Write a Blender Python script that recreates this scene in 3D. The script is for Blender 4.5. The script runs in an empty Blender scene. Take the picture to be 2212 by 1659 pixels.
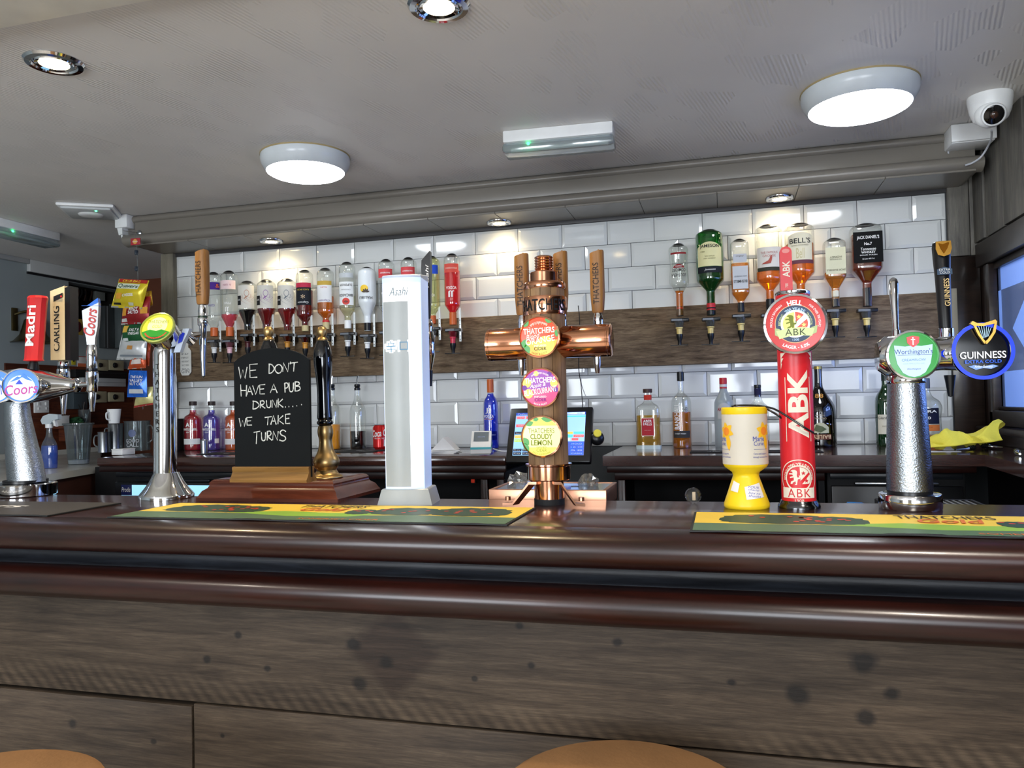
import bpy, bmesh, math, random
import numpy as np
from mathutils import Vector, Matrix
random.seed(4)
PI = math.pi
scene = bpy.context.scene
COL = scene.collection

# ---------------------------------------------------------------- camera
FPX, PITCH, YAW, ROLL = 1680.0, .025, .2643, -.0227
CAM = np.array([2.291, -3.39, 1.35])
_cy, _sy, _cp, _sp, _cr, _sr = math.cos(YAW), math.sin(YAW), math.cos(PITCH), math.sin(PITCH), math.cos(ROLL), math.sin(ROLL)
_R0, _F0, _U0 = np.array([_cy, _sy, 0.]), np.array([-_sy, _cy, 0.]), np.array([0., 0., 1.])
CF = _F0*_cp + _U0*_sp
_U1 = -_F0*_sp + _U0*_cp
CR = _R0*_cr + _U1*_sr
CU = -_R0*_sr + _U1*_cr
cam_data = bpy.data.cameras.new('camera')
cam = bpy.data.objects.new('camera', cam_data); COL.objects.link(cam)
cam.matrix_world = Matrix(((CR[0], CU[0], -CF[0], CAM[0]), (CR[1], CU[1], -CF[1], CAM[1]), (CR[2], CU[2], -CF[2], CAM[2]), (0, 0, 0, 1)))
cam_data.sensor_width = 36; cam_data.lens = 36*FPX/2212; cam_data.clip_start = .02
scene.camera = cam

# ---------------------------------------------------------------- view, world, daylight
vs = scene.view_settings
vs.view_transform = 'Standard'; vs.look = 'None'; vs.gamma = 1; vs.use_curve_mapping = False
vs.exposure = 0.68
scene.cycles.transparent_max_bounces = 24
scene.cycles.max_bounces = 10
scene.cycles.sample_clamp_indirect = 4
world = bpy.data.worlds.new('world'); scene.world = world; world.use_nodes = True
world.node_tree.nodes['Background'].inputs[0].default_value = (.55, .68, 1, 1)
world.node_tree.nodes['Background'].inputs[1].default_value = .35
def area_light(name, loc, rot, sx, sy, power, col):
    d = bpy.data.lights.new(name, 'AREA'); d.shape = 'RECTANGLE'; d.size = sx; d.size_y = sy; d.energy = power; d.color = col
    o = bpy.data.objects.new(name, d); COL.objects.link(o); o.location = loc; o.rotation_euler = rot
    return o
area_light('daylight_front_window', (.35, -5.9, 1.5), (PI/2, 0, 0), 1.5, 1.25, 62, (.88, .94, 1))
area_light('daylight_front_window', (2.95, -5.9, 1.5), (PI/2, 0, 0), 1.5, 1.25, 62, (.88, .94, 1))
area_light('blue_side_fill', (4.6, -1.5, 1.75), (0, PI/2, 0), 1.0, 1.7, 120, (.36, .48, 1))  # blue light added out of view in the lobby, tints etched glass and ceiling

# ---------------------------------------------------------------- pixel helpers
def ray(x, y): return CF + CR*(x-1106)/FPX + CU*(829.5-y)/FPX
def atY(x, y, Y): d = ray(x, y); return CAM + d*((Y-CAM[1])/d[1])
def atZ(x, y, Z): d = ray(x, y); return CAM + d*((Z-CAM[2])/d[2])
def atX(x, y, X): d = ray(x, y); return CAM + d*((X-CAM[0])/d[0])
def mpp(p): return float((np.array(p)-CAM) @ CF)/FPX     # metres for one pixel at a point

BAR, CTR, CEIL, SOF = 1.12, 1.155, 2.31, 2.155

# ---------------------------------------------------------------- materials
def lin(h):
    if isinstance(h, str):
        h = h.lstrip('#'); c = [int(h[i:i+2], 16)/255 for i in (0, 2, 4)]
        c = [v/12.92 if v <= .04045 else ((v+.055)/1.055)**2.4 for v in c]
    else: c = list(h[:3])
    return (c[0], c[1], c[2], 1)
MATS = {}
def mat(name, col='#808080', rough=.5, metal=0, emis=0, ecol=None, noise=None, bump=None, trans=0, coat=0, spec=.5, stretch=(1, 1, 1), ior=1.45):
    """principled material; noise=(scale, amount) varies the colour, bump=(scale, strength) the relief"""
    if name in MATS: return MATS[name]
    m = bpy.data.materials.new(name); m.use_nodes = True; MATS[name] = m
    nt = m.node_tree; b = nt.nodes['Principled BSDF']
    c = lin(col)
    b.inputs['Base Color'].default_value = c; b.inputs['Roughness'].default_value = rough; b.inputs['Metallic'].default_value = metal
    b.inputs['Specular IOR Level'].default_value = spec; b.inputs['IOR'].default_value = ior
    b.inputs['Transmission Weight'].default_value = trans; b.inputs['Coat Weight'].default_value = coat; b.inputs['Coat Roughness'].default_value = .06
    if emis:
        b.inputs['Emission Color'].default_value = lin(ecol or col); b.inputs['Emission Strength'].default_value = emis
    if noise is None and not emis and not bump: noise = (9, .06)
    if noise or bump:
        tc = nt.nodes.new('ShaderNodeTexCoord'); mp = nt.nodes.new('ShaderNodeMapping'); mp.inputs['Scale'].default_value = stretch
        nt.links.new(tc.outputs['Object'], mp.inputs['Vector'])
    if noise:
        n = nt.nodes.new('ShaderNodeTexNoise'); n.inputs['Scale'].default_value = noise[0]; n.inputs['Detail'].default_value = 4
        r = nt.nodes.new('ShaderNodeMapRange'); r.inputs['From Min'].default_value = .3; r.inputs['From Max'].default_value = .7
        r.inputs['To Min'].default_value = 1-noise[1]; r.inputs['To Max'].default_value = 1+noise[1]
        mx = nt.nodes.new('ShaderNodeMix'); mx.data_type = 'RGBA'; mx.blend_type = 'MULTIPLY'; mx.inputs[0].default_value = 1
        mx.inputs[6].default_value = c
        nt.links.new(mp.outputs[0], n.inputs['Vector']); nt.links.new(n.outputs[0], r.inputs[0]); nt.links.new(r.outputs[0], mx.inputs[7])
        nt.links.new(mx.outputs[2], b.inputs['Base Color'])
    if bump:
        n2 = nt.nodes.new('ShaderNodeTexNoise'); n2.inputs['Scale'].default_value = bump[0]; n2.inputs['Detail'].default_value = 5
        bp = nt.nodes.new('ShaderNodeBump'); bp.inputs['Strength'].default_value = bump[1]; bp.inputs['Distance'].default_value = .004
        nt.links.new(mp.outputs[0], n2.inputs['Vector']); nt.links.new(n2.outputs[0], bp.inputs['Height']); nt.links.new(bp.outputs[0], b.inputs['Normal'])
    return m
def glassy(name, col, opac=.0, gloss=.1, rough=.02):
    """thin clear wall or liquid: tinted transparency, some body colour and a fresnel reflection"""
    if name in MATS: return MATS[name]
    m = bpy.data.materials.new(name); m.use_nodes = True; MATS[name] = m
    nt = m.node_tree; nt.nodes.remove(nt.nodes['Principled BSDF']); out = nt.nodes['Material Output']
    t = nt.nodes.new('ShaderNodeBsdfTransparent'); t.inputs[0].default_value = lin(col)
    d = nt.nodes.new('ShaderNodeBsdfDiffuse'); d.inputs[0].default_value = lin(col)
    tl = nt.nodes.new('ShaderNodeBsdfTranslucent'); tl.inputs[0].default_value = lin(col)
    dm = nt.nodes.new('ShaderNodeMixShader'); dm.inputs[0].default_value = .6
    nt.links.new(d.outputs[0], dm.inputs[1]); nt.links.new(tl.outputs[0], dm.inputs[2])
    g = nt.nodes.new('ShaderNodeBsdfGlossy'); g.inputs['Roughness'].default_value = rough
    m1 = nt.nodes.new('ShaderNodeMixShader'); m1.inputs[0].default_value = opac
    nt.links.new(t.outputs[0], m1.inputs[1]); nt.links.new(dm.outputs[0], m1.inputs[2])
    lw = nt.nodes.new('ShaderNodeLayerWeight'); lw.inputs[0].default_value = .35
    mr = nt.nodes.new('ShaderNodeMapRange'); mr.inputs['To Min'].default_value = gloss*.5; mr.inputs['To Max'].default_value = min(1, gloss*6)
    pw = nt.nodes.new('ShaderNodeMath'); pw.operation = 'POWER'; pw.inputs[1].default_value = 1.6
    nt.links.new(lw.outputs['Facing'], pw.inputs[0]); nt.links.new(pw.outputs[0], mr.inputs[0])
    m2 = nt.nodes.new('ShaderNodeMixShader')
    nt.links.new(mr.outputs[0], m2.inputs[0]); nt.links.new(m1.outputs[0], m2.inputs[1]); nt.links.new(g.outputs[0], m2.inputs[2])
    nt.links.new(m2.outputs[0], out.inputs['Surface'])
    return m
def woodmat(name, c1, c2, c3, grain=(1, 14, 14), rough=.6, scale=6, knots=0, bump=.25, saw=0, coat=0, spec=.3, fine=0):
    """board grain: stretched noise between three tones, optional dark knots and slanting saw marks"""
    if name in MATS: return MATS[name]
    m = bpy.data.materials.new(name); m.use_nodes = True; MATS[name] = m
    nt = m.node_tree; b = nt.nodes['Principled BSDF']; L = nt.links.new; N = nt.nodes.new
    b.inputs['Roughness'].default_value = rough; b.inputs['Specular IOR Level'].default_value = spec; b.inputs['Coat Weight'].default_value = coat; b.inputs['Coat Roughness'].default_value = .12
    tc = N('ShaderNodeTexCoord'); oi = N('ShaderNodeObjectInfo'); ad = N('ShaderNodeVectorMath'); ad.operation = 'ADD'
    sc = N('ShaderNodeVectorMath'); sc.operation = 'SCALE'; sc.inputs['Scale'].default_value = 17
    cmb = N('ShaderNodeCombineXYZ'); L(oi.outputs['Random'], cmb.inputs[0]); L(oi.outputs['Random'], cmb.inputs[2])
    L(cmb.outputs[0], sc.inputs[0]); L(tc.outputs['Object'], ad.inputs[0]); L(sc.outputs[0], ad.inputs[1])
    mp = N('ShaderNodeMapping'); mp.inputs['Scale'].default_value = grain; L(ad.outputs[0], mp.inputs[0])
    n1 = N('ShaderNodeTexNoise'); n1.inputs['Scale'].default_value = scale; n1.inputs['Detail'].default_value = 8; n1.inputs['Roughness'].default_value = .65; n1.inputs['Distortion'].default_value = .6
    L(mp.outputs[0], n1.inputs['Vector'])
    cr = N('ShaderNodeValToRGB'); e = cr.color_ramp.elements
    e[0].position = .3; e[0].color = lin(c1); e[1].position = .72; e[1].color = lin(c3); k = e.new(.5); k.color = lin(c2)
    L(n1.outputs[0], cr.inputs[0])
    n2 = N('ShaderNodeTexNoise'); n2.inputs['Scale'].default_value = 2.3; n2.inputs['Detail'].default_value = 3; L(ad.outputs[0], n2.inputs['Vector'])
    mr = N('ShaderNodeMapRange'); mr.inputs['From Min'].default_value = .3; mr.inputs['From Max'].default_value = .7; mr.inputs['To Min'].default_value = .72; mr.inputs['To Max'].default_value = 1.2
    L(n2.outputs[0], mr.inputs[0])
    mx = N('ShaderNodeMix'); mx.data_type = 'RGBA'; mx.blend_type = 'MULTIPLY'; mx.inputs[0].default_value = 1
    L(cr.outputs[0], mx.inputs[6]); L(mr.outputs[0], mx.inputs[7]); last = mx.outputs[2]
    h = n1.outputs[0]
    if fine:
        mf = N('ShaderNodeMapping'); mf.inputs['Scale'].default_value = (max(grain[0], 1)*2.5, grain[1]*4, grain[2]*4) if grain[0] < grain[1] else (grain[0]*4, grain[1]*4, grain[2]*2.5); L(ad.outputs[0], mf.inputs[0])
        nf = N('ShaderNodeTexNoise'); nf.inputs['Scale'].default_value = scale*1.6; nf.inputs['Detail'].default_value = 6; nf.inputs['Roughness'].default_value = .75; L(mf.outputs[0], nf.inputs['Vector'])
        rf = N('ShaderNodeMapRange'); rf.inputs['From Min'].default_value = .3; rf.inputs['From Max'].default_value = .7; rf.inputs['To Min'].default_value = 1-fine; rf.inputs['To Max'].default_value = 1+fine; L(nf.outputs[0], rf.inputs[0])
        xm = N('ShaderNodeMix'); xm.data_type = 'RGBA'; xm.blend_type = 'MULTIPLY'; xm.inputs[0].default_value = 1; L(last, xm.inputs[6]); L(rf.outputs[0], xm.inputs[7]); last = xm.outputs[2]; h = nf.outputs[0]
    if knots:
        m3 = N('ShaderNodeMapping'); m3.inputs['Scale'].default_value = (.55, 1, 1); L(ad.outputs[0], m3.inputs[0])
        vo = N('ShaderNodeTexVoronoi'); vo.inputs['Scale'].default_value = knots; L(m3.outputs[0], vo.inputs['Vector'])
        n3 = N('ShaderNodeTexNoise'); n3.inputs['Scale'].default_value = 25; L(ad.outputs[0], n3.inputs['Vector'])
        sm = N('ShaderNodeMath'); sm.operation = 'MULTIPLY_ADD'; sm.inputs[1].default_value = .09; L(n3.outputs[0], sm.inputs[0]); L(vo.outputs['Distance'], sm.inputs[2])
        kr = N('ShaderNodeMapRange'); kr.inputs['From Min'].default_value = .09; kr.inputs['From Max'].default_value = .2; kr.inputs['To Min'].default_value = .3; kr.inputs['To Max'].default_value = 1
        L(sm.outputs[0], kr.inputs[0])
        m4 = N('ShaderNodeMix'); m4.data_type = 'RGBA'; m4.blend_type = 'MULTIPLY'; m4.inputs[0].default_value = 1
        L(last, m4.inputs[6]); L(kr.outputs[0], m4.inputs[7]); last = m4.outputs[2]
    if saw:
        m5 = N('ShaderNodeMapping'); m5.inputs['Rotation'].default_value = (0, .75, 0); L(tc.outputs['Object'], m5.inputs[0])
        wv = N('ShaderNodeTexWave'); wv.inputs['Scale'].default_value = 13; wv.inputs['Distortion'].default_value = 2.5; wv.inputs['Detail'].default_value = 2; wv.inputs['Detail Scale'].default_value = .6; L(m5.outputs[0], wv.inputs['Vector'])
        sx = N('ShaderNodeSeparateXYZ'); L(tc.outputs['Object'], sx.inputs[0])
        n6 = N('ShaderNodeTexNoise'); n6.inputs['Scale'].default_value = 1.6; L(ad.outputs[0], n6.inputs['Vector'])
        zz = N('ShaderNodeMath'); zz.operation = 'MULTIPLY_ADD'; zz.inputs[1].default_value = .12; L(n6.outputs[0], zz.inputs[0]); L(sx.outputs['Z'], zz.inputs[2])
        lo = N('ShaderNodeMapRange'); lo.inputs['From Min'].default_value = .01; lo.inputs['From Max'].default_value = -.045; lo.inputs['To Min'].default_value = .0; lo.inputs['To Max'].default_value = saw
        L(zz.outputs[0], lo.inputs[0])
        m6 = N('ShaderNodeMix'); m6.data_type = 'RGBA'; m6.blend_type = 'MULTIPLY'; L(lo.outputs[0], m6.inputs[0])
        wr = N('ShaderNodeMapRange'); wr.inputs['To Min'].default_value = .6; wr.inputs['To Max'].default_value = 1.35; L(wv.outputs[0], wr.inputs[0])
        L(last, m6.inputs[6]); L(wr.outputs[0], m6.inputs[7]); last = m6.outputs[2]
    L(last, b.inputs['Base Color'])
    bp = N('ShaderNodeBump'); bp.inputs['Strength'].default_value = bump; bp.inputs['Distance'].default_value = .003; L(h, bp.inputs['Height']); L(bp.outputs[0], b.inputs['Normal'])
    return m

chrome = mat('chrome', '#d8dadd', .06, 1, noise=(20, .03))
steel = mat('brushed_steel', '#a9adb0', .28, 1, noise=(30, .1), stretch=(1, 1, .1))
frost = mat('frosted_steel', '#a4aab0', .26, 1, bump=(300, .3), noise=(8, .15))
copper = mat('polished_copper', '#d79a78', .12, 1, noise=(6, .08))
coppery = mat('brushed_copper', '#c79478', .33, 1, noise=(14, .12))
brass = mat('aged_brass', '#b39564', .36, 1, noise=(8, .14))
gold = mat('gold', '#d9ab55', .2, 1)
black = mat('black_plastic', '#101114', .3)
blackm = mat('black_matt', '#0c0d10', .7)
white = mat('white_plastic', '#e8eaea', .35)
ink = mat('black_print', '#15171a', .5)
inkw = mat('white_print', '#f0f0ee', .5)
clear = glassy('clear_glass', '#fcfefc', .012, .15)
plastic_clear = glassy('clear_plastic', '#dfe6e8', .12, .14)

# ---------------------------------------------------------------- geometry: every helper returns (verts, faces)
def lathe(prof, n=28, sx=1., sy=1., pw=2., c=(0, 0, 0)):
    V, F = [], []; rings = []
    for r, z in prof:
        if r < 1e-6: rings.append([len(V)]); V.append((c[0], c[1], c[2]+z)); continue
        ring = []
        for i in range(n):
            a = 2*PI*i/n; ca, sa = math.cos(a), math.sin(a)
            k = (abs(ca)**pw+abs(sa)**pw)**(-1/pw) if pw != 2 else 1
            ring.append(len(V)); V.append((c[0]+r*sx*ca*k, c[1]+r*sy*sa*k, c[2]+z))
        rings.append(ring)
    for A, B in zip(rings, rings[1:]):
        if len(A) == 1 and len(B) == 1: continue
        for i in range(n):
            j = (i+1) % n
            if len(A) == 1: F.append((A[0], B[j], B[i]))
            elif len(B) == 1: F.append((A[i], A[j], B[0]))
            else: F.append((A[i], A[j], B[j], B[i]))
    return V, F
def cyl(r, z0, z1, n=24, c=(0, 0, 0), bev=0., **k):
    if bev: return lathe([(0, z0), (r-bev, z0), (r, z0+bev), (r, z1-bev), (r-bev, z1), (0, z1)], n, c=c, **k)
    return lathe([(0, z0), (r, z0), (r, z1), (0, z1)], n, c=c, **k)
def box(x0, x1, y0, y1, z0, z1, bev=0., seg=2):
    bm = bmesh.new(); bmesh.ops.create_cube(bm, size=1)
    for v in bm.verts: v.co = Vector((x0+(v.co.x+.5)*(x1-x0), y0+(v.co.y+.5)*(y1-y0), z0+(v.co.z+.5)*(z1-z0)))
    if bev: bmesh.ops.bevel(bm, geom=bm.edges[:], offset=bev, segments=seg, affect='EDGES', profile=.5)
    bm.verts.index_update()
    r = [tuple(v.co) for v in bm.verts], [tuple(v.index for v in f.verts) for f in bm.faces]; bm.free(); return r
def tube(pts, rad, n=12, caps=True):
    P = [Vector(p) for p in pts]; m = len(P)
    R = rad if isinstance(rad, (list, tuple)) else [rad]*m
    V, F = [], []
    t0 = (P[1]-P[0]).normalized(); u = t0.orthogonal().normalized()
    for i in range(m):
        t = (P[min(i+1, m-1)]-P[max(i-1, 0)]).normalized()
        u = (u-t*u.dot(t)).normalized(); w = t.cross(u)
        for k in range(n):
            a = 2*PI*k/n; V.append(tuple(P[i]+(u*math.cos(a)+w*math.sin(a))*R[i]))
    for i in range(m-1):
        for k in range(n):
            j = (k+1) % n; F.append((i*n+k, i*n+j, (i+1)*n+j, (i+1)*n+k))
    if caps: F.append(tuple(range(n-1, -1, -1))); F.append(tuple(range((m-1)*n, m*n)))
    return V, F
def prism(poly, d0, d1, ax='xz'):
    """polygon extruded; ax names the polygon's two axes, the third is the depth"""
    n = len(poly); V = []
    o = {'xz': lambda a, b, d: (a, d, b), 'yz': lambda a, b, d: (d, a, b), 'xy': lambda a, b, d: (a, b, d)}[ax]
    for d in (d0, d1): V += [o(a, b, d) for a, b in poly]
    F = [tuple(range(n)), tuple(range(2*n-1, n-1, -1))]
    for i in range(n): j = (i+1) % n; F.append((i, i+n, j+n, j))
    return V, F
def loft(rings, caps=True):
    n = len(rings[0]); V = [tuple(p) for r in rings for p in r]; F = []
    for i in range(len(rings)-1):
        for k in range(n):
            j = (k+1) % n; F.append((i*n+k, i*n+j, (i+1)*n+j, (i+1)*n+k))
    if caps: F.append(tuple(range(n-1, -1, -1))); F.append(tuple(range((len(rings)-1)*n, len(rings)*n)))
    return V, F
def ball(r, c=(0, 0, 0), n=20, k=10, sz=1.):
    return lathe([(r*math.sin(PI*i/k) if 0 < i < k else 0, -r*sz*math.cos(PI*i/k)) for i in range(k+1)], n, c=c)
def smooth_path(P, n=6):
    P = [Vector(p) for p in P]; out = []
    for i in range(len(P)-1):
        p0, p1, p2, p3 = P[max(i-1, 0)], P[i], P[i+1], P[min(i+2, len(P)-1)]
        for j in range(n):
            f = j/n; out.append(.5*((2*p1)+(p2-p0)*f+(2*p0-5*p1+4*p2-p3)*f*f+(3*p1-p0-3*p2+p3)*f**3))
    return out+[P[-1]]
def xf(g, M):
    return [tuple(M @ Vector(v)) for v in g[0]], g[1]
def along(g, p, d):
    """turn geometry built up +z so that it starts at p and runs along d"""
    q = Vector((0, 0, 1)).rotation_difference(Vector(d).normalized())
    return xf(g, Matrix.Translation(Vector(p)) @ q.to_matrix().to_4x4())
def RZ(a): return Matrix.Rotation(a, 4, 'Z')
def RX(a): return Matrix.Rotation(a, 4, 'X')
def RY(a): return Matrix.Rotation(a, 4, 'Y')
def T(x, y=0, z=0): return Matrix.Translation((x, y, z))

def obj(name, gs, m, parent=None, loc=(0, 0, 0), smooth=40, rot=None):
    if isinstance(gs, tuple): gs = [gs]
    V, F = [], []
    for v, f in gs:
        k = len(V); V += v; F += [tuple(i+k for i in q) for q in f]
    me = bpy.data.meshes.new(name); me.from_pydata(V, [], F)
    bm = bmesh.new(); bm.from_mesh(me); bmesh.ops.recalc_face_normals(bm, faces=bm.faces); bm.to_mesh(me); bm.free()
    if smooth:
        me.polygons.foreach_set('use_smooth', [True]*len(me.polygons)); me.set_sharp_from_angle(angle=math.radians(smooth))
    me.materials.append(m)
    o = bpy.data.objects.new(name, me); COL.objects.link(o); o.location = loc
    if rot: o.rotation_euler = rot
    if parent: o.parent = parent
    return o
def tag(o, label=None, cat=None, group=None, kind=None):
    if label: o['label'] = label
    if cat: o['category'] = cat
    if group: o['group'] = group
    if kind: o['kind'] = kind
    return o
def thing(name, label, cat, loc=(0, 0, 0), rz=0, group=None):
    o = bpy.data.objects.new(name, None); COL.objects.link(o); o.location = tuple(float(v) for v in loc); o.rotation_euler = (0, 0, rz)
    o.empty_display_size = .05
    return tag(o, label, cat, group)
def struct(o): o['kind'] = 'structure'; return o
def sroot(name, loc=(0, 0, 0)):
    o = bpy.data.objects.new(name, None); COL.objects.link(o); o.location = loc; o['kind'] = 'structure'; return o
def clone(root, loc, rz=0, label=None, group=None):
    r = root.copy(); COL.objects.link(r); r.location = loc; r.rotation_euler = (0, 0, rz)
    if label: r['label'] = label
    if group: r['group'] = group
    for ch in list(root.children):
        c = ch.copy(); COL.objects.link(c); c.parent = r
        for g in list(ch.children):
            d = g.copy(); COL.objects.link(d); d.parent = c
    return r

# ---------------------------------------------------------------- print: lettering and flat shapes mapped onto a surface
def flat(o, u=(1, 0, 0), v=(0, 0, 1), off=.0006, n=None):
    o, u, v = Vector(o), Vector(u).normalized(), Vector(v).normalized(); w = Vector(n) if n else u.cross(v)
    w.normalize()
    return lambda a, b, k=0: tuple(o+u*a+v*b+w*(off+k))
def around(r, z0=0, th0=0, off=.0006, c=(0, 0), sy=1.):
    """wrap on an upright cylinder; th0 = 0 faces -y"""
    return lambda a, b, k=0: (c[0]+(r+off+k)*math.sin(th0+a/r), c[1]-(r+off+k)*math.cos(th0+a/r)*sy, z0+b)
def arc(mp, R, a0=PI/2, flip=False):
    """bend a line of text round a circle of radius R about the map's origin; a0 is the angle of its middle"""
    if flip: return lambda a, b, k=0: mp((R-b)*math.cos(a0+a/R), (R-b)*math.sin(a0+a/R), k)
    return lambda a, b, k=0: mp((R+b)*math.cos(a0-a/R), (R+b)*math.sin(a0-a/R), k)
_TXT = {}
def tgeo(s, bold=0., shear=0., sp=1.):
    key = (s, bold, shear, sp)
    if key not in _TXT:
        cu = bpy.data.curves.new('t', 'FONT'); cu.body = s; cu.offset = bold; cu.shear = shear; cu.space_character = sp; cu.resolution_u = 3
        cu.align_x = 'CENTER'
        o = bpy.data.objects.new('t', cu)
        me = bpy.data.meshes.new_from_object(o)
        V = [(v.co.x, v.co.y) for v in me.vertices]; F = [tuple(p.vertices) for p in me.polygons]
        bpy.data.objects.remove(o); bpy.data.meshes.remove(me); bpy.data.curves.remove(cu)
        _TXT[key] = (V, F)
    return _TXT[key]
def txt(parent, s, W, H, mp, m, bold=0., shear=0., sp=1., rot=0., at=(0, 0), k=.0004, name='lettering', warp=None, cut=0):
    """text s stretched to a box W x H centred at `at`, turned by rot degrees, and mapped onto a surface"""
    V, F = tgeo(s, bold, shear, sp)
    if not V: return None
    xs = [v[0] for v in V]; ys = [v[1] for v in V]; w = max(xs)-min(xs); h = max(ys)-min(ys)
    cx, cy = (max(xs)+min(xs))/2, (max(ys)+min(ys))/2
    fx = W/w if W else H/h; fy = H/h if H else fx
    r = math.radians(rot); c, sn = math.cos(r), math.sin(r); P = []
    for x, y in V:
        a, b = (x-cx)*fx, (y-cy)*fy
        if warp: a, b = warp(a, b)
        P.append((at[0]+a*c-b*sn, at[1]+a*sn+b*c))
    return mapped(parent, name, P, F, mp, m, k, cut)
def mapped(parent, name, P, F, mp, m, k, cut=0):
    if cut:
        bm = bmesh.new(); vs_ = [bm.verts.new((p[0], p[1], 0)) for p in P]
        for f in F:
            try: bm.faces.new([vs_[i] for i in f])
            except ValueError: pass
        u = min(p[0] for p in P)+cut*.5; hi = max(p[0] for p in P)
        while u < hi:
            bmesh.ops.bisect_plane(bm, geom=bm.verts[:]+bm.edges[:]+bm.faces[:], plane_co=(u, 0, 0), plane_no=(1, 0, 0), dist=1e-7); u += cut
        bm.verts.index_update(); P = [(v.co.x, v.co.y) for v in bm.verts]; F = [tuple(v.index for v in f.verts) for f in bm.faces]; bm.free()
    return obj(name, ([mp(p[0], p[1], k) for p in P], F), m, parent, smooth=0)
def shape(parent, name, poly, mp, m, k=.0002, cut=0):
    return mapped(parent, name, poly, [tuple(range(len(poly)))], mp, m, k, cut)
def gridshape(parent, name, u0, u1, v0, v1, mp, m, k=.0002, nu=14, nv=1, top=None):
    V, F = [], []
    for j in range(nv+1):
        for i in range(nu+1):
            u = u0+(u1-u0)*i/nu; v = v0+(v1-v0)*j/nv
            if top and j == nv: v = top(u)
            V.append(mp(u, v, k))
    for j in range(nv):
        for i in range(nu):
            a = j*(nu+1)+i; F.append((a, a+1, a+nu+2, a+nu+1))
    return obj(name, (V, F), m, parent)
def disc(r, n=40, c=(0, 0), e=1.): return [(c[0]+r*math.cos(2*PI*i/n), c[1]+r*e*math.sin(2*PI*i/n)) for i in range(n)]
def ringshape(parent, name, r0, r1, mp, m, k=.0002, n=48, c=(0, 0), e=1.):
    V = [mp(*p, k) for p in disc(r0, n, c, e)]+[mp(*p, k) for p in disc(r1, n, c, e)]
    return obj(name, (V, [(i, (i+1) % n, n+(i+1) % n, n+i) for i in range(n)]), m, parent, smooth=0)
def rect(u0, u1, v0, v1): return [(u0, v0), (u1, v0), (u1, v1), (u0, v1)]
def star(r, c=(0, 0)): return [(c[0]+(r if i % 2 == 0 else r*.42)*math.sin(PI*i/5), c[1]+(r if i % 2 == 0 else r*.42)*math.cos(PI*i/5)) for i in range(10)]

# ================================================================ THE SETTING
XL, XR, YEND, YFR = -1.85, 3.27, 1.34, -6.0
floor_m = mat('dark_floor', '#a39c92', .5, noise=(5, .15))
struct(obj('floor', box(XL-.1, XR+.1, YFR-.1, YEND+.1, -.05, 0), floor_m))

def ceiling_mat():
    m = mat('combed_plaster', '#e2dfdb', .55, noise=(2.2, .035)); nt = m.node_tree; N = nt.nodes.new; L = nt.links.new
    b = nt.nodes['Principled BSDF']; tc = N('ShaderNodeTexCoord')
    mp = N('ShaderNodeMapping'); mp.inputs['Rotation'].default_value = (0, 0, .22); L(tc.outputs['Object'], mp.inputs[0])
    wv = N('ShaderNodeTexWave'); wv.wave_type = 'BANDS'; wv.bands_direction = 'X'; wv.inputs['Scale'].default_value = 26; wv.inputs['Distortion'].default_value = 1.2; wv.inputs['Detail'].default_value = 1; wv.inputs['Detail Scale'].default_value = .5
    L(mp.outputs[0], wv.inputs['Vector'])
    m2 = N('ShaderNodeMapping'); m2.inputs['Scale'].default_value = (9, 4.5, 1); L(mp.outputs[0], m2.inputs[0])
    vo = N('ShaderNodeTexVoronoi'); vo.inputs['Scale'].default_value = 1.5; L(m2.outputs[0], vo.inputs['Vector'])
    sp = N('ShaderNodeSeparateColor'); L(vo.outputs['Color'], sp.inputs[0])
    mr = N('ShaderNodeMapRange'); mr.inputs['From Min'].default_value = .45; mr.inputs['From Max'].default_value = .9; L(sp.outputs[0], mr.inputs[0])
    mu = N('ShaderNodeMath'); mu.operation = 'MULTIPLY'; L(wv.outputs[0], mu.inputs[0]); L(mr.outputs[0], mu.inputs[1])
    bp = N('ShaderNodeBump'); bp.inputs['Strength'].default_value = .5; bp.inputs['Distance'].default_value = .004; L(mu.outputs[0], bp.inputs['Height']); L(bp.outputs[0], b.inputs['Normal'])
    return m
struct(obj('ceiling', box(XL-.1, XR+.1, YFR-.1, YEND+.1, CEIL, CEIL+.08), ceiling_mat()))
yb = atZ(0, 63, CEIL-.03)[1]
struct(obj('ceiling_beam', box(XL, XR, yb-.5, yb, CEIL-.03, CEIL+.001, .004), mat('cream_paint', '#e6e3d8', .5)))

# back wall with its bevelled tiles
grout = mat('grey_grout', '#4a4d50', .9)
wall_back = struct(obj('wall_back', box(-.47, XR, 0, .12, 0, CEIL), grout))
tile_m = mat('glazed_tile', '#d2d5d4', .07, noise=(3, .03), spec=.6)
_tiles = {}
def tile_mesh(w, h):
    key = (round(w, 3), round(h, 3))
    if key not in _tiles:
        t, i, g = .008, min(.013, w*.3), .0012
        a, b = w/2-g, h/2-g
        V = [(-a, 0, -b), (a, 0, -b), (a, 0, b), (-a, 0, b), (-a, -.0035, -b), (a, -.0035, -b), (a, -.0035, b), (-a, -.0035, b),
             (-a+i, -t, -b+i), (a-i, -t, -b+i), (a-i, -t, b-i), (-a+i, -t, b-i)]
        F = [(0, 1, 5, 4), (1, 2, 6, 5), (2, 3, 7, 6), (3, 0, 4, 7), (4, 5, 9, 8), (5, 6, 10, 9), (6, 7, 11, 10), (7, 4, 8, 11), (8, 9, 10, 11)]
        me = bpy.data.meshes.new('tile'); me.from_pydata(V, [], F); me.materials.append(tile_m); _tiles[key] = me
    return _tiles[key]
PX, PZ = .2025, .1037
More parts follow.
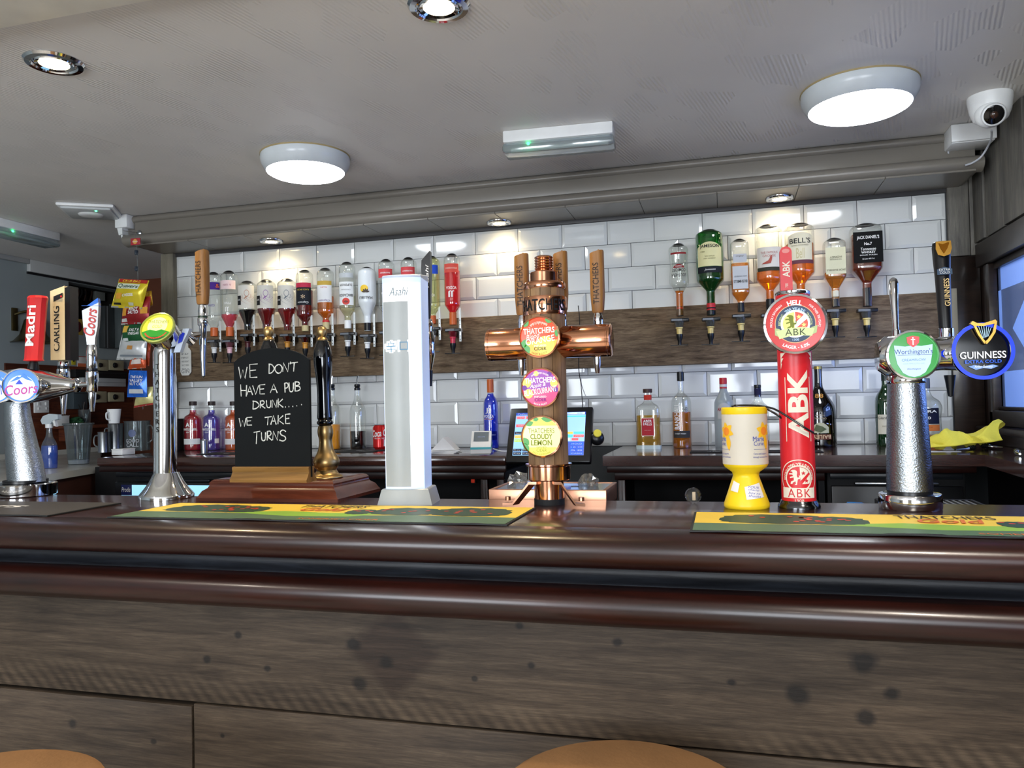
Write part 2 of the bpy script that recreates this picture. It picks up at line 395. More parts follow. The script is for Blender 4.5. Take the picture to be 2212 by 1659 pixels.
rows = [(2.139-PZ*i, i % 2) for i in range(5)]+[(1.570, 1), (1.466, 0), (1.3625, 1), (1.259, 0)]
for zt, half in rows:
    for k in range(-3, 17):
        x0, x1 = max(-.392, (k-.5*half)*PX), min(3.157, (k+1-.5*half)*PX)
        if x1-x0 < .012: continue
        o = bpy.data.objects.new('tile', tile_mesh(x1-x0, PZ)); COL.objects.link(o); o.parent = wall_back
        o.location = ((x0+x1)/2, random.uniform(-.0006, 0), zt-PZ/2); o.rotation_euler = (random.uniform(-.004, .004), 0, random.uniform(-.004, .004))
canopy_m = mat('taupe_paint', '#77726a', .32, noise=(3, .03))
struct(obj('trim_1', box(-.395, 3.16, -.012, 0, 2.139, SOF+.002, .002), mat('dark_trim', '#3c3b3c', .5)))

# canopy over the back bar
can = sroot('ceiling_canopy')
obj('core', box(-.44, 3.2, -.21, .0, SOF+.006, CEIL), canopy_m, can)
def xprof(poly, x0, x1): return [(x0, y, z) for y, z in poly]+[(x1, y, z) for y, z in poly], [tuple(range(len(poly))), tuple(range(2*len(poly)-1, len(poly)-1, -1))]+[(i, i+len(poly), (i+1) % len(poly)+len(poly), (i+1) % len(poly)) for i in range(len(poly))]
def roll(y, z, r, k=1.5, n=14): return [(y, z-r)]+[(y-k*r*math.sin(PI*i/n), z-r*math.cos(PI*i/n)) for i in range(1, n)]+[(y, z+r)]
obj('lower_moulding', xprof(roll(-.215, 2.186, .030, 1.55), -.5, 3.225), canopy_m, can)
obj('moulding_return', xf(xprof(roll(0, 2.186, .030, 1.55), -.215, 0), T(-.44, 0, 0) @ RZ(-PI/2) @ T(0, 0, 0)), canopy_m, can) if False else None
obj('lower_moulding', prism([(-.44-.06*math.sin(PI*i/12), 2.186-.030*math.cos(PI*i/12)) for i in range(13)], -.22, -.02, 'xz'), canopy_m, can)
obj('lower_moulding', prism([(3.2+.025*math.sin(PI*i/12), 2.186-.030*math.cos(PI*i/12)) for i in range(13)], -.22, -.02, 'xz'), canopy_m, can)
obj('fascia', box(-.455, 3.205, -.223, -.2, 2.21, 2.275, .002), canopy_m, can)
obj('upper_moulding', xprof(roll(-.2, 2.29, .02, 1.6), -.47, 3.2), canopy_m, can)
for i in range(12):
    x0 = -.44+i*.3035
    obj('soffit_panel', box(x0+.0008, x0+.3027, -.245, -.012, SOF, SOF+.008, .0015, 1), canopy_m, can, smooth=0)
struct(obj('trim_2', box(-.46, 3.2, -.21, -.19, CEIL-.006, CEIL), mat('shadow_gap', '#26231f', .9)))

# timber post at the end of the tiles
post_m = woodmat('grey_post_wood', '#5c574c', '#746f61', '#857f70', grain=(14, 14, 1), scale=4, bump=.2)
struct(obj('pillar', box(-.468, -.392, -.03, .12, 0, SOF, .004), post_m))

# left wall, its dropped trim, recess and end wall
grey_wall = mat('grey_wall_paint', '#98a2a4', .6, noise=(2, .05))
struct(obj('wall_left', [box(XL-.1, XL, YFR, .78, 0, CEIL), box(XL-.1, XL, .78, YEND, 0, 1.97), box(XL-.1, XL, .78, YEND, 2.22, CEIL)], grey_wall))
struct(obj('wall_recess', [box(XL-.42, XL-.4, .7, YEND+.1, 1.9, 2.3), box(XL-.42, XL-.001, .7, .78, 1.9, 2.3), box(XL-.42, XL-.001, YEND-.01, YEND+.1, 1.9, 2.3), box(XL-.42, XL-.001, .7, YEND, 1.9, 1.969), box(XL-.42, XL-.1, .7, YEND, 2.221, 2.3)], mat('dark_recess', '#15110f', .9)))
struct(obj('trim_3', [box(XL, XL+.03, .46, YEND, 2.235, CEIL, .004)], mat('white_gloss_trim', '#b9bcbc', .35)))
struct(obj('trim_4', [box(XL, XL+.012, .46, YEND, 2.222, 2.236)], blackm))
struct(obj('trim_5', [box(XL, XL+.03, YFR, .46, 2.28, CEIL, .004)], mat('white_gloss_trim', '#b9bcbc', .35)))
brown_panel = mat('brown_board', '#5f3523', .55, noise=(4, .12))
struct(obj('wall_end', box(XL-.1, .2, YEND, YEND+.1, 0, CEIL), brown_panel))
struct(obj('wall_partition', box(-.47, XR, .12, .16, 0, CEIL), grey_wall))
redwood = woodmat('red_brown_panel', '#3c1c12', '#5a2c1a', '#6e3820', grain=(1, 1, 8), scale=5, bump=.1)
struct(obj('wall_panel', box(XL, XL+.012, .3, YEND, 1.0, 1.66), redwood))
# front wall with two windows, behind the camera
pub = mat('pub_wall_paint', '#b9b1a4', .7)
fw = [box(XL, XR, YFR-.1, YFR, 0, .85), box(XL, XR, YFR-.1, YFR, 2.15, CEIL), box(XL, -.42, YFR-.1, YFR, .85, 2.15), box(1.12, 2.18, YFR-.1, YFR, .85, 2.15), box(3.72, XR+.5, YFR-.1, YFR, .85, 2.15) if False else box(XR-.01, XR, YFR-.1, YFR, .85, 2.15)]
struct(obj('wall_front', fw, pub))

# right wall: cladding, window with etched glass
dark_frame = woodmat('dark_window_wood', '#17110f', '#241a16', '#2f231c', grain=(1, 3, 9), scale=6, bump=.1, rough=.3, coat=.3)
grey_clad = woodmat('grey_cladding_wood', '#4e4c49', '#67645e', '#7a766c', grain=(9, 9, 1), scale=3, bump=.3, knots=3, fine=.25)
WY0, WY1, WZ0, WZ1 = -.19, -1.6, 1.285, 1.825
wr = struct(obj('wall_right', [box(XR, XR+.12, YFR, .16, 0, WZ0-.06), box(XR, XR+.12, YFR, .16, WZ1+.06, CEIL), box(XR, XR+.12, WY0, .16, WZ0-.06, WZ1+.06), box(XR, XR+.12, YFR, WY1, WZ0-.06, WZ1+.06)], dark_frame))
for i, (y0, y1) in enumerate(((-.012, -.13), (-.145, -.33), (-.345, -.54), (-.55, -.75), (-.76, -.96), (-.97, -1.16), (-1.17, -1.38))):
    obj('plank', box(XR-.02+.006*(i % 2), XR, y1, y0, 1.93, CEIL-.003, .003), grey_clad, wr)
obj('plank', box(3.16, 3.235, -.02, 0, 1.885, CEIL-.003, .003), grey_clad, wr)
obj('plank', box(3.238, 3.268, -.016, 0, 1.885, CEIL-.003, .003), grey_clad, wr)
obj('corner_panel', box(3.16, 3.268, -.012, 0, CTR, 1.884, .002), dark_frame, wr)
win = sroot('window_1')
obj('head', [box(XR-.035, XR+.05, WY1-.05, WY0+.12, WZ1, WZ1+.09, .006), box(XR-.012, XR+.03, WY1, WY0, WZ1-.025, WZ1, .004)], dark_frame, win)
obj('bottom_rail', [box(XR-.03, XR+.05, WY1-.05, WY0+.04, WZ0-.055, WZ0, .006), box(XR-.012, XR+.03, WY1, WY0, WZ0, WZ0+.014, .004)], dark_frame, win)
obj('stile', [box(XR-.03, XR+.05, WY0, WY0+.055, WZ0-.05, WZ1, .006)], dark_frame, win)
obj('stile', [box(XR-.03, XR+.05, WY1-.05, WY1, WZ0-.05, WZ1, .006)], dark_frame, win)
obj('sill', box(XR-.045, XR+.02, WY1-.05, WY0+.16, WZ0-.085, WZ0-.06, .006), dark_frame, win)
def frosted(name, col, opac):
    m = glassy(name, col, opac, .05, .15); return m
etched = frosted('etched_glass', '#c6e0ff', .85); plainglass = frosted('smoked_glass', '#c4ccd2', .12)
obj('pane', box(XR+.004, XR+.008, WY1, WY0, WZ0, WZ1), plainglass, win)
wm = flat((XR+.004, 0, 0), (0, -1, 0), (0, 0, 1), n=(-1, 0, 0), off=.0012)
u0, u1, v0, v1 = -WY0, -WY1, WZ0, WZ1
bz0, bz1 = 1.425, 1.72
def wpoly(p): shape(win, 'etched_band', p, wm, etched)
wpoly(rect(u0+.03, u1, bz1, v1)); wpoly(rect(u0+.03, u1, v0, bz0)); wpoly(rect(u0, u0+.03, bz0, bz1))
dc, hw, hh = .52, .20, (bz1-bz0)/2; zc = (bz0+bz1)/2
for i in range(3):
    c = dc+i*.44; q = .62
    O = [(c-hw, zc), (c, zc-hh), (c+hw, zc), (c, zc+hh)]; I = [(c+(a-c)*q*.55, zc+(b-zc)*q*.75) for a, b in O]
    for j in range(4):
        k2 = (j+1) % 4; wpoly([O[j], O[k2], I[k2], I[j]])

struct(obj('wall_lobby', [box(5.2, 5.3, -3, 5, 0, 2.6), box(XR+.12, 5.3, 5, 5.1, 0, 2.6), box(XR+.12, 5.3, -3, 5, 2.6, 2.7), box(XR+.12, 5.3, -3, 5, -.05, 0)], mat('lobby_paint', '#8a7d6c', .7)))
# ================================================================ BAR
def stainplank(name, knots, stain=None):
    m = woodmat(name, '#29211a', '#3d3329', '#4d4236', grain=(1, 12, 12), scale=5, bump=.35, saw=.8, rough=.6, spec=.3, fine=.38)
    nt = m.node_tree; N = nt.nodes.new; L = nt.links.new; b = nt.nodes['Principled BSDF']
    src = b.inputs['Base Color'].links[0].from_socket; tc = N('ShaderNodeTexCoord')
    nz = N('ShaderNodeTexNoise'); nz.inputs['Scale'].default_value = 40; L(tc.outputs['Object'], nz.inputs['Vector'])
    def mul(src, fac, amt):
        mx = N('ShaderNodeMix'); mx.data_type = 'RGBA'; mx.blend_type = 'MULTIPLY'; L(fac, mx.inputs[0]); L(src, mx.inputs[6]); mx.inputs[7].default_value = (amt[0], amt[1], amt[2], 1); return mx.outputs[2]
    for (x, z, r) in knots:
        sub = N('ShaderNodeVectorMath'); sub.operation = 'SUBTRACT'; L(tc.outputs['Object'], sub.inputs[0]); sub.inputs[1].default_value = (x, 0, z)
        ms = N('ShaderNodeVectorMath'); ms.operation = 'MULTIPLY'; L(sub.outputs[0], ms.inputs[0]); ms.inputs[1].default_value = (.85, 0, 1)
        ln = N('ShaderNodeVectorMath'); ln.operation = 'LENGTH'; L(ms.outputs[0], ln.inputs[0])
        ad = N('ShaderNodeMath'); ad.operation = 'MULTIPLY_ADD'; ad.inputs[1].default_value = r*.9; L(nz.outputs[0], ad.inputs[0]); L(ln.outputs['Value'], ad.inputs[2])
        mr = N('ShaderNodeMapRange'); mr.inputs['From Min'].default_value = r*1.75; mr.inputs['From Max'].default_value = r*1.1; L(ad.outputs[0], mr.inputs[0])
        src = mul(src, mr.outputs[0], (.25, .27, .32))
    if stain:
        x, z, a, c = stain
        sub = N('ShaderNodeVectorMath'); sub.operation = 'SUBTRACT'; L(tc.outputs['Object'], sub.inputs[0]); sub.inputs[1].default_value = (x, 0, z)
        sh = N('ShaderNodeSeparateXYZ'); L(sub.outputs[0], sh.inputs[0])
        A = N('ShaderNodeMath'); A.operation = 'ABSOLUTE'; L(sh.outputs['X'], A.inputs[0])
        B = N('ShaderNodeMath'); B.operation = 'ABSOLUTE'; L(sh.outputs['Z'], B.inputs[0])
        A2 = N('ShaderNodeMath'); A2.operation = 'MULTIPLY'; L(A.outputs[0], A2.inputs[0]); A2.inputs[1].default_value = 1/a
        S = N('ShaderNodeMath'); S.operation = 'MULTIPLY_ADD'; L(B.outputs[0], S.inputs[0]); S.inputs[1].default_value = 1/c; L(A2.outputs[0], S.inputs[2])
        S2 = N('ShaderNodeMath'); S2.operation = 'MULTIPLY_ADD'; L(nz.outputs[0], S2.inputs[0]); S2.inputs[1].default_value = .25; L(S.outputs[0], S2.inputs[2])
        mr = N('ShaderNodeMapRange'); mr.inputs['From Min'].default_value = 1.18; mr.inputs['From Max'].default_value = .9; mr.inputs['To Max'].default_value = .8; L(S2.outputs[0], mr.inputs[0])
        src = mul(src, mr.outputs[0], (.45, .36, .36))
    L(src, b.inputs['Base Color'])
    return m
mahog = woodmat('polished_mahogany', '#180a08', '#260f0b', '#321410', grain=(1, 10, 10), scale=4, bump=.06, rough=.3, coat=.12, spec=.4)
mahog_top = woodmat('bar_top_mahogany', '#26120f', '#381b16', '#46241d', grain=(1, 10, 10), scale=4, bump=.05, rough=.24, coat=.4, spec=.5)
BX0, BX1 = -.3, 3.24
bar = thing('bar_counter', 'long dark mahogany bar counter with moulded edge and reclaimed plank front', 'bar counter', (1.47, -1.8, 0))
ox, oy = 1.47, -1.8
def bprof(pts): return [(y-oy, z) for y, z in pts]
obj('bar_top', box(BX0-ox, BX1-ox, -1.975-oy, -1.585-oy, 1.085, BAR, .003), mahog_top, bar)
def smoothprof(pts, it=2):
    for _ in range(it):
        q = [pts[0]]
        for a, b in zip(pts, pts[1:]): q += [(a[0]*.75+b[0]*.25, a[1]*.75+b[1]*.25), (a[0]*.25+b[0]*.75, a[1]*.25+b[1]*.75)]
        pts = q+[pts[-1]]
    return pts
nose = smoothprof([(-1.974, BAR), (-2.012, BAR), (-2.05, 1.108), (-2.052, 1.072), (-2.02, 1.052), (-1.965, 1.052)])
obj('nose_moulding', xprof(bprof(nose+[(-1.955, 1.06), (-1.955, 1.11)]), BX0-ox, BX1-ox), mahog, bar, smooth=60)
black_cove = woodmat('black_cove_wood', '#121317', '#1b1d22', '#262a31', grain=(1, 10, 10), scale=5, bump=.3, rough=.45)
cove = smoothprof([(-1.968, 1.056), (-1.962, 1.04), (-1.968, 1.026), (-1.99, 1.016), (-1.94, 1.012)])
obj('cove_moulding', xprof(bprof(cove+[(-1.94, 1.056)]), BX0-ox, BX1-ox), black_cove, bar, smooth=60)
lower = smoothprof([(-1.95, 1.018), (-2.008, 1.018), (-2.034, 1.0), (-2.032, .966), (-1.995, .944), (-1.94, .94)])
obj('lower_moulding', xprof(bprof(lower+[(-1.935, .98)]), BX0-ox, BX1-ox), mahog, bar, smooth=60)
obj('carcass', [box(BX0-ox, BX1-ox, -1.90-oy, -1.86-oy, 0, 1.085), box(BX0-ox, BX0-ox+.03, -1.9-oy, -1.6-oy, 0, 1.085), box(BX1-ox-.03, BX1-ox, -1.9-oy, -1.6-oy, 0, 1.085)], mat('bar_carcass', '#241d18', .7), bar)
def kpix(lst, cx, cz): 
    r = []
    for x, y, pr in lst:
        p = atY(x, y, -1.93); r.append((float(p[0])-cx, float(p[2])-cz, pr*mpp(p)))
    return r
def plank(x0, x1, z0, z1, m, tilt=0, dy=0):
    o = obj('plank', box(-(x1-x0)/2+.001, (x1-x0)/2-.001, -.014, .016, -(z1-z0)/2+.0018, (z1-z0)/2-.0018, .0025), m, bar, loc=((x0+x1)/2-ox, -1.916-oy+dy, (z0+z1)/2))
    o.rotation_euler = (0, tilt, 0); return o
cx1, cz1 = (BX0+BX1)/2, (.717+.955)/2
p1 = atY(848, 1408, -1.93)
plank(BX0, BX1, .717, .955, stainplank('plank_wood_a', kpix([(1865, 1432, 24), (1724, 1500, 20), (1926, 1499, 14), (1870, 1550, 16), (763, 1392, 13), (835, 1432, 14), (777, 1477, 14), (515, 1372, 8), (447, 1425, 8), (577, 1444, 7), (1580, 1474, 8), (1333, 1388, 9), (1148, 1438, 8), (1025, 1466, 6), (1122, 1352, 8)], cx1, cz1), (float(p1[0])-cx1, float(p1[2])-cz1, .11, .10)))
plank(BX0, 1.158, .48, .712, stainplank('plank_wood_b', kpix([(155, 1562, 10), (330, 1600, 6)], (BX0+1.158)/2, .596)), .004, .002)
plank(1.162, BX1, .484, .716, stainplank('plank_wood_c', kpix([(480, 1590, 5)], (1.162+BX1)/2, .6)), 0, .001)
plank(BX0, 1.9, .245, .48, stainplank('plank_wood_d', [(.4, .03, .015)])); plank(1.903, BX1, .245, .48, stainplank('plank_wood_e', [(.1, .03, .015)]))
plank(BX0, BX1, .03, .241, stainplank('plank_wood_f', [(.5, .0, .02)]))

# ================================================================ BACK COUNTER
wt_m = woodmat('worktop_mahogany', '#2a1714', '#3c221c', '#4b2d25', grain=(1, 10, 10), scale=4, bump=.04, rough=.16, coat=.6, spec=.5)
wt = thing('worktop', 'dark polished wooden back worktop holding gin bottles and card reader', 'worktop', (.58, -.3, CTR))
obj('slab', box(-.92, .925, -.3, .29, -.036, 0, .008), wt_m, wt); obj('edge_strip', box(-.92, .92, -.285, -.27, -.062, -.036, .003), mahog, wt)
wt2 = thing('worktop', 'dark polished wooden back worktop carrying whisky bottles and yellow cloth', 'worktop', (2.4, -.3, CTR))
ps = [(-.531, .29), (-.531, -.31), (.68, -.34), (.655, -.9), (.86, -.9), (.86, .29)]
obj('slab', prism(ps, -.036, 0, 'xy'), wt_m, wt2, smooth=0); obj('edge_strip', box(-.52, .67, -.29, -.27, -.062, -.036, .003), mahog, wt2)
def cabinet(x0, x1, label, posts=(), group=None):
    t = thing('under_counter_cabinet', label, 'cabinet', ((x0+x1)/2, -.28, 0), group=group); w = (x1-x0)/2
    obj('carcass', [box(-w, w, .2, .22, 0, 1.09), box(-w, -w+.02, -.24, .22, 0, 1.09), box(w-.02, w, -.24, .22, 0, 1.09), box(-w, w, -.24, .22, 0, .05)], blackm, t)
    obj('top_rail', box(-w, w, -.26, -.235, 1.062, 1.092, .003), mahog, t)
    for p in posts: obj('stile', box(p-(x0+x1)/2-.014, p-(x0+x1)/2+.014, -.262, -.236, .05, 1.062, .003), mahog, t)
    obj('shelf', box(-w+.02, w-.02, -.2, .2, .6, .62), mahog, t)
    return t
cabinet(.32, 1.48, 'open dark cabinet under the gin and mixer worktop', (.335, 1.40, 1.465))
cabinet(1.9, 2.62, 'open dark cabinet under the worktop beneath clear spirit bottles', (1.925,))

# ================================================================ LIGHT FITTINGS AND CEILING THINGS
lamp_white = mat('lamp_housing', '#cfd6da', .25)
def ceiling_lamp(px, py, r, label):
    p = atZ(px, py, CEIL)
    t = thing('ceiling_light', label, 'ceiling light', (p[0], p[1], CEIL), group='round bulkhead ceiling lights')
    obj('gasket', lathe([(0, 0), (r*1.01, 0), (r*1.01, -.005), (0, -.005)], 48), mat('yellowed_gasket', '#a5946a', .6), t)
    obj('housing', lathe([(r, -.004), (r, -.02), (r*.985, -.032), (r*.9, -.058), (r*.875, -.061), (r*.86, -.058), (r*.86, -.02)], 56), lamp_white, t)
    obj('diffuser', lathe([(r*.87, -.052), (r*.86, -.064), (r*.78, -.071), (r*.5, -.077), (0, -.079)], 48), mat('lamp_diffuser', '#ffffff', .4, emis=LAMP, ecol='#f6fbff'), t)
LAMP = 14
ceiling_lamp(660, 338, .166, 'round white bulkhead light between the spotlights and cornice over the gin optics')
ceiling_lamp(1855, 192, .172, 'round white bulkhead light with yellowed rim near the security camera')

warm = mat('spot_lens', '#fff1d0', .3, emis=25, ecol='#ffe2a8')
def downlight(p, r, label, group, power, tilt=0, ang=95, col=(1, .77, .47)):
    t = thing('downlight', label, 'downlight', tuple(p), group=group)
    obj('bezel', lathe([(r*.5, .004), (r*.5, -.006), (r*.62, -.009), (r*.66, -.005), (r*.72, -.004), (r*.76, -.009), (r*.93, -.008), (r, -.002), (r, .002)], 40), chrome, t)
    obj('lens', lathe([(r*.5, -.003), (r*.4, -.005), (0, -.006)], 24), warm, t)
    d = bpy.data.lights.new('spot_beam', 'SPOT'); d.energy = power; d.color = col; d.spot_size = math.radians(ang); d.spot_blend = .7; d.shadow_soft_size = .025
    o = bpy.data.objects.new('spot_beam', d); COL.objects.link(o); o.parent = t; o.location = (0, 0, -.014); o.rotation_euler = (tilt, 0, 0)
for (x, y), lb in zip(((586, 520), (1078, 480), (1684, 427)), ('above the octopus label rum bottles', 'above the copper and wood cider tower', 'above the upside down whisky bottles')):
    downlight(atZ(x, y, SOF), .056, 'small chrome downlight in canopy soffit '+lb, 'canopy downlights', 3.2, .15, 125)
for (x, y), lb in (((117, 134), 'chrome ceiling downlight near the pale beam above the red and cream tap handles'), ((948, 12), 'chrome ceiling downlight with ringed bezel above the tall white illuminated tower')):
    downlight(atZ(x, y, CEIL), .076, lb, 'ceiling downlights', 16, 0, 110)
for x, y, lb in ((.2, -3.3, 'chrome ceiling downlight over the customer side near grey wall'), (1.3, -4.2, 'chrome ceiling downlight over the customer side before the first window'), (2.6, -4.2, 'chrome ceiling downlight over the customer side before the second window'), (2.9, -2.9, 'chrome ceiling downlight over the customer side near etched window')):
    downlight((x, y, CEIL), .076, lb, 'customer side downlights', 60, 0, 130, (1, .9, .78))  # unseen lamps added to brighten the ceiling by bounce off the floor

green = mat('green_led', '#40ff90', .4, emis=6)
em_clear = glassy('prismatic_cover', '#dfe8ec', .35, .2, .12)
def emergency(p, rz, L, label):
    t = thing('emergency_light', label, 'emergency light', (p[0], p[1], CEIL), rz, group='ceiling emergency lights')
    obj('housing', box(-L/2, L/2, -.05, .05, -.042, 0, .004), white, t)
    obj('reflector', box(-L/2+.01, L/2-.01, -.042, .042, -.05, -.042, .002), mat('pale_reflector', '#cfd4d2', .4), t)
    obj('cover', box(-L/2-.004, L/2+.004, -.053, .053, -.078, -.043, .012), em_clear, t)
    obj('tube', tube([(-L/2+.02, 0, -.058), (L/2-.02, 0, -.058)], .008, 10), mat('fluorescent_tube', '#e6ebe2', .4), t)
    obj('indicator', ball(.005, (-L/2+.09, -.046, -.052)), green, t)
emergency(atZ(1207, 282, CEIL), .06, .385, 'white box emergency light with clear cover between two round lights')
emergency(atZ(48, 488, CEIL), PI/2+.03, .38, 'white box emergency light hung over the brass bell corner')

# square access panel with a bracket box
p = atZ(196, 452, CEIL)
t = thing('ceiling_detector', 'flat white square ceiling detector with green light beside canopy end', 'detector', (p[0], p[1], CEIL), .55)
obj('base_plate', box(-.12, .12, -.12, .12, -.016, 0, .007), white, t)
obj('cover', box(-.105, .105, -.105, .105, -.026, -.014, .008), mat('detector_grey', '#c5c9ca', .4), t)
obj('dome', lathe([(.055, -.025), (.05, -.031), (.03, -.035), (0, -.036)], 28), white, t)
obj('indicator', ball(.005, (.04, -.085, -.026)), green, t)
p = atZ(272, 468, CEIL-.03)
t = thing('wall_sensor', 'small white motion sensor box fixed at canopy end', 'sensor', (-.5, -.235, CEIL-.045))
obj('body', box(-.035, .035, -.03, .03, -.02, .044, .004), white, t); obj('lens', prism([(-.03, -.02), (.0, -.02), (-.0, -.05), (-.02, -.055)], -.02, .02, 'xz'), mat('sensor_lens', '#dfe2e2', .3), t)
obj('bracket', tube([(-.02, 0, -.02), (-.01, -.01, -.06), (.0, -.015, -.075)], .005, 8), white, t)

# security camera
p = atZ(2107, 278, CEIL)
t = thing('junction_box', 'white square junction box at ceiling corner below security camera', 'junction box', (p[0]-.03, p[1]-.02, CEIL))
obj('box_body', box(-.07, .07, -.06, .06, -.07, 0, .006), white, t); obj('lid', box(-.072, .072, -.068, -.058, -.066, -.004, .003), white, t)
p = atZ(2138, 208, CEIL)
t = thing('security_camera', 'white domed security camera with round black lens on ceiling', 'security camera', (p[0], p[1], CEIL), YAW)
obj('base', lathe([(0, 0), (.066, 0), (.066, -.012), (.06, -.05), (.05, -.075), (.03, -.09), (0, -.095)], 40), white, t)
dv = Vector((-.28, -.86, -.42)).normalized()
obj('eyeball', xf(ball(.046, n=30, k=16), T(-.012, -.018, -.062)), white, t)
c = Vector((-.012, -.018, -.062))+dv*.03
obj('lens_rim', along(lathe([(.034, 0), (.036, .012), (.034, .018), (.03, .02), (.029, .015)], 32), c, dv), white, t)
le = obj('lens_window', along(lathe([(.03, .016), (.02, .018), (0, .0185)], 32), c, dv), mat('camera_black_glass', '#0b0a0a', .05), t)
obj('lens', along(lathe([(.011, .017), (.011, .021), (.007, .024), (0, .0245)], 24), c, dv), mat('camera_lens', '#3a2418', .03, spec=1), le)
txt(t, 'KINVIEW', .03, .005, flat((.025, -.0505, -.03), (1, .35, 0), (.0, -.2, 1), off=.006), ink) if False else None
q0 = Vector(atZ(2142, 285, CEIL-.09)); 
cb = tube(smooth_path([tuple(atY(*s)) for s in ((2142, 282, -.42), (2141, 300, -.36), (2132, 320, -.30), (2118, 340, -.28), (2100, 352, -.275), (2085, 357, -.272))]), .0035, 8)
tag(obj('camera_cable', cb, mat('grey_cable', '#b9bcc4', .5)), 'thin grey cable running from security camera to canopy moulding', 'cable')
cb2 = tube(smooth_path([tuple(atY(*s)) for s in ((2062, 297, -.24), (2052, 308, -.235), (2048, 322, -.225), (2049, 332, -.222))]), .003, 8)
tag(obj('sensor_cable', cb2, mat('grey_cable', '#b9bcc4', .5)), 'short grey cable dropping from junction box over the fascia', 'cable')

# ================================================================ ON THE BAR TOP
class Tw:
    """a bar fitting: origin on the bar top, pixel distances turned into metres at its depth"""
    def __init__(s, x, Y, name, label, cat, rz=0, group=None, z=BAR):
        s.Y = Y; p = atY(x, 1085, Y); s.X = float(p[0]); s.z0 = z; s.k = mpp((s.X, Y, z)); s.t = thing(name, label, cat, (s.X, Y, z), rz, group)
    def z(s, x, y, dy=0): return float(atY(x, y, s.Y+dy)[2])-s.z0
    def x(s, x, y, dy=0): return float(atY(x, y, s.Y+dy)[0])-s.X
    def p(s, x, y, dy=0): q = atY(x, y, s.Y+dy); return Vector((float(q[0])-s.X, dy, float(q[2])-s.z0))
def fan(a, b, n, e=1.): return [(a*math.cos(2*PI*i/n), b*math.sin(2*PI*i/n)) for i in range(n)]
def glow(name, col, e=1.0):
    c = lin(col); return mat('glow_'+name, (c[0]*.22, c[1]*.22, c[2]*.22), .3, emis=e*.62, ecol=col)
bg_rim = copper
def badge(t, c, n, r, rim, face, depth=.03, name='badge'):
    """round illuminated badge: rim, lit face; returns the face part and the map for its print"""
    b = obj(name, along(lathe([(0, -depth), (r*.9, -depth), (r*1.0, -depth*.5), (r*1.04, 0), (r*1.02, .005), (r*.95, .006), (r*.93, .001)], 44), c, n), rim, t)
    n = Vector(n).normalized(); u = Vector((0, 0, 1)).cross(n).normalized(); v = n.cross(u)
    f = obj('lit_face', along(lathe([(r*.94, .001), (r*.5, .0028), (0, .0032)], 44), c, n), face, b)
    return b, flat(Vector(c)+n*.0034, u, v, n=n)
wood_c = woodmat('cider_tower_wood', '#6b5038', '#8c6c4b', '#a5845e', grain=(8, 8, 1), scale=5, rough=.5, bump=.15)
bamboo = woodmat('pale_handle_wood', '#7f5426', '#986a38', '#a87a48', grain=(10, 10, 1), scale=6, rough=.4, bump=.08)
dkink = mat('dark_brown_print', '#2b1c10', .6)
def ferrule(t, p, k, z0, z1, name='tap_ferrule', r=11):
    h = z1-z0
    obj(name, lathe([(0, 0), (r*.8*k, 0), (r*k, h*.12), (r*k, h*.62), (r*.85*k, h*.8), (r*.7*k, h*.95), (r*.7*k, h), (0, h)], 20, c=(p[0], p[1], z0)), chrome, t)
def wood_handle(t, x, y0, y1, dy, T_, text='THATCHERS', w=31):
    """pale wooden tap handle with a slanting cut top and branded lettering"""
    k = mpp(atY(x, y1, T_.Y+dy)); P0 = T_.p(x, y1, dy); P1 = T_.p(x, y0+8, dy); h = (P1-P0).length
    rings = []
    for f, rr in ((0, .36), (.03, .42), (.3, .5), (.7, .5), (1, .49)):
        R = []
        for i in range(16):
            a = 2*PI*i/16; ca, sa = math.cos(a), math.sin(a); kk = (abs(ca)**3+abs(sa)**3)**(-1/3)
            z = f*h+(6*k*ca*.6-5*k*sa*.5 if f == 1 else 0)
            R.append(P0+Vector((rr*w*k*ca*kk, rr*w*k*.8*sa*kk, z)))
        rings.append(R)
    o = obj('tap_handle', loft(rings), bamboo, t)
    obj('leaf_stub', lathe([(0, 0), (2.5*k, 0), (1.5*k, 7*k), (0, 7.5*k)], 8, c=tuple(P0+Vector((4*k, 0, h)))), bamboo, o)
    txt(o, text, h*.68, w*k*.42, flat(P0+Vector((-w*k*.05, -w*k*.42, h*.48)), (1, 0, 0), (0, 0, 1), n=(0, -1, 0)), dkink, rot=90)
    return o

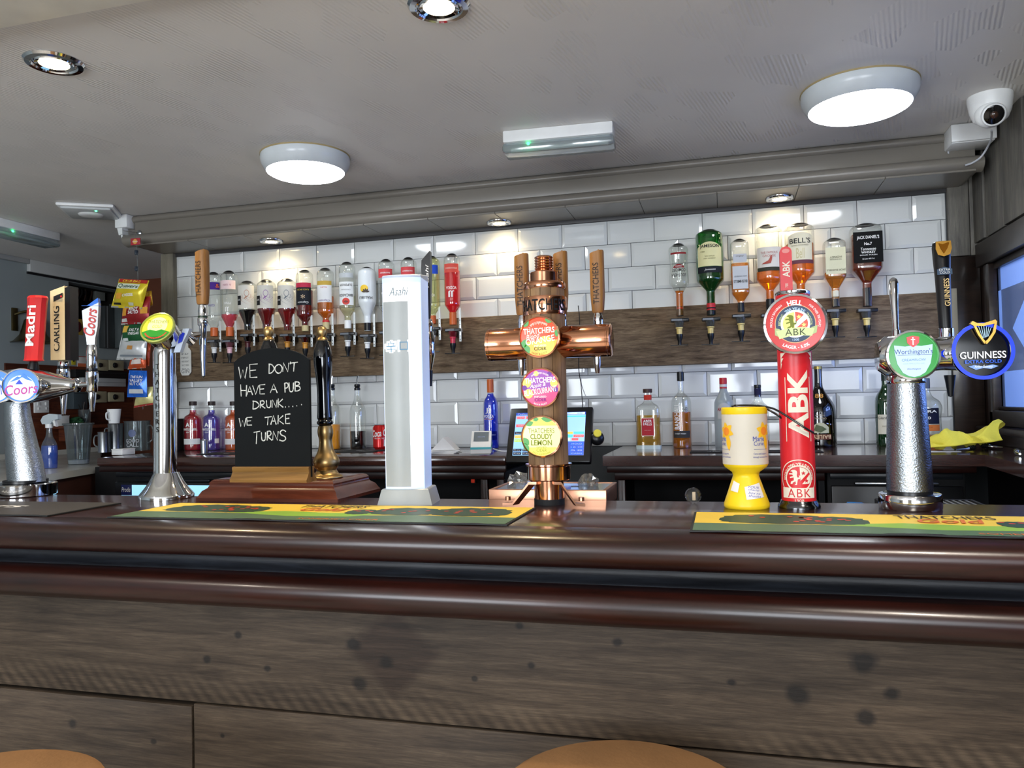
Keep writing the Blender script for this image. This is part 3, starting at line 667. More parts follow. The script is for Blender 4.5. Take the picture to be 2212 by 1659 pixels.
# ---------------------------------------------------------------- copper and wood cider tower
C = Tw(1187, -1.655, 'cider_tower', 'copper and wood cider tower with three round illuminated badges', 'beer tower'); t, k = C.t, C.k
z = lambda y: C.z(1187, y)
obj('foot_ring', cyl(33*k, 0, z(1076), 36), blackm, t)
obj('stem', cyl(32*k, z(1076), z(1030), 36), copper, t)
obj('collar', lathe([(0, z(1036)), (45*k, z(1036)), (47*k, z(1034)), (47*k, z(1006)), (50*k, z(1004)), (50*k, z(1001)), (0, z(1001))], 48), copper, t)
def bracket(sx):
    a, b = Vector((sx*30*k, -30*k, z(1040))), Vector((sx*64*k, -44*k, .006)); c = Vector((sx*84*k, -50*k, .006)); o = Vector((sx*14*k, -26*k, z(1040)))
    rings = []
    for P, w in ((o, 15), (a, 15), (b, 13), (c, 13)):
        d = Vector((.45*sx if False else .5, 1.*sx*-.0+.0, 0)); s_ = Vector((-.45*sx, .9, 0)).normalized()*w*k*.8
        rings.append([P-s_+Vector((0, 0, -.003)), P+s_+Vector((0, 0, -.003)), P+s_+Vector((0, 0, .003)), P-s_+Vector((0, 0, .003))])
    o_ = obj('bracket', loft(rings), coppery, t, smooth=20)
    obj('bolt', cyl(6*k, .008, .016, 10, c=tuple(c-Vector((sx*5*k, 0, 0)))), coppery, o_)
bracket(-1); bracket(1)
ns = 12; zb, zt = z(1003), z(618)
for i in range(ns):
    a0, a1 = 2*PI*i/ns+.012, 2*PI*(i+1)/ns-.012; am = (a0+a1)/2
    P = [(43*k*math.cos(a), 43*k*math.sin(a)) for a in (a0, a0*.67+a1*.33, a0*.33+a1*.67, a1)]+[(36*k*math.cos(a1), 36*k*math.sin(a1)), (36*k*math.cos(a0), 36*k*math.sin(a0))]
    obj('stave', prism(P, zb, zt, 'xy'), wood_c, t, smooth=30)
obj('core', cyl(38*k, zb, zt, 24), blackm, t)
band = obj('name_band', lathe([(43*k, z(682)), (47*k, z(682)), (48*k, z(679)), (48*k, z(646)), (47*k, z(643)), (43*k, z(643))], 48), copper, t)
txt(band, 'THATCHERS', 48*k*2.6, 25*k, around(48*k, (z(682)+z(643))/2, .0), blackm, bold=.01, cut=.004)
cap = obj('cap_ring', lathe([(0, z(626)), (45*k, z(626)), (46*k, z(624)), (46*k, z(614)), (44*k, z(611)), (0, z(611))], 48), copper, t)
obj('cap', cyl(31*k, z(611), z(588), 40, bev=2*k), copper, t)
rib = []; zz = z(588); hh = z(553)-z(588)
for i in range(6): rib += [(19*k, zz+hh*i/6), (20.5*k, zz+hh*(i+.5)/6), (18*k, zz+hh*(i+.9)/6)]
obj('threaded_knob', lathe([(0, zz)]+rib+[(17*k, zz+hh), (0, zz+hh)], 30), copper, t)
# arms
za = z(740); ra = 35*k
for xa, nm in ((1055, -1), (1322, 1)):
    xe = C.x(xa, 742); L = abs(xe)
    obj('arm', along(lathe([(ra*.98, 30*k), (ra, 31*k), (ra, L*.93), (ra*1.02, L*.935), (ra*1.02, L*.95), (ra, L*.955), (ra, L*.985), (ra*.92, L), (0, L)], 40), (0, 0, za), (nm, 0, 0)), copper, t)
for x, y0, y1 in ((1129, 545, 681), (1213, 540, 672), (1292, 538, 676)):
    dy = .045
    wood_handle(t, x, y0, y1, dy, C)
    P = C.p(x, y1, dy); ferrule(t, P, k, za+ra*.8, P.z+.002)
for x in (1126, 1290):
    P = C.p(x, 778, .02)
    obj('spout', lathe([(0, 0), (8*k, 0), (7.5*k, -20*k), (4.5*k, -40*k), (0, -40*k)], 16, c=(P.x, .02, za-ra+.006)), chrome, t)
def cider_badge(y, r, cols, dy=-.062):
    P = Vector((0, dy, z(y))); o = obj('badge_mount', along(cyl(r*.5*k, 0, .016, 20), (0, -.036, z(y)), (0, -1, 0)), copper, t)
    return badge(t, tuple(P), (0, -1, 0), r*k, copper, cols, .022)
go, gy, gw, gg = glow('orange', '#f4531f', .9), glow('yellow', '#ffc21e', 1.0), glow('white', '#fff6e6', 1.3), glow('green', '#3fb13a', .7)
gp, gm, gl, gyl = glow('pink', '#ee4f8e', .9), glow('purple', '#a022b8', .8), glow('lemon', '#fbf7a8', 1.25), glow('pale_yellow', '#f6ea4a', 1.0)
gdk, gbr = mat('glow_brown_print', '#5a2a10', .5), mat('glow_olive_print', '#7c8a14', .5, emis=.12)
def leaf(c, a, L, w):
    ca, sa = math.cos(a), math.sin(a); P = []
    for i in range(9): f = i/8; P.append((f*L, w*math.sin(PI*f)))
    for i in range(7, 0, -1): f = i/8; P.append((f*L, -w*math.sin(PI*f)))
    return [(c[0]+x*ca-y*sa, c[1]+x*sa+y*ca) for x, y in P]
b, m_ = cider_badge(732, 43, go); R = 43*k
shape(b, 'print', [(R*.92*math.cos(a), R*.92*math.sin(a)) for a in [math.radians(d) for d in range(195, 351, 5)]], m_, gy, .0004)
shape(b, 'print', disc(R*.45, 24, (R*.3, -R*.42)), m_, gyl, .0005)
for q in (leaf((-R*.85, -R*.55), 1.2, R*.5, R*.16), leaf((-R*.5, -R*.8), 2.0, R*.5, R*.15), leaf((R*.86, -R*.05), 1.4, R*.45, R*.12), leaf((-R*.75, R*.5), .9, R*.4, R*.12), leaf((R*.3, R*.85), -.4, R*.4, R*.12)): shape(b, 'leaf_print', q, m_, gg, .0006)
for i in range(13):
    a = PI*i/12
    shape(b, 'ray_print', [(R*.5*math.cos(a-.02), R*.3+R*.3*math.sin(a-.02)), (R*.62*math.cos(a), R*.3+R*.42*math.sin(a)), (R*.5*math.cos(a+.02), R*.3+R*.3*math.sin(a+.02))], m_, gw, .0006)
txt(b, 'THATCHERS', R*1.55, R*.28, m_, gw, bold=.02, at=(0, R*.3), k=.0008, rot=2); txt(b, 'Blood', R*.7, R*.24, m_, gw, shear=.35, at=(-R*.3, R*.04), k=.0008, rot=10)
txt(b, 'ORANGE', R*1.45, R*.3, m_, gw, bold=.01, at=(R*.05, -R*.16), k=.0008, rot=8); txt(b, 'INFUSED', R*.6, R*.09, m_, gw, at=(R*.05, -R*.43), k=.0008); txt(b, 'CIDER', R*.62, R*.16, m_, gdk, bold=.02, at=(R*.05, -R*.58), k=.0008)
txt(b, 'FAMILY CIDER MAKERS', R*.9, R*.09, arc(m_, R*.7), gw, k=.0008); txt(b, 'SWEET & ZESTY', R*.8, R*.09, arc(m_, R*.84, -PI/2, True), gdk, k=.0008)
b, m_ = cider_badge(838, 41, gp); R = 41*k
shape(b, 'print', [(R*.9*math.cos(a), R*.9*math.sin(a)) for a in [math.radians(d) for d in range(5, 176, 5)]]+[(-R*.85, -R*.1), (R*.85, R*.02)], m_, gm, .0004)
for q in (disc(R*.24, 10, (-R*.7, R*.25)), disc(R*.2, 10, (R*.72, R*.2)), disc(R*.25, 9, (-R*.62, -R*.3)), disc(R*.14, 9, (-R*.2, R*.72))): shape(b, 'print', q, m_, gyl, .0006)
for q in (disc(R*.14, 9, (-R*.82, R*.0)), disc(R*.13, 9, (R*.82, -R*.12)), disc(R*.12, 9, (R*.5, R*.7))): shape(b, 'print', q, m_, mat('glow_berry', '#5c1780', .4, emis=.4), .0007)
txt(b, 'THATCHERS', R*1.6, R*.28, m_, gw, bold=.02, at=(0, R*.38), k=.0009, rot=2); txt(b, 'Apple &', R*.85, R*.26, m_, gw, shear=.35, at=(-R*.12, R*.1), k=.0009, rot=8)
txt(b, 'BLACKCURRANT', R*1.7, R*.3, m_, gw, bold=.01, at=(0, -R*.17), k=.0009, rot=8); txt(b, 'INFUSED', R*.62, R*.09, m_, gw, at=(0, -R*.46), k=.0009); txt(b, 'CIDER', R*.62, R*.16, m_, mat('purple_print', '#6d1176', .5, emis=.15), bold=.02, at=(0, -R*.62), k=.0009)
txt(b, 'FAMILY CIDER MAKERS', R*.95, R*.09, arc(m_, R*.74), gw, k=.0009); txt(b, 'RICH & FRUITY', R*.7, R*.08, arc(m_, R*.86, -PI/2, True), gw, k=.0009)
b, m_ = cider_badge(940, 43, gl); R = 43*k
for q in ([(R*.92*math.cos(a), R*.92*math.sin(a)) for a in [math.radians(d) for d in range(215, 326, 5)]], [(R*.92*math.cos(a), R*.92*math.sin(a)) for a in [math.radians(d) for d in range(35, 146, 5)]]): shape(b, 'print', q, m_, gyl, .0004)
for q in (leaf((-R*.9, -R*.05), -.9, R*.45, R*.14), leaf((-R*.9, -.3*R), -1.0, R*.5, R*.14), leaf((-R*.75, R*.55), .4, R*.4, R*.12), leaf((0, R*.88), -.15, R*.6, R*.14), leaf((-R*.4, R*.8), .2, R*.3, R*.1)): shape(b, 'leaf_print', q, m_, gg, .0006)
txt(b, 'THATCHERS', R*1.3, R*.24, m_, gbr, at=(0, R*.28), k=.0008); txt(b, 'CLOUDY', R*1.1, R*.26, m_, gbr, bold=.02, at=(0, 0), k=.0008); txt(b, 'LEMON', R*1.05, R*.27, m_, gbr, bold=.02, at=(0, -R*.3), k=.0008)
txt(b, 'INFUSED', R*.5, R*.09, m_, gbr, at=(0, -R*.52), k=.0008); txt(b, 'CIDER', R*.5, R*.15, m_, gbr, at=(0, -R*.66), k=.0008); txt(b, 'ZINGY & REFRESHING', R*.95, R*.08, arc(m_, R*.86, -PI/2, True), gbr, k=.0008)

# ---------------------------------------------------------------- tall white illuminated tower
C = Tw(886, -1.66, 'lager_tower', 'tall white glowing beer tower with grey front panel and kanji', 'beer tower', .16); t, k = C.t, C.k
z = lambda y: C.z(886, y)
wgrey = mat('tower_grey_plastic', '#a7acac', .35); wl = mat('tower_light', '#ffffff', .4, emis=.9, ecol='#f4faff'); wl2 = mat('tower_side_light', '#c9dcff', .35, emis=.26, ecol='#b7cfff')
pr = [(-42*k, -40*k), (-28*k, -47*k), (0, -49*k), (28*k, -47*k), (42*k, -40*k), (42*k, 30*k), (-42*k, 30*k)]
obj('base_plinth', loft([[(a*1.4, b*1.25, 0) for a, b in pr], [(a*1.37, b*1.22, 5*k) for a, b in pr], [(a*1.2, b*1.12, z(1053)) for a, b in pr], [(a*1.14, b*1.08, z(1051)) for a, b in pr]]), wgrey, t, smooth=30)
obj('column', prism(pr, z(1051), z(606), 'xy'), wl2, t, smooth=30)
obj('top_cap', loft([[(a, b, z(606)) for a, b in pr], [(a*1.0, b*1.0, z(602)+(.010 if b > 0 else 0)) for a, b in pr], [(a*.96, b*.96, z(600)+(.010 if b > 0 else 0)) for a, b in pr]]), mat('tower_top', '#b9c6dc', .3), t, smooth=30)
def tfront(a, b, kk=0):
    y = -49*k+ (a/(42*k))**2*4.5*k*2; return (a, y-.0012-kk, b)
fp = obj('front_light', prism([(-40.5*k, -42.2*k), (-28*k, -48.2*k), (0, -50.4*k), (28*k, -48.2*k), (40.5*k, -42.2*k), (38*k, -38*k), (-38*k, -38*k)], z(1046), z(618), 'xy'), wl, t, smooth=60)
gpn = gridshape(t, 'front_panel', -39*k, 16*k, z(1046), z(657), tfront, wgrey, .005, 12)
None if True else gridshape(t, 'panel_lower', 16*k, 24*k, z(1046), z(657), tfront, wl, .0023, 3)
txt(fp, 'Asahi', 42*k, 18*k, tfront, mat('slate_print', '#5b6f78', .4), shear=.3, at=(-4*k, z(636)), k=.003)
gkb = mat('kanji_halo', '#ffffff', .4, emis=.8)
shape(gpn, 'halo_print', [(-34*k, z(762)), (-34*k, z(756)), (-37*k, z(756)), (-37*k, z(745)), (-32*k, z(745)), (-32*k, z(740)), (-24*k, z(740)), (-24*k, z(738)), (-18*k, z(738)), (-18*k, z(740)), (-9*k, z(740)), (-9*k, z(758)), (-13*k, z(758)), (-13*k, z(762)), (-17*k, z(762)), (-17*k, z(765)), (-26*k, z(765)), (-26*k, z(762))], tfront, gkb, .0056)
shape(gpn, 'halo_print', rect(-7*k, 19*k, z(763), z(738)), tfront, gkb, .0056)
kin = mat('kanji_blue', '#5d8fae', .4)
for u0_, u1_, v0_, v1_ in ((-30, -13, 744, 745.5), (-33, -11, 750, 752), (-32, -12, 757, 758.5), (-22.5, -20.5, 740, 744), (-22.5, -20.5, 752, 764), (-28, -26.5, 745, 750), (-17, -15.5, 745, 750), (-3, 15, 742, 744), (-3, 15, 757, 759.5), (-3, -1, 742, 759), (13, 15, 742, 759)):
    shape(gpn, 'kanji_stroke', rect(u0_*k, u1_*k, z(v1_), z(v0_)), tfront, kin, .0064)
# its black tap behind
P = C.p(940, 690, .13); Q = C.p(936, 552, .13)
obj('tap_handle', loft([[Vector(P)+Vector((dx*w, dyy*w, (Q.z-P.z)*f+(0 if f < 1 else dx*.012))) for dx, dyy in ((-1, -1), (1, -1), (1, 1), (-1, 1))] for f, w in ((0, .006), (.3, .009), (.8, .012), (1, .011))]), black, t, smooth=30)
txt(t, 'Asahi', .06, .008, flat((P.x+.003, P.y-.0112, P.z+.11), (1, 0, 0), (0, 0, 1), n=(0, -1, 0)), inkw, rot=90, shear=.3)
obj('tap_body', [lathe([(0, -.03), (.012, -.03), (.014, -.01), (.011, .0), (.006, .004), (0, .004)], 16, c=tuple(P)), lathe([(0, -.13), (.008, -.13), (.017, -.09), (.019, -.06), (.014, -.03), (0, -.03)], 18, c=tuple(P)), tube([P+Vector((0, 0, -.05)), P+Vector((-.02, -.08, -.05))], .01, 12)], chrome, t)
obj('tap_nozzle', lathe([(0, -.17), (.008, -.17), (.011, -.13), (0, -.13)], 14, c=tuple(P)), black, t)

# ---------------------------------------------------------------- red lager tower
C = Tw(1726, -1.66, 'lager_tower', 'red cylindrical lager tower with round lit badge and red lever', 'beer tower'); t, k = C.t, C.k
z = lambda y: C.z(1726, y)
red = mat('tower_red', '#d3232c', .35); cream = mat('cream_print', '#e6ddcd', .5); redp = mat('red_print', '#c8222c', .45)
obj('flange', lathe([(0, 0), (44*k, 0), (44*k, 4*k), (39*k, 11*k), (37*k, 16*k), (0, 16*k)], 40), mat('dark_chrome', '#5b5d60', .15, 1), t)
r = 35.5*k
obj('column', cyl(r, z(1084), z(636), 48), red, t)
obj('top_rim', lathe([(r, z(638)), (r*1.02, z(637)), (r*1.02, z(631)), (r*.95, z(629)), (0, z(629))], 40), chrome, t)
mr = around(r, 0, .12)
txt(t, 'ABK', z(800)-z(945), 42*k, around(r, (z(800)+z(945))/2, .05), cream, bold=.03, rot=90, cut=.004)
for s_ in (-1, 1): gridshape(t, 'stripe_print', s_*26*k-.8*k, s_*26*k+.8*k, z(952), z(815), around(r, 0, .05), cream, .0004, 1)
zc = z(1030); M2 = around(r, zc, -.05); Rr = 40*k
def cyl_ring(r0, r1, m, kk):
    n = 56
    V = [M2(*p, kk) for p in disc(r0, n)]+[M2(*p, kk) for p in disc(r1, n)]
    obj('crest_print', (V, [(i, (i+1) % n, n+(i+1) % n, n+i) for i in range(n)]), m, t, smooth=0)
cyl_ring(38*k, 40*k, cream, .0003); cyl_ring(25*k, 28*k, cream, .0003)
txt(t, '700 YEARS', 42*k, 8.5*k, arc(M2, 29*k), cream, bold=.02, cut=.003); txt(t, 'BREWING', 30*k, 7*k, arc(M2, 29*k, 2.75), cream, cut=.003); txt(t, 'TRADITION', 30*k, 7*k, arc(M2, 29*k, .4), cream, cut=.003)
shape(t, 'crest_print', [(2*k, 24*k)]+[(24*k*math.cos(math.radians(a)), 24*k*math.sin(math.radians(a))) for a in range(80, 30, -6)]+[(3*k, -5*k)], M2, cream, .0003, .003)
shape(t, 'crest_print', [(24*k*math.cos(math.radians(a)), 24*k*math.sin(math.radians(a))) for a in range(20, -30, -6)]+[(6*k, -12*k)], M2, cream, .0003, .003)
for c_ in ((9*k, 11*k), (15*k, -5*k)): shape(t, 'star_print', star(5*k, c_), M2, redp, .0007, .003)
lion = [(a-5, b) for a, b in ((-3, 18), (-8, 18), (-12, 15), (-8, 14), (-7, 11), (-14, 11), (-15, 8), (-8, 8), (-6, 5), (-13, 3), (-13, 0), (-5, 2), (-5, -4), (-11, -7), (-12, -12), (-8, -12), (-7, -9), (-2, -6), (-1, -11), (-4, -14), (1, -14), (2, -7), (3, -2), (7, -1), (8, 5), (5, 7), (6, 2), (2, 2), (1, 7), (2, 12), (1, 16))]
shape(t, 'crest_print', [(a*k, b_*k) for a, b_ in lion], M2, cream, .0003, .003)
gridshape(t, 'banner_print', -36*k, 34*k, -42*k, -20*k, M2, cream, .0008, 16); txt(t, 'ABK', 46*k, 18*k, M2, redp, at=(0, -31*k), k=.0012, cut=.003, sp=1.15); txt(t, '1308', 18*k, 6*k, M2, cream, at=(0, -47*k), k=.0006, cut=.003)
for s_ in (-1, 1):
    for j in range(3): shape(t, 'zigzag_print', [(s_*36*k, z(763+j*11)), (s_*(24+j*4)*k, z(763+j*11)), (s_*36*k, z(776+j*11))], around(r, 0, .05), cream, .0005, .004)
hb = C.p(1699, 632, .02); ht = C.p(1698, 534, .02); hw_ = 12.5*k
hs = [(-hw_, 0)]+[(hw_*math.cos(a), (ht.z-hb.z)-hw_+hw_*math.sin(a)) for a in [PI-PI*i/10 for i in range(11)]]+[(hw_, 0)]
lv = obj('lever', prism([(a+hb.x, b_+hb.z) for a, b_ in hs], .01, .03, 'xz'), red, t, smooth=30)
lm_ = flat((hb.x, .01, (hb.z+ht.z)/2), n=(0, -1, 0)); txt(lv, 'ABK', 36*k, 15*k, lm_, cream, bold=.02, rot=90, at=(0, 0)); txt(lv, '700', 9*k, 6*k, lm_, cream, at=(0, -36*k), rot=90); shape(lv, 'crest_print', disc(8*k, 20, (0, 40*k), .6), lm_, mat('pink_print', '#e08a86', .5))
b, m_ = badge(t, (C.x(1718, 705, -.06), -.06, z(705)), (-.06, -1, .03), 62*k, chrome, glow('abk_red', '#e3302c', .75), .04); R = 62*k
obj('badge_mount', along(cyl(20*k, 0, .018, 20), (0, -.03, z(705)), (0, -1, 0)), chrome, t)
gcream, gwh, gnav = glow('cream', '#fbf3c0', 1.0), glow('white_lit', '#ffffff', 1.1), mat('badge_navy', '#1c2f4c', .4, emis=.3)
ringshape(b, 'ring_print', R*.63, R*.655, m_, glow('orange_line', '#f6b072', .8), .0004); shape(b, 'ring_print', disc(R*.63, 48), m_, gnav, .0004); shape(b, 'ring_print', disc(R*.47, 44), m_, gwh, .0006)
cc = (0, R*.02)
shape(b, 'crest_print', [(-R*.02, R*.4)]+[(R*.4*math.cos(math.radians(a)), R*.4*math.sin(math.radians(a))) for a in range(95, 226, 7)]+[(-R*.02, -R*.3)], m_, glow('crest_yellow', '#f3ee7a', .9), .0008)
gor = glow('crest_red', '#e8431f', .8)
shape(b, 'crest_print', [(0, R*.4)]+[(R*.4*math.cos(math.radians(a)), R*.4*math.sin(math.radians(a))) for a in range(88, 40, -6)]+[(R*.02, R*.05)], m_, gor, .0008)
shape(b, 'crest_print', [(R*.4*math.cos(math.radians(a)), R*.4*math.sin(math.radians(a))) for a in range(22, -24, -6)]+[(R*.04, -R*.13)], m_, gor, .0008)
for c_ in ((R*.12, R*.23), (R*.27, -R*.05)): shape(b, 'star_print', star(R*.09, c_), m_, glow('crest_yellow', '#f3ee7a', .9), .001)
shape(b, 'lion_print', [(a*R/62*1.0, b_*R/62*1.05+R*.0) for a, b_ in lion], m_, mat('olive_print', '#6f7a12', .5, emis=.1), .001)
shape(b, 'banner_print', [(-R*.66, -R*.12), (-R*.5, -R*.16), (-R*.55, -R*.42), (-R*.66, -R*.36)], m_, glow('banner_shade', '#c9dc8f', .6), .001); shape(b, 'banner_print', [(R*.7, -R*.08), (R*.5, -R*.14), (R*.52, -R*.38), (R*.66, -R*.33)], m_, glow('banner_shade', '#c9dc8f', .6), .001)
shape(b, 'banner_print', [(-R*.62, -R*.22), (-R*.2, -R*.14), (R*.2, -R*.12), (R*.6, -R*.18), (R*.52, -R*.43), (R*.2, -R*.4), (-R*.2, -R*.42), (-R*.52, -R*.5)], m_, glow('banner_green', '#dceaa0', .8), .0013)
txt(b, 'ABK', R*.66, R*.22, m_, mat('banner_ink', '#3d4422', .5), at=(0, -R*.28), k=.0017, sp=1.1)
txt(b, 'HELL', R*.48, R*.17, arc(m_, R*.72), gwh, bold=.03, k=.001); txt(b, 'LAGER - 5.0%', R*.86, R*.11, arc(m_, R*.8, -PI/2, True), gwh, bold=.02, k=.001)
txt(b, 'PROUDLY BAVARIAN', R*.85, R*.075, arc(m_, R*.77, PI*.86), gwh, k=.001); txt(b, 'FOR OVER 700 YEARS', R*.85, R*.075, arc(m_, R*.77, PI*.12), gwh, k=.001)
txt(b, '700 YEARS', R*.66, R*.11, arc(m_, R*.5), glow('sky', '#b9dcff', 1), bold=.02, k=.001); txt(b, 'BREWING', R*.4, R*.09, arc(m_, R*.5, PI*.9), glow('banner_green', '#dceaa0', .8), k=.001); txt(b, 'TRADITION', R*.44, R*.09, arc(m_, R*.5, PI*.1), glow('banner_green', '#dceaa0', .8), k=.001); txt(b, '1308', R*.2, R*.07, m_, glow('sky', '#b9dcff', 1), at=(0, -R*.54), k=.001)

# ---------------------------------------------------------------- stout and ale tower
C = Tw(1966, -1.655, 'stout_tower', 'frosty steel tower with green ale badge and black stout badge', 'beer tower'); t, k = C.t, C.k
z = lambda y: C.z(1966, y)
obj('base_ring', lathe([(0, 0), (61*k, 0), (62.5*k, 2*k), (62.5*k, 30*k), (61*k, 32*k), (50*k, 33*k), (0, 33*k)], 48), chrome, t)
obj('seal', cyl(45*k, 33*k, 40*k, 40), black, t)
obj('column', lathe([(46*k, 39*k), (44.5*k, z(1000)), (40*k, z(900)), (37*k, z(832)), (37*k, z(826))], 48), frost, t)
obj('neck', lathe([(38*k, z(828)), (39*k, z(826)), (39*k, z(818)), (36*k, z(810)), (0, z(800))], 40), chrome, t)
za = z(768); xg = C.x(2107, 768, -.02)
obj('cross_arm', along(lathe([(0, -58*k), (30*k, -56*k), (43*k, -40*k), (46*k, 0), (44*k, 20*k), (36*k, 45*k), (34*k, 70*k), (36*k, 110*k), (34*k, 120*k), (0, 122*k)], 36), (0, .0, za), (1, 0, 0)), chrome, t)
P = C.p(1936, 735, .03); Q = C.p(1929, 600, .05)
obj('lever', [tube([P, P+(Q-P)*.15, P+(Q-P)*.16, P+(Q-P)*.2, P+(Q-P)*.55, P+(Q-P)*.9, P+(Q-P)*.97, Q], [9*k, 9*k, 7*k, 6.5*k, 8*k, 10.5*k, 8*k, 3*k], 18)], chrome, t)
b, m_ = badge(t, (0.004, -46*k-.008, z(770)), (-.02, -1, .02), 51*k, chrome, glow('ale_green', '#37b34a', .65), .045); R = 51*k
gbl = glow('ale_blue', '#b4cff8', 1.15); ab = mat('ale_ink', '#233a8a', .5)
shape(b, 'shield_print', [(-R*.72, R*.42), (-R*.3, R*.36), (0, R*.4), (R*.3, R*.36), (R*.72, R*.42), (R*.7, R*.1), (R*.62, -R*.35), (R*.42, -R*.72), (R*.2, -R*.86), (0, -R*.9), (-R*.2, -R*.86), (-R*.42, -R*.72), (-R*.62, -R*.35), (-R*.7, R*.1)], m_, gbl, .0005)
shape(b, 'shield_print', [(-R*.24, R*.74), (0, R*.8), (R*.24, R*.74), (R*.22, R*.5), (R*.1, R*.38), (0, R*.32), (-R*.1, R*.38), (-R*.22, R*.5)], m_, glow('ale_red', '#e5383c', .9), .0008)
shape(b, 'sword_print', rect(-R*.02, R*.02, R*.42, R*.74), m_, gwh, .001); shape(b, 'sword_print', rect(-R*.08, R*.08, R*.62, R*.655), m_, gwh, .001)
txt(b, "Worthington's", R*1.42, R*.27, m_, ab, at=(0, R*.12), k=.001); shape(b, 'underline_print', rect(-R*.6, R*.68, -.0*R, R*.015), m_, ab, .001)
txt(b, 'CREAMFLOW', R*.9, R*.1, m_, mat('ale_grey_ink', '#5c86b8', .5), at=(0, -R*.2), k=.001); txt(b, 'OUR SMOOTH ALE', R*.8, R*.07, m_, mat('ale_pale_ink', '#a9c3e4', .5), at=(0, -R*.35), k=.001); txt(b, 'Worthington', R*.5, R*.09, m_, ab, shear=.5, at=(0, -R*.58), k=.001)
gblk = mat('stout_black', '#05060c', .12); gbe = glow('stout_blue', '#0f3df0', 1.1)
b, m_ = badge(t, (xg+.002, -.052, z(767)), (.02, -1, .02), 56*k, chrome, gblk, .03); R = 56*k
obj('badge_mount', along(cyl(26*k, 0, .04, 20), (xg, -.01, za), (0, -1, 0)), chrome, t)
ringshape(b, 'ring_print', R*.91, R*1.045, m_, gbe, .0045)
txt(b, 'GUINNESS', R*1.52, R*.26, m_, glow('stout_white', '#f4f6ff', 1.1), bold=.012, at=(0, -R*.14), k=.0025); txt(b, 'EXTRA COLD', R*1.2, R*.12, m_, glow('stout_sky', '#2a6cff', 1.0), bold=.01, at=(0, -R*.38), k=.0025)
txt(b, 'Arthur Guinness', R*.6, R*.1, m_, glow('stout_white', '#f4f6ff', 1.1), shear=.4, at=(0, -R*.56), k=.0028)
shape(b, 'wave_print', [(-R*.5, -R*.55), (-R*.3, -R*.5), (0, -R*.56), (R*.3, -R*.5), (R*.5, -R*.56), (R*.25, -R*.66), (0, -R*.62), (-R*.25, -R*.68)], m_, mat('wave_blue', '#6f8fc8', .4, emis=.3), .0022)
# harp
def harpmap(a, b_, kk=0): return m_(a, b_, kk)
hp = lambda pts, kk0, kk1: ([m_(a*R, b_*R, kk0) for a, b_ in pts]+[m_(a*R, b_*R, kk1) for a, b_ in pts], [tuple(range(len(pts)))]+[tuple(range(2*len(pts)-1, len(pts)-1, -1))]+[(i, i+len(pts), (i+1) % len(pts)+len(pts), (i+1) % len(pts)) for i in range(len(pts))])
hg = obj('harp', [hp([(-.42, 1.0), (-.34, 1.1), (-.2, 1.02), (0, 1.0), (.2, 1.06), (.4, 1.12), (.46, 1.04), (.4, .98), (.2, .94), (0, .9), (-.2, .92), (-.3, .92)], .002, .012), hp([(-.42, 1.0), (-.3, .92), (-.18, .6), (.02, .26), (.1, .3), (.0, .42), (-.1, .62), (-.22, .92), (-.3, 1.0)], .002, .010), hp([(.46, 1.02), (.38, .98), (.3, .66), (.14, .42), (.02, .3), (.1, .24), (.24, .4), (.4, .66)], .002, .010)], gold, b, smooth=30)
for i in range(7):
    f = i/6; shape(hg, 'harp_string', [((-.2+.52*f)*R-.008*R, .92*R), ((-.2+.52*f)*R+.012*R, .92*R), ((-.02+.2*f)*R+.012*R, (.45+.08*f)*R), ((-.02+.2*f)*R-.008*R, (.45+.08*f)*R)], m_, glow('string', '#bfe6ff', .9), .004)
# black stout handle
P = C.p(2043, 716, .03); Q = C.p(2032, 522, .06); d = Q-P; k2 = k
rings = []
for f, w, dd in ((0, 12, 10), (.03, 13, 11), (.3, 14.5, 12), (.6, 16, 13), (.8, 18, 14), (.93, 19, 14), (.985, 17, 12), (1, 12, 8)):
    rings.append([P+d*f+Vector((w*k*math.cos(a)*1.0, dd*k*math.sin(a), 0)) for a in [2*PI*i/20 for i in range(20)]])
hd = obj('tap_handle', loft(rings), black, t)
hm = flat(P+Vector((0, -.0155, 0)), (1, 0, 0), d.normalized(), n=(0, -1, .05))
dl = d.length
txt(hd, 'GUINNESS', 62*k, 11*k, hm, mat('gold_print', '#e8c98a', .4), bold=.01, rot=90, at=(2*k, dl*.42), k=.002); gridshape(hd, 'band_print', -15*k, 15*k, dl*.615, dl*.685, hm, mat('slate_blue_print', '#38506b', .4), .001, 6, top=lambda u: dl*.70-abs(u)*.35)
txt(hd, 'EXTRA', 22*k, 5*k, hm, inkw, at=(0, dl*.668), k=.002); txt(hd, 'COLD', 20*k, 5*k, hm, inkw, at=(0, dl*.637), k=.002)
gd = shape(hd, 'gold_plate', [(-15*k, dl*.985), (15*k, dl*.985), (16*k, dl*.9), (12*k, dl*.835), (0, dl*.815), (-12*k, dl*.835), (-16*k, dl*.9)], hm, gold, .0035)
shape(gd, 'harp_print', [(-10*k, dl*.965), (-2*k, dl*.95), (10*k, dl*.97), (11*k, dl*.955), (7*k, dl*.9), (0, dl*.845), (-6*k, dl*.9)], hm, mat('dark_gold', '#8a5a1c', .3, 1), .0045)
obj('tap_ferrule', lathe([(0, -12*k), (16*k, -12*k), (16*k, 6*k), (12*k, 8*k), (0, 8*k)], 20, c=tuple(P)), chrome, t)
obj('spout', lathe([(0, 0), (12*k, 0), (9*k, -20*k), (5*k, -46*k), (0, -48*k)], 16, c=(C.x(2052, 815, .03), .03, z(812))), black, t)

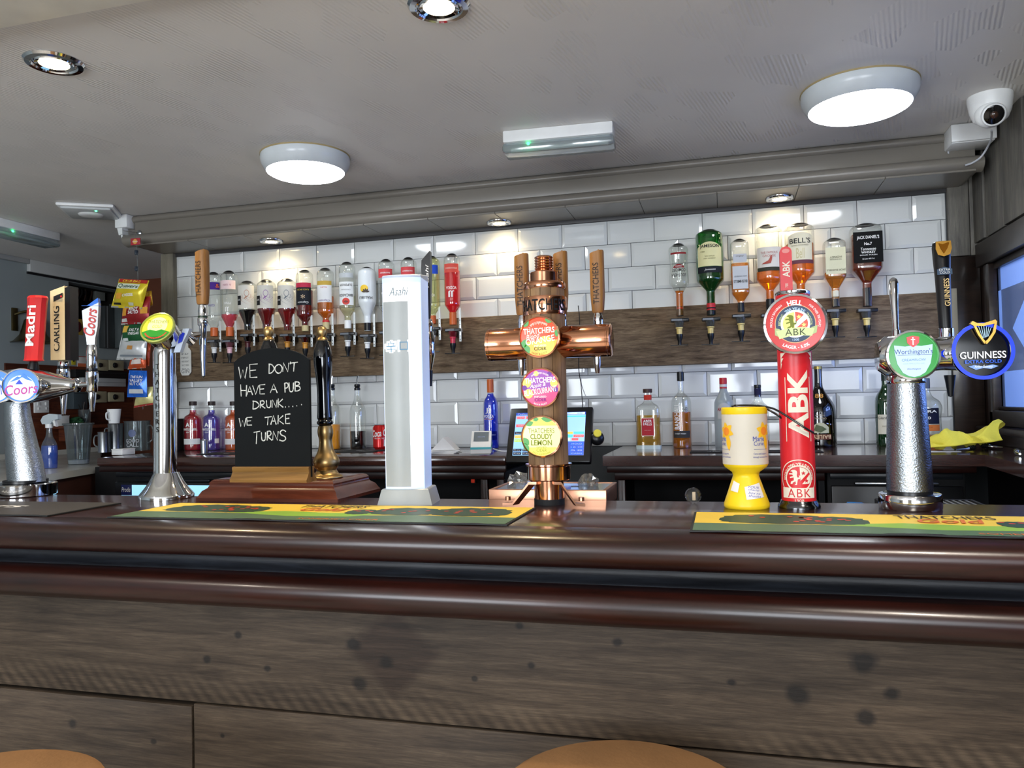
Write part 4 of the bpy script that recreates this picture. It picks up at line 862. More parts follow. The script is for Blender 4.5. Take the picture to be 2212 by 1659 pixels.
# ---------------------------------------------------------------- chrome T-bar tower with three tap handles
C = Tw(56, -1.61, 'lager_tower', 'chrome fish-shaped tower with blue lit badges and three tap handles', 'beer tower', 0); t, k = C.t, C.k
z = lambda y: C.z(56, y)
obj('base_ring', lathe([(0, 0), (58*k, 0), (60*k, 2*k), (60*k, 25*k), (58*k, 27*k), (0, 28*k)], 48), chrome, t)
obj('seal', cyl(43*k, 28*k, 34*k, 36), black, t)
rg = []
for y, x, w in ((1040, 58, 40), (1000, 53, 38), (950, 45, 33), (900, 38, 28), (868, 36, 26)):
    P = C.p(x, y, 0); rg.append([P+Vector((w*k*1.05*math.cos(a), w*k*.8*math.sin(a), 0)) for a in [2*PI*i/32 for i in range(32)]])
obj('column', loft(rg), frost, t)
ax0, ax1 = C.p(-75, 836, 0), C.p(167, 832, 0); d = ax1-ax0; L = d.length
obj('cross_arm', along(lathe([(0, 0), (10*k, 2*k), (22*k, L*.12), (33*k, L*.28), (38*k, L*.48), (37*k, L*.6), (31*k, L*.73), (22*k, L*.86), (14*k, L*.96), (10*k, L), (0, L)], 40), ax0, d), chrome, t)
e = ax1
obj('arm_collar', along(lathe([(11*k, -10*k), (15*k, -6*k), (15*k, 0), (11*k, 4*k), (0, 6*k)], 24), e, d), chrome, t)
def tap(x, y_arm, y_top, y_bot, dy, src):
    P = C.p(x, y_arm, dy); kk = mpp(np.array([C.X+P.x, C.Y+dy, BAR+P.z]))
    zt_, zb_ = C.p(x, y_top, dy).z, C.p(x, y_bot, dy).z
    b = obj('tap_body', lathe([(0, P.z-16*kk), (8*kk, P.z-16*kk), (11*kk, P.z-12*kk), (11*kk, P.z+4*kk), (13*kk, P.z+10*kk), (13*kk, P.z+28*kk), (10*kk, P.z+31*kk), (11*kk, P.z+34*kk), (11*kk, (P.z+34*kk)*.3+zt_*.7), (8*kk, zt_), (0, zt_)], 20, c=(P.x, dy, 0)), chrome, t)
    obj('tap_band', cyl(11.6*kk, P.z+31*kk, P.z+36*kk, 20, c=(P.x, dy, 0)), black, b)
    obj('spout', lathe([(0, P.z-14*kk), (8*kk, P.z-14*kk), (7.5*kk, P.z-28*kk), (4*kk, zb_), (0, zb_)], 16, c=(P.x, dy, 0)), chrome, t)
    if src is not None: obj('tap_stem', tube([src, (P.x, dy, P.z+2*kk)], 5.5*kk, 12), chrome, t)
    return P, kk, zt_
P, kk, zt_ = tap(199, 832, 745, 889, .0, e)
# silver handle with blue slanting top
Q = C.p(199, 648, 0); h = Q.z-zt_; w = 16*kk
sil = mat('silver_handle', '#b9bdc0', .25, .6); blu = mat('blue_handle', '#2f6fd6', .3)
WR_ = .5
def wedge(parent, x, y, z0, prof, m, name='tap_handle'):
    cr_, sr_ = math.cos(WR_), math.sin(WR_)
    rings = [[Vector((x+sx*a*cr_-sy*b_*sr_, y+sx*a*sr_+sy*b_*cr_, z0+zz+(sl*sx if i == len(prof)-1 else 0))) for sx, sy in ((-1, -1), (1, -1), (1, 1), (-1, 1))] for i, (zz, a, b_, sl) in enumerate(prof)]
    return obj(name, loft(rings), m, parent, smooth=25)
hd = wedge(t, P.x, 0, zt_, [(0, 8*kk, 7*kk, 0), (h*.15, 9*kk, 8*kk, 0), (h*.4, 14*kk, 9*kk, 0), (h*.75, 16*kk, 10*kk, 0), (h*.84, 16.5*kk, 10*kk, 9*kk)], sil)
wedge(hd, P.x, 0, zt_+h*.84, [(0, 16.5*kk, 10*kk, 0), (.001, 16.5*kk, 10*kk, 0), (h*.06, 15*kk, 9*kk, 12*kk)], blu, 'handle_cap')
for o_ in hd.children: o_.location.z += .002
shape(hd, 'cap_print', [(-16*kk, h*.72), (16*kk, h*.9), (16*kk, h*.78), (-16*kk, h*.66)], flat((P.x, -10.2*kk, zt_), n=(0, -1, 0)), blu, .001) if False else None
txt(hd, 'Coors', h*.6, 22*kk, flat((P.x+10.2*kk*math.sin(WR_), -10.2*kk*math.cos(WR_), zt_+h*.5), (math.cos(WR_), math.sin(WR_), 0), n=(math.sin(WR_), -math.cos(WR_), 0), off=.001), mat('coors_red', '#c62f2c', .4), bold=.015, shear=.25, rot=83)
# cream and black handle
WR_ = .12
P2, k2, zt2 = tap(137, 826, 778, 895, .11, C.p(120, 835, .03))
Q = C.p(141, 622, .11); h = Q.z-zt2
crm = mat('cream_handle', '#e3d0a6', .35)
hd = wedge(t, P2.x-3*k2, .11, zt2, [(0, 17*k2, 13*k2, 0), (h*.9, 17*k2, 13*k2, 0), (h*.985, 17*k2, 13*k2, 5*k2)], crm)
bk = wedge(hd, P2.x+20*k2, .115, zt2, [(-.001, 6*k2, 13*k2, 0), (h*.9, 6.2*k2, 13*k2, 0), (h*1.0, 6.2*k2, 13*k2, 2*k2)], black, 'black_side')
hm = flat((P2.x-3*k2, .11-13.2*k2, zt2), n=(0, -1, 0))
txt(hd, 'CARLING', h*.62, 17*k2, hm, ink, bold=.012, rot=90, at=(-1*k2, h*.43)); shape(hd, 'stripe_print', [(-17*k2, h*.78), (17*k2, h*.86), (17*k2, h*.92), (-17*k2, h*.86)], hm, ink, .0005); shape(hd, 'stripe_print', disc(2.5*k2, 12, (13*k2, h*.87)), hm, mat('coors_red', '#c62f2c', .4), .001)
# red hexagonal handle
P3 = C.p(72, 795, .02); Q = C.p(82, 640, .02); k3 = mpp(np.array([C.X+P3.x, C.Y, BAR+P3.z]))
dd = Q-P3
obj('tap_collar', along(lathe([(0, -6*k3), (12*k3, -6*k3), (11*k3, 4*k3), (8*k3, 14*k3), (0, 14*k3)], 20), P3, dd), black, t)
def hexr(P_, r_): return [P_+Vector((r_*math.cos(a), r_*.9*math.sin(a), 0)) for a in [2*PI*i/10+.2 for i in range(10)]]
rh = obj('tap_handle', loft([hexr(P3+dd*f, w_*k3) for f, w_ in ((.09, 12), (.1, 21), (.13, 19), (.9, 20), (.97, 21.5), (1, 19), (1.0, 17))]), mat('red_handle', '#d0292a', .3), t, smooth=25)
du = dd.normalized(); txt(rh, 'Madri', 88*k3, 20*k3, lambda a, b2, kk_=0: tuple(P3+dd*.58+du*b2+Vector(((20.6*k3+kk_)*math.sin(.16+a/(20*k3)), -(19*k3+kk_)*math.cos(.16+a/(20*k3)), 0))), inkw, bold=.02, rot=90, cut=.004)
# badges
gblue = glow('ice_blue', '#4f93f4', .95); gice = glow('ice_white', '#d5ecff', 1.15); gdeep = mat('deep_blue_print', '#0c2fb0', .4, emis=.5); gmag = mat('magenta_print', '#b02a8a', .4, emis=.25)
bn = Vector((.5, -.86, .0)).normalized()
for (x, y, s_) in ((47, 833, 'Coors'), (-9, 835, 'CARLING')):
    P4 = C.p(x, y, -.075)
    b, m_ = badge(t, tuple(P4), tuple(bn), 35*k, chrome, gblue, .03); R = 35*k
    shape(b, 'mountain_print', disc(R*.75, 30, (0, -R*.14)), m_, gice, .0006)
    shape(b, 'mountain_print', [(-R*.6, R*.2), (-R*.2, R*.55), (-R*.05, R*.5), (R*.1, R*.72), (R*.35, R*.5), (R*.62, R*.25), (R*.3, R*.34), (R*.05, R*.5), (-R*.15, R*.36)], m_, mat('mountain_blue', '#2f6cd2', .4, emis=.5), .0009)
    shape(b, 'mountain_print', [(-R*.3, R*.08), (-R*.1, R*.36), (R*.1, R*.08)], m_, gdeep, .001)
    txt(b, s_, R*1.75, R*.62, m_, gmag if s_ == 'Coors' else gdeep, bold=.01, shear=.2 if s_ == 'Coors' else 0, at=(0, -R*.22), k=.0013, rot=6)
    obj('badge_mount', tube([P4-bn*.03, Vector((P4.x-.01, 0, ax0.z))], 14*k, 16), chrome, t)

# ---------------------------------------------------------------- single chrome cider font
C = Tw(360, -1.64, 'cider_font', 'slim chrome cider font with tilted yellow lit badge and flared foot', 'beer tower'); t, k = C.t, C.k
z = lambda y: C.z(360, y)
obj('foot', lathe([(0, 0), (57*k, 0), (57*k, 8*k), (55*k, 11*k), (46*k, 22*k), (36*k, 36*k), (30*k, 48*k), (26*k, 56*k), (0, 56*k)], 40, sx=1, sy=.95), chrome, t)
rg = []
for y, x, w in ((1040, 357, 24), (900, 357, 24), (800, 356, 24.5), (762, 356, 25), (745, 358, 22)):
    P = C.p(x, y); rg.append([P+Vector((w*k*math.cos(a), w*k*.95*math.sin(a), 0)) for a in [2*PI*i/32 for i in range(32)]])
obj('column', loft(rg), chrome, t)
for i, ch in enumerate('THATCHERS'):
    y = 793+i*16.8; P = C.p(350, y, 0)
    txt(t, ch, None, 11*k, around(24.4*k, P.z, -.05, off=.0003, c=(C.x(357, y), 0), sy=.95), blackm, cut=.004)
n = Vector((.16, -.82, .42)).normalized(); P = C.p(341, 709, -.045)
obj('head', along(lathe([(33*k, -.002), (33*k, -30*k), (31*k, -44*k), (22*k, -58*k), (0, -60*k)], 40), P, n), chrome, t)
b, m_ = badge(t, tuple(P), tuple(n), 36*k, mat('yellow_rim', '#b9c46a', .2, .5), gyl, .012); R = 36*k
shape(b, 'print', disc(R*.6, 30, (0, R*.1)), m_, gl, .0005)
shape(b, 'print', [(R*.92*math.cos(math.radians(a)), R*.92*math.sin(math.radians(a))) for a in range(200, 341, 6)]+[(R*.3, -R*.15), (0, -R*.25), (-R*.4, -R*.15)], m_, gg, .0007)
shape(b, 'print', [(R*.92*math.cos(math.radians(a)), R*.92*math.sin(math.radians(a))) for a in range(225, 316, 6)], m_, mat('dark_leaf_print', '#155a2c', .4, emis=.1), .0009)
for i in range(16):
    a = math.radians(215+i*7.5); shape(b, 'apple_print', disc(R*.05, 8, (R*.75*math.cos(a), R*.75*math.sin(a))), m_, mat('red_apple_print', '#c0392b', .4, emis=.25), .0011)
txt(b, 'THATCHERS', R*1.3, R*.22, m_, gbr, at=(0, R*.38), k=.001, rot=-2); txt(b, 'GOLD', R*.6, R*.2, m_, mat('gold_ink', '#c8a800', .4, emis=.5), at=(0, R*.06), k=.001)
Pc = C.p(376, 742, .02)
obj('tap_socket', tube([C.p(370, 735, 0), C.p(400, 722, .05), C.p(420, 738, .07)], 13*k, 16), chrome, t)
P5 = C.p(392, 735, -.0); tg = mat('pale_blue_lever', '#b8c4d6', .25)
lv = obj('lever_guard', loft([[P5+Vector((a*k, b_*k*.6, c_*k)) for a, b_ in ((-8+s_, -9), (8+s_, -9), (8+s_, 9), (-8+s_, 9))] for c_, s_ in ((-26, -8), (-5, 0), (14, 12), (24, 16))]), tg, t, smooth=20)
shape(lv, 'blue_print', [(-4*k, -8*k), (6*k, -4*k), (14*k, 14*k), (8*k, 16*k), (0, 8*k)], flat(P5, n=(0, -1, 0), off=.0075), mat('royal_blue_print', '#2237c0', .3), .001)
P6 = C.p(438, 692, .08)
wood_handle(t, 438, 537, 658, .08, C, 'THATCHERS', 29)
obj('tap_body', [lathe([(0, C.p(438, 745, .08).z), (8*k, C.p(438, 745, .08).z), (8*k, P6.z-14*k), (11*k, P6.z-10*k), (11*k, P6.z+4*k), (9*k, P6.z+8*k), (10*k, P6.z+20*k), (8*k, C.p(438, 659, .08).z), (0, C.p(438, 659, .08).z)], 20, c=(P6.x, .08, 0)), tube([C.p(405, 728, .05), (P6.x, .08, C.p(438, 722, .08).z)], 6*k, 12)], chrome, t)
obj('spout', lathe([(0, C.p(438, 742, .08).z), (8*k, C.p(438, 742, .08).z), (4*k, C.p(438, 812, .08).z), (0, C.p(438, 816, .08).z)], 16, c=(P6.x, .08, 0)), steel, t)
obj('tap_band', cyl(10.4*k, C.p(438, 690, .08).z, C.p(438, 683, .08).z, 20, c=(P6.x, .08, 0)), mat('dark_green_plastic', '#16301e', .4), t)

# ---------------------------------------------------------------- hand pumps on their plinth
a, b_ = atZ(424, 1082, BAR), atZ(733, 1085, BAR); yf = -1.683; yk = -1.44
px0, px1 = float(a[0]), float(b_[0]); pc = (px0+px1)/2; hw_ = (px1-px0)/2; dp = (yk-yf)/2; PH = .052
t = thing('hand_pump', 'pair of brass hand pumps with black handles on wooden plinth', 'hand pump', (pc, (yf+yk)/2, BAR)); TX, TY = pc, (yf+yk)/2
def rr(ins, zz): return [(-hw_+ins, -dp+ins, zz), (hw_-ins, -dp+ins, zz), (hw_-ins, dp-ins, zz), (-hw_+ins, dp-ins, zz)]
plm = woodmat('plinth_wood', '#3a1a12', '#56291b', '#6a3626', grain=(1, 9, 9), scale=4, bump=.05, rough=.22, coat=.5)
obj('plinth', loft([rr(0, 0), rr(.0, .008), rr(.004, .013), rr(.010, .024), rr(.020, .031), rr(.023, .037), rr(.0225, .043), rr(.027, .049), rr(.033, .052)]), plm, t, smooth=35)
def pump(xb, yb, xt, full):
    g = atZ(xb, yb, BAR+PH); X, Y = float(g[0]), float(g[1]); k = mpp((X, Y, BAR)); lx, ly = X-TX, Y-TY
    zf = lambda y: float(atY(xb, y, Y)[2])-BAR
    tilt = Matrix.Translation((lx, ly, PH)) @ RY(-.018) @ Matrix.Translation((0, 0, -PH))
    A = obj('brass_pillar', xf(lathe(smoothprof([(0, PH), (35*k, PH), (35*k, PH+3*k), (30*k, PH+6*k), (26*k, zf(1024)), (23*k, zf(1018)), (20*k, zf(1014)), (25*k, zf(1010)), (29*k, zf(1000)), (27*k, zf(990)), (19*k, zf(978)), (15*k, zf(965)), (13.5*k, zf(950)), (15*k, zf(944)), (17*k, zf(935)), (16*k, zf(925)), (14*k, zf(918)), (0, zf(916))], 1), 36), tilt), brass, t)
    H = obj('pump_handle', xf(lathe(smoothprof([(0, zf(920)), (14*k, zf(919)), (18*k, zf(914)), (17*k, zf(910)), (14*k, zf(907)), (17*k, zf(904)), (15.5*k, zf(890)), (14.5*k, zf(850)), (16*k, zf(820)), (20*k, zf(785)), (20.5*k, zf(770)), (18*k, zf(752)), (12*k, zf(737)), (10*k, zf(734)), (0, zf(734))], 2), 32), tilt), mat('black_gloss_handle', '#04060c', .08, coat=.6), t)
    obj('knob', xf(lathe([(11*k, zf(736)), (12*k, zf(733)), (9*k, zf(729)), (7*k, zf(727)), (10*k, zf(723)), (11.5*k, zf(716)), (10*k, zf(709)), (6*k, zf(705)), (0, zf(704))], 24), tilt), brass, H)
pump(706, 1032, 693, True); pump(590, 1032, 575, False)

# chalkboard in its block
g = atZ(590, 1043, BAR+PH); yb_ = float(g[1])+.001; ybd = yb_+.022
k = mpp((float(g[0]), yb_, BAR+PH))
cbx, cbz = float(atY(590, 1000, ybd)[0]), BAR+PH+.0005
t = thing('chalkboard', 'arched black chalkboard sign with handwritten joke in a wooden block', 'chalkboard', (cbx, ybd, cbz))
def cbp(x, y, Y): q = atY(x, y, Y); return (float(q[0])-cbx, float(q[2])-cbz)
xl, xr_ = cbp(497, 1042, yb_)[0], cbp(663, 1042, yb_)[0]
blk = woodmat('gold_block_wood', '#6a4a24', '#8a6535', '#a0794a', grain=(1, 8, 8), scale=4, bump=.05, rough=.3, coat=.3)
hb_ = cbp(590, 1009, yb_)[1]
prf = [(-.023, 0), (-.024, .006), (-.018, .013), (-.012, .024), (-.014, hb_-.003), (-.012, hb_), (.012, hb_), (.014, hb_-.003), (.012, .024), (.018, .013), (.024, .006), (.023, 0)]
obj('block', prism(prf, xl, xr_, 'yz'), blk, t, smooth=25)
bl, bt = cbp(508, 1009, ybd-.004), cbp(510, 778, ybd-.004); br = cbp(671, 1005, ybd-.004)
x0, x1, zb0, zs, ztp = bl[0], br[0], .012, cbp(671, 782, ybd-.004)[1], cbp(588, 752, ybd-.004)[1]
zs = (zs+bt[1])/2
out = [(x0, zb0), (x1, zb0), (x1, zs)]
for i in range(1, 18):
    f = i/18; out.append((x1+(x0-x1)*f, zs+(ztp-zs)*(1-(2*f-1)**2)**.8))
out.append((x0, zs))
bd = obj('slate', prism(out, -.004, .004, 'xz'), mat('slate_black', '#0d1012', .75, noise=(12, .12), spec=.2), t, smooth=0)
LET = {'W': [[(0, 1), (.25, 0), (.5, .75), (.75, 0), (1, 1)]], 'E': [[(1, 1), (0, .95), (.05, 0), (.95, .02)], [(.02, .5), (.8, .55)]], 'D': [[(.1, 1), (.05, 0)], [(0, .98), (.6, .9), (1, .5), (.6, .1), (.02, 0)]],
       'O': [[(.5, 1), (.1, .75), (.05, .35), (.4, 0), (.8, .1), (1, .55), (.8, .9), (.5, 1)]], 'N': [[(0, 0), (.1, 1), (.85, 0), (1, 1)]], "'": [[(.5, 1), (.3, .2)]], 'T': [[(0, .9), (1, 1)], [(.5, .95), (.4, 0)]],
       'H': [[(0, 1), (.1, 0)], [(1, .95), (.95, 0)], [(.05, .5), (.98, .5)]], 'A': [[(0, 0), (.5, 1), (1, 0)], [(.2, .4), (.85, .4)]], 'V': [[(0, 1), (.5, 0), (1, 1)]], 'P': [[(.1, 1), (.2, 0)], [(0, .95), (.7, 1), (1, .75), (.7, .5), (.15, .45)]],
       'U': [[(0, 1), (.1, .2), (.5, 0), (.9, .2), (1, 1)]], 'B': [[(.1, 1), (.1, 0)], [(.05, 1), (.7, .95), (.8, .7), (.1, .52), (.8, .5), (1, .22), (.6, .02), (.08, 0)]], 'R': [[(.1, .95), (.05, 0)], [(0, .95), (.6, 1), (.8, .75), (.5, .5), (.1, .48), (1, 0)]],
       'K': [[(.05, 1), (0, 0)], [(.9, .95), (.05, .45), (1, 0)]], 'S': [[(.95, .85), (.5, 1), (.1, .8), (.3, .55), (.8, .4), (.9, .15), (.5, 0), (0, .1)]], '.': [[(.3, .1), (.7, .15)]]}
chalk = mat('chalk', '#c9c9c2', .9, noise=(150, .3))
WR = [('W', 715, 800, 150, 265), ('E', 825, 905, 120, 255), ('D', 1015, 1070, 120, 215), ('O', 1075, 1150, 125, 212), ('N', 1155, 1215, 110, 200), ("'", 1225, 1240, 98, 130), ('T', 1235, 1305, 103, 195),
      ('H', 735, 795, 325, 445), ('A', 797, 855, 345, 430), ('V', 855, 915, 335, 425), ('E', 925, 980, 325, 420), ('A', 1030, 1100, 320, 410), ('P', 1170, 1210, 310, 405), ('U', 1217, 1262, 305, 398), ('B', 1272, 1330, 298, 390),
      ('D', 855, 920, 490, 570), ('R', 928, 982, 488, 562), ('U', 993, 1038, 482, 556), ('N', 1048, 1098, 478, 556), ('K', 1108, 1160, 465, 553), ('.', 1172, 1192, 530, 552), ('.', 1206, 1226, 528, 548), ('.', 1244, 1264, 526, 546), ('.', 1284, 1304, 520, 540), ('.', 1332, 1352, 508, 528),
      ('W', 720, 790, 660, 745), ('E', 797, 850, 650, 730), ('T', 975, 1045, 645, 730), ('A', 1035, 1090, 635, 725), ('K', 1107, 1165, 630, 720), ('E', 1182, 1230, 618, 714), ('T', 865, 930, 790, 918), ('U', 942, 985, 800, 885), ('R', 997, 1050, 790, 882), ('N', 1055, 1110, 790, 880), ('S', 1122, 1190, 778, 888)]
for ch, a0, a1, b0, b1 in WR:
    gs = []; wd = .0027 if ch != '.' else .003
    for si, st in enumerate(LET[ch]):
        pts = []
        for (u, v) in st:
            q = cbp(360+(a0+u*(a1-a0))/4.608, 760+(b1-v*(b1-b0))/4.608, ybd-.005); pts.append(Vector((q[0], 0, q[1])))
        if ch in 'DOPUBRS' and len(pts) > 3: pts = smooth_path(pts, 4)
        Vv = []; Ff = []; od = Vector((0, -.0046-.0002*si, 0))
        for i, P in enumerate(pts):
            tn = (pts[min(i+1, len(pts)-1)]-pts[max(i-1, 0)]).normalized(); nn = Vector((-tn.z, 0, tn.x))*wd/2*random.uniform(.75, 1.2)
            Vv += [tuple(P+nn+od-Vector((0, .00002*i, 0))), tuple(P-nn+od-Vector((0, .00002*i, 0)))]
        for i in range(len(pts)-1): Ff.append((2*i, 2*i+1, 2*i+3, 2*i+2))
        gs.append((Vv, Ff))
    obj('chalk_letter', gs, chalk, bd, smooth=0)

# ---------------------------------------------------------------- bar runners
def runner(xa, xb, y0, y1, label, design):
    t = thing('bar_runner', label, 'bar runner', ((xa+xb)/2, (y0+y1)/2, BAR), group='printed bar runners'); w, d = (xb-xa)/2, (y1-y0)/2
    n = 40
    def hz(x): return .0025+.0012*math.sin(x*19)*math.sin(x*7)
    V, F = [], []
    for i in range(n+1):
        x = -w+2*w*i/n
        for yy, zz in ((-d, .0004+max(0, hz(x)-.0025)*2.2), (-d, .003+max(0, hz(x)-.0025)*2.2), (-d*.8, .003), (d, .003), (d, .0004)): V.append((x, yy, zz))
    for i in range(n):
        for j in range(5): a = i*5+j; b2 = i*5+(j+1) % 5; F.append((a, b2, b2+5, a+5))
    F += [(0, 1, 2, 3, 4), tuple(n*5+j for j in (4, 3, 2, 1, 0))]
    s = obj('rubber_mat', (V, F), mat('runner_rubber', '#1a1c1c', .6), t, smooth=20)
    m_ = flat((0, 0, .003), (1, 0, 0), (0, 1, 0), n=(0, 0, 1), off=.0003)
    design(s, m_, w, d)
ry, rg_, rd, rlg, rap = mat('runner_yellow', '#f4d24c', .5), mat('runner_green', '#56755a', .5), mat('runner_tree', '#2c4a36', .5), mat('runner_light_green', '#8fc04a', .5), mat('runner_apple', '#cf4a34', .5)
ros = mat('runner_orange', '#e07a35', .5)
def design_gold(s, m_, w, d):
    shape(s, 'sky_print', rect(-w*.99, w*.99, -d*.4, d*.98), m_, ry, .0002)
    shape(s, 'field_print', [(-w*.99, -d*.97), (w*.99, -d*.97), (w*.99, -d*.3), (w*.5, -d*.2), (0, -d*.5), (-w*.5, -d*.25), (-w*.99, -d*.25)], m_, rg_, .0003)
    shape(s, 'field_print', [(-w*.5, -d*.2), (-w*.2, d*.05), (w*.05, -d*.1), (w*.4, -d*.05), (w*.2, -d*.5), (-w*.1, -d*.55)], m_, rlg, .0004)
    tn = 0
    for c_, ww, hh_ in ((-.66, .23, .5), (-.48, .16, .38), (.42, .17, .42), (.74, .19, .5), (.2, .07, .2)):
        P = []
        for i in range(36):
            a = 2*PI*i/36; q = 1+.05*math.sin(i*2.6); sn_ = math.sin(a)
            P.append((c_*w+ww*w*math.copysign(abs(math.cos(a))**.8, math.cos(a))*q, d*.1+math.copysign(abs(sn_)**.7, sn_)*(hh_*1.35 if sn_ > 0 else .32)*d*q))
        shape(s, 'tree_print', P, m_, rd, .0005+.00008*tn); tn += 1
        rnd = random.Random(int(c_*100)+7)
        for i in range(int(40*ww)+2): shape(s, 'apple_print', disc(d*.05, 7, (c_*w+rnd.uniform(-.8, .8)*ww*w, d*.1+rnd.uniform(-.2, 1.0)*hh_*d)), m_, rap, .0011)
    txt(s, 'THATCHERS', w*.36, d*.34, m_, dkink, at=(-w*.02, d*.68), k=.0014); txt(s, 'Gold', w*.24, d*.4, m_, ros, bold=.02, shear=.2, at=(-w*.02, d*.28), k=.0016)
    txt(s, 'SOMERSET CIDER', w*.4, d*.13, m_, ros, at=(w*.2, -d*.82), k=.001)
q = [atZ(*p_, BAR+.003) for p_ in ((235, 1115), (1088, 1134.7), (392, 1086), (1160.5, 1097))]
rx0, rx1 = float((q[0][0]+q[2][0])/2), float((q[1][0]+q[3][0])/2); ry0, ry1 = float((q[0][1]+q[1][1])/2), float((q[2][1]+q[3][1])/2)
runner(rx0, rx1, ry0, ry1, 'yellow and green orchard bar runner before the chalkboard and white tower', design_gold)
q = [atZ(*p_, BAR+.003) for p_ in ((1482, 1146), (1507, 1106))]
runner(float(q[0][0]+q[1][0])/2, float(q[0][0]+q[1][0])/2+(rx1-rx0), float(q[0][1]), float(q[1][1]), 'yellow and green orchard bar runner before the collection tin and red tower', design_gold)
def design_dark(s, m_, w, d):
    shape(s, 'face_print', rect(-w*.99, w*.99, -d*.98, d*.98), m_, mat('runner_charcoal', '#3a3838', .6), .0002)
    txt(s, 'Walkers', w*.9, d*.42, m_, inkw, bold=.02, shear=.3, at=(w*.1, d*.2), k=.0006); txt(s, 'CRISPS', w*.5, d*.12, m_, inkw, at=(0, -d*.3), k=.0006)
q = [atZ(*p_, BAR+.003) for p_ in ((255, 1086), (110, 1114))]
xe = float(q[0][0]+q[1][0])/2
runner(xe-.88, xe, float(q[1][1]), float(q[0][1]), 'charcoal bar runner with white lettering before the chrome fish-shaped tower', design_dark)

# ---------------------------------------------------------------- collection tin
C = Tw(1613, -1.672, 'collection_tin', 'yellow charity collection tin with daffodil label and black cord', 'collection tin'); t, k = C.t, C.k
z = lambda y: C.z(1613, y)
yel = mat('tin_yellow', '#f2cf1d', .35)
obj('body', lathe([(0, 0), (46*k, 0), (48*k, 3*k), (47.5*k, 9*k), (38*k, z(1060)), (28*k, z(1030)), (27*k, z(1026)), (29*k, z(1019)), (44*k, z(1008)), (47*k, z(1002)), (47*k, z(894)), (48*k, z(892)), (48*k, z(881)), (46*k, z(879)), (0, z(879))], 44), yel, t)
r = 47*k; lb = obj('label', lathe([(r+.0006, z(1001)), (r+.0006, z(894))], 44), mat('tin_label', '#d2cbbd', .5), t)
mA = around(r, z(935), -.75, .0012); daf, dor, bi = mat('daffodil_yellow', '#f3bd2a', .5), mat('daffodil_orange', '#ee8b2c', .5), mat('indigo_print', '#4a55a8', .5)
for th, in ((-.92,), (.9,), (2.4,)):
    mA = around(r, z(930), th, .0012)
    for i in range(6):
        a = PI/2+i*PI/3+.2; shape(lb, 'petal_print', leaf((0, 0), a, 20*k, 6*k), mA, daf, .0002, .004)
    shape(lb, 'petal_print', leaf((4*k, -6*k), -PI/2+.1, 36*k, 6*k), mA, daf, .0002, .004); shape(lb, 'petal_print', disc(9*k, 12), mA, dor, .0006, .004)
for th in (-1.3, .55):
    mA = around(r, 0, th+.1, .0012)
    txt(lb, 'Marie', 27*k, 10*k, mA, bi, at=(-2*k, z(946)), cut=.003); txt(lb, 'Curie', 24*k, 9*k, mA, bi, at=(-2*k, z(956)), cut=.003)
    gridshape(lb, 'rule_print', -14*k, 22*k, z(968.6), z(968), mA, bi, .0004, 6); txt(lb, 'Care and support', 34*k, 5*k, mA, bi, at=(2*k, z(978)), cut=.004); txt(lb, 'through terminal illness', 40*k, 5*k, mA, bi, at=(4*k, z(985)), cut=.004)
stk = mat('paper_sticker', '#e2e0e2', .6)
def cone_map(th, zc_, rc, slope): return lambda a, b_, kk=0: ((rc-b_*slope+.001+kk)*math.sin(th+a/rc), -(rc-b_*slope+.001+kk)*math.cos(th+a/rc), zc_+b_)
ms = cone_map(.4, z(1058), 38*k, .33); s_ = shape(t, 'sticker', [(-16*k, -16*k), (20*k, -12*k), (18*k, 18*k), (-20*k, 10*k)], ms, stk, .0006, .004)
for i in range(4): txt(s_, ('YOUR', 'charity', 'box no', 'thanks')[i], 24*k, 5*k, ms, bi, shear=.3, at=(0, (9-6*i)*k), rot=-8, k=.001, cut=.004)
ms = cone_map(-.75, z(1048), 34*k, .33); s_ = shape(t, 'sticker', [(-9*k, -9*k), (9*k, -12*k), (11*k, 6*k), (-7*k, 12*k)], ms, stk, .0006, .004)
cordp = [C.p(1582, 878, -.01), C.p(1590, 876, 0), C.p(1640, 877, 0), C.p(1665, 888, .0), C.p(1690, 905, .0)]
o1 = Vector((C.X, C.Y, BAR))
cpts = [o1+p_ for p_ in cordp]+[Vector(atY(1700, 925, -1.62)), Vector(atY(1730, 940, -1.61)), Vector(atY(1752, 940, -1.64)), Vector(atY(1757, 935, -1.675)), Vector(atY(1745, 928, -1.702)), Vector(atY(1720, 912, -1.705)), Vector(atY(1690, 893, -1.70)), Vector(atY(1668, 882, -1.69)), Vector(atY(1636, 876, -1.68))]
obj('cord', xf(tube(smooth_path(cpts), .0022, 8), T(-C.X, -C.Y, -BAR)), black, t)

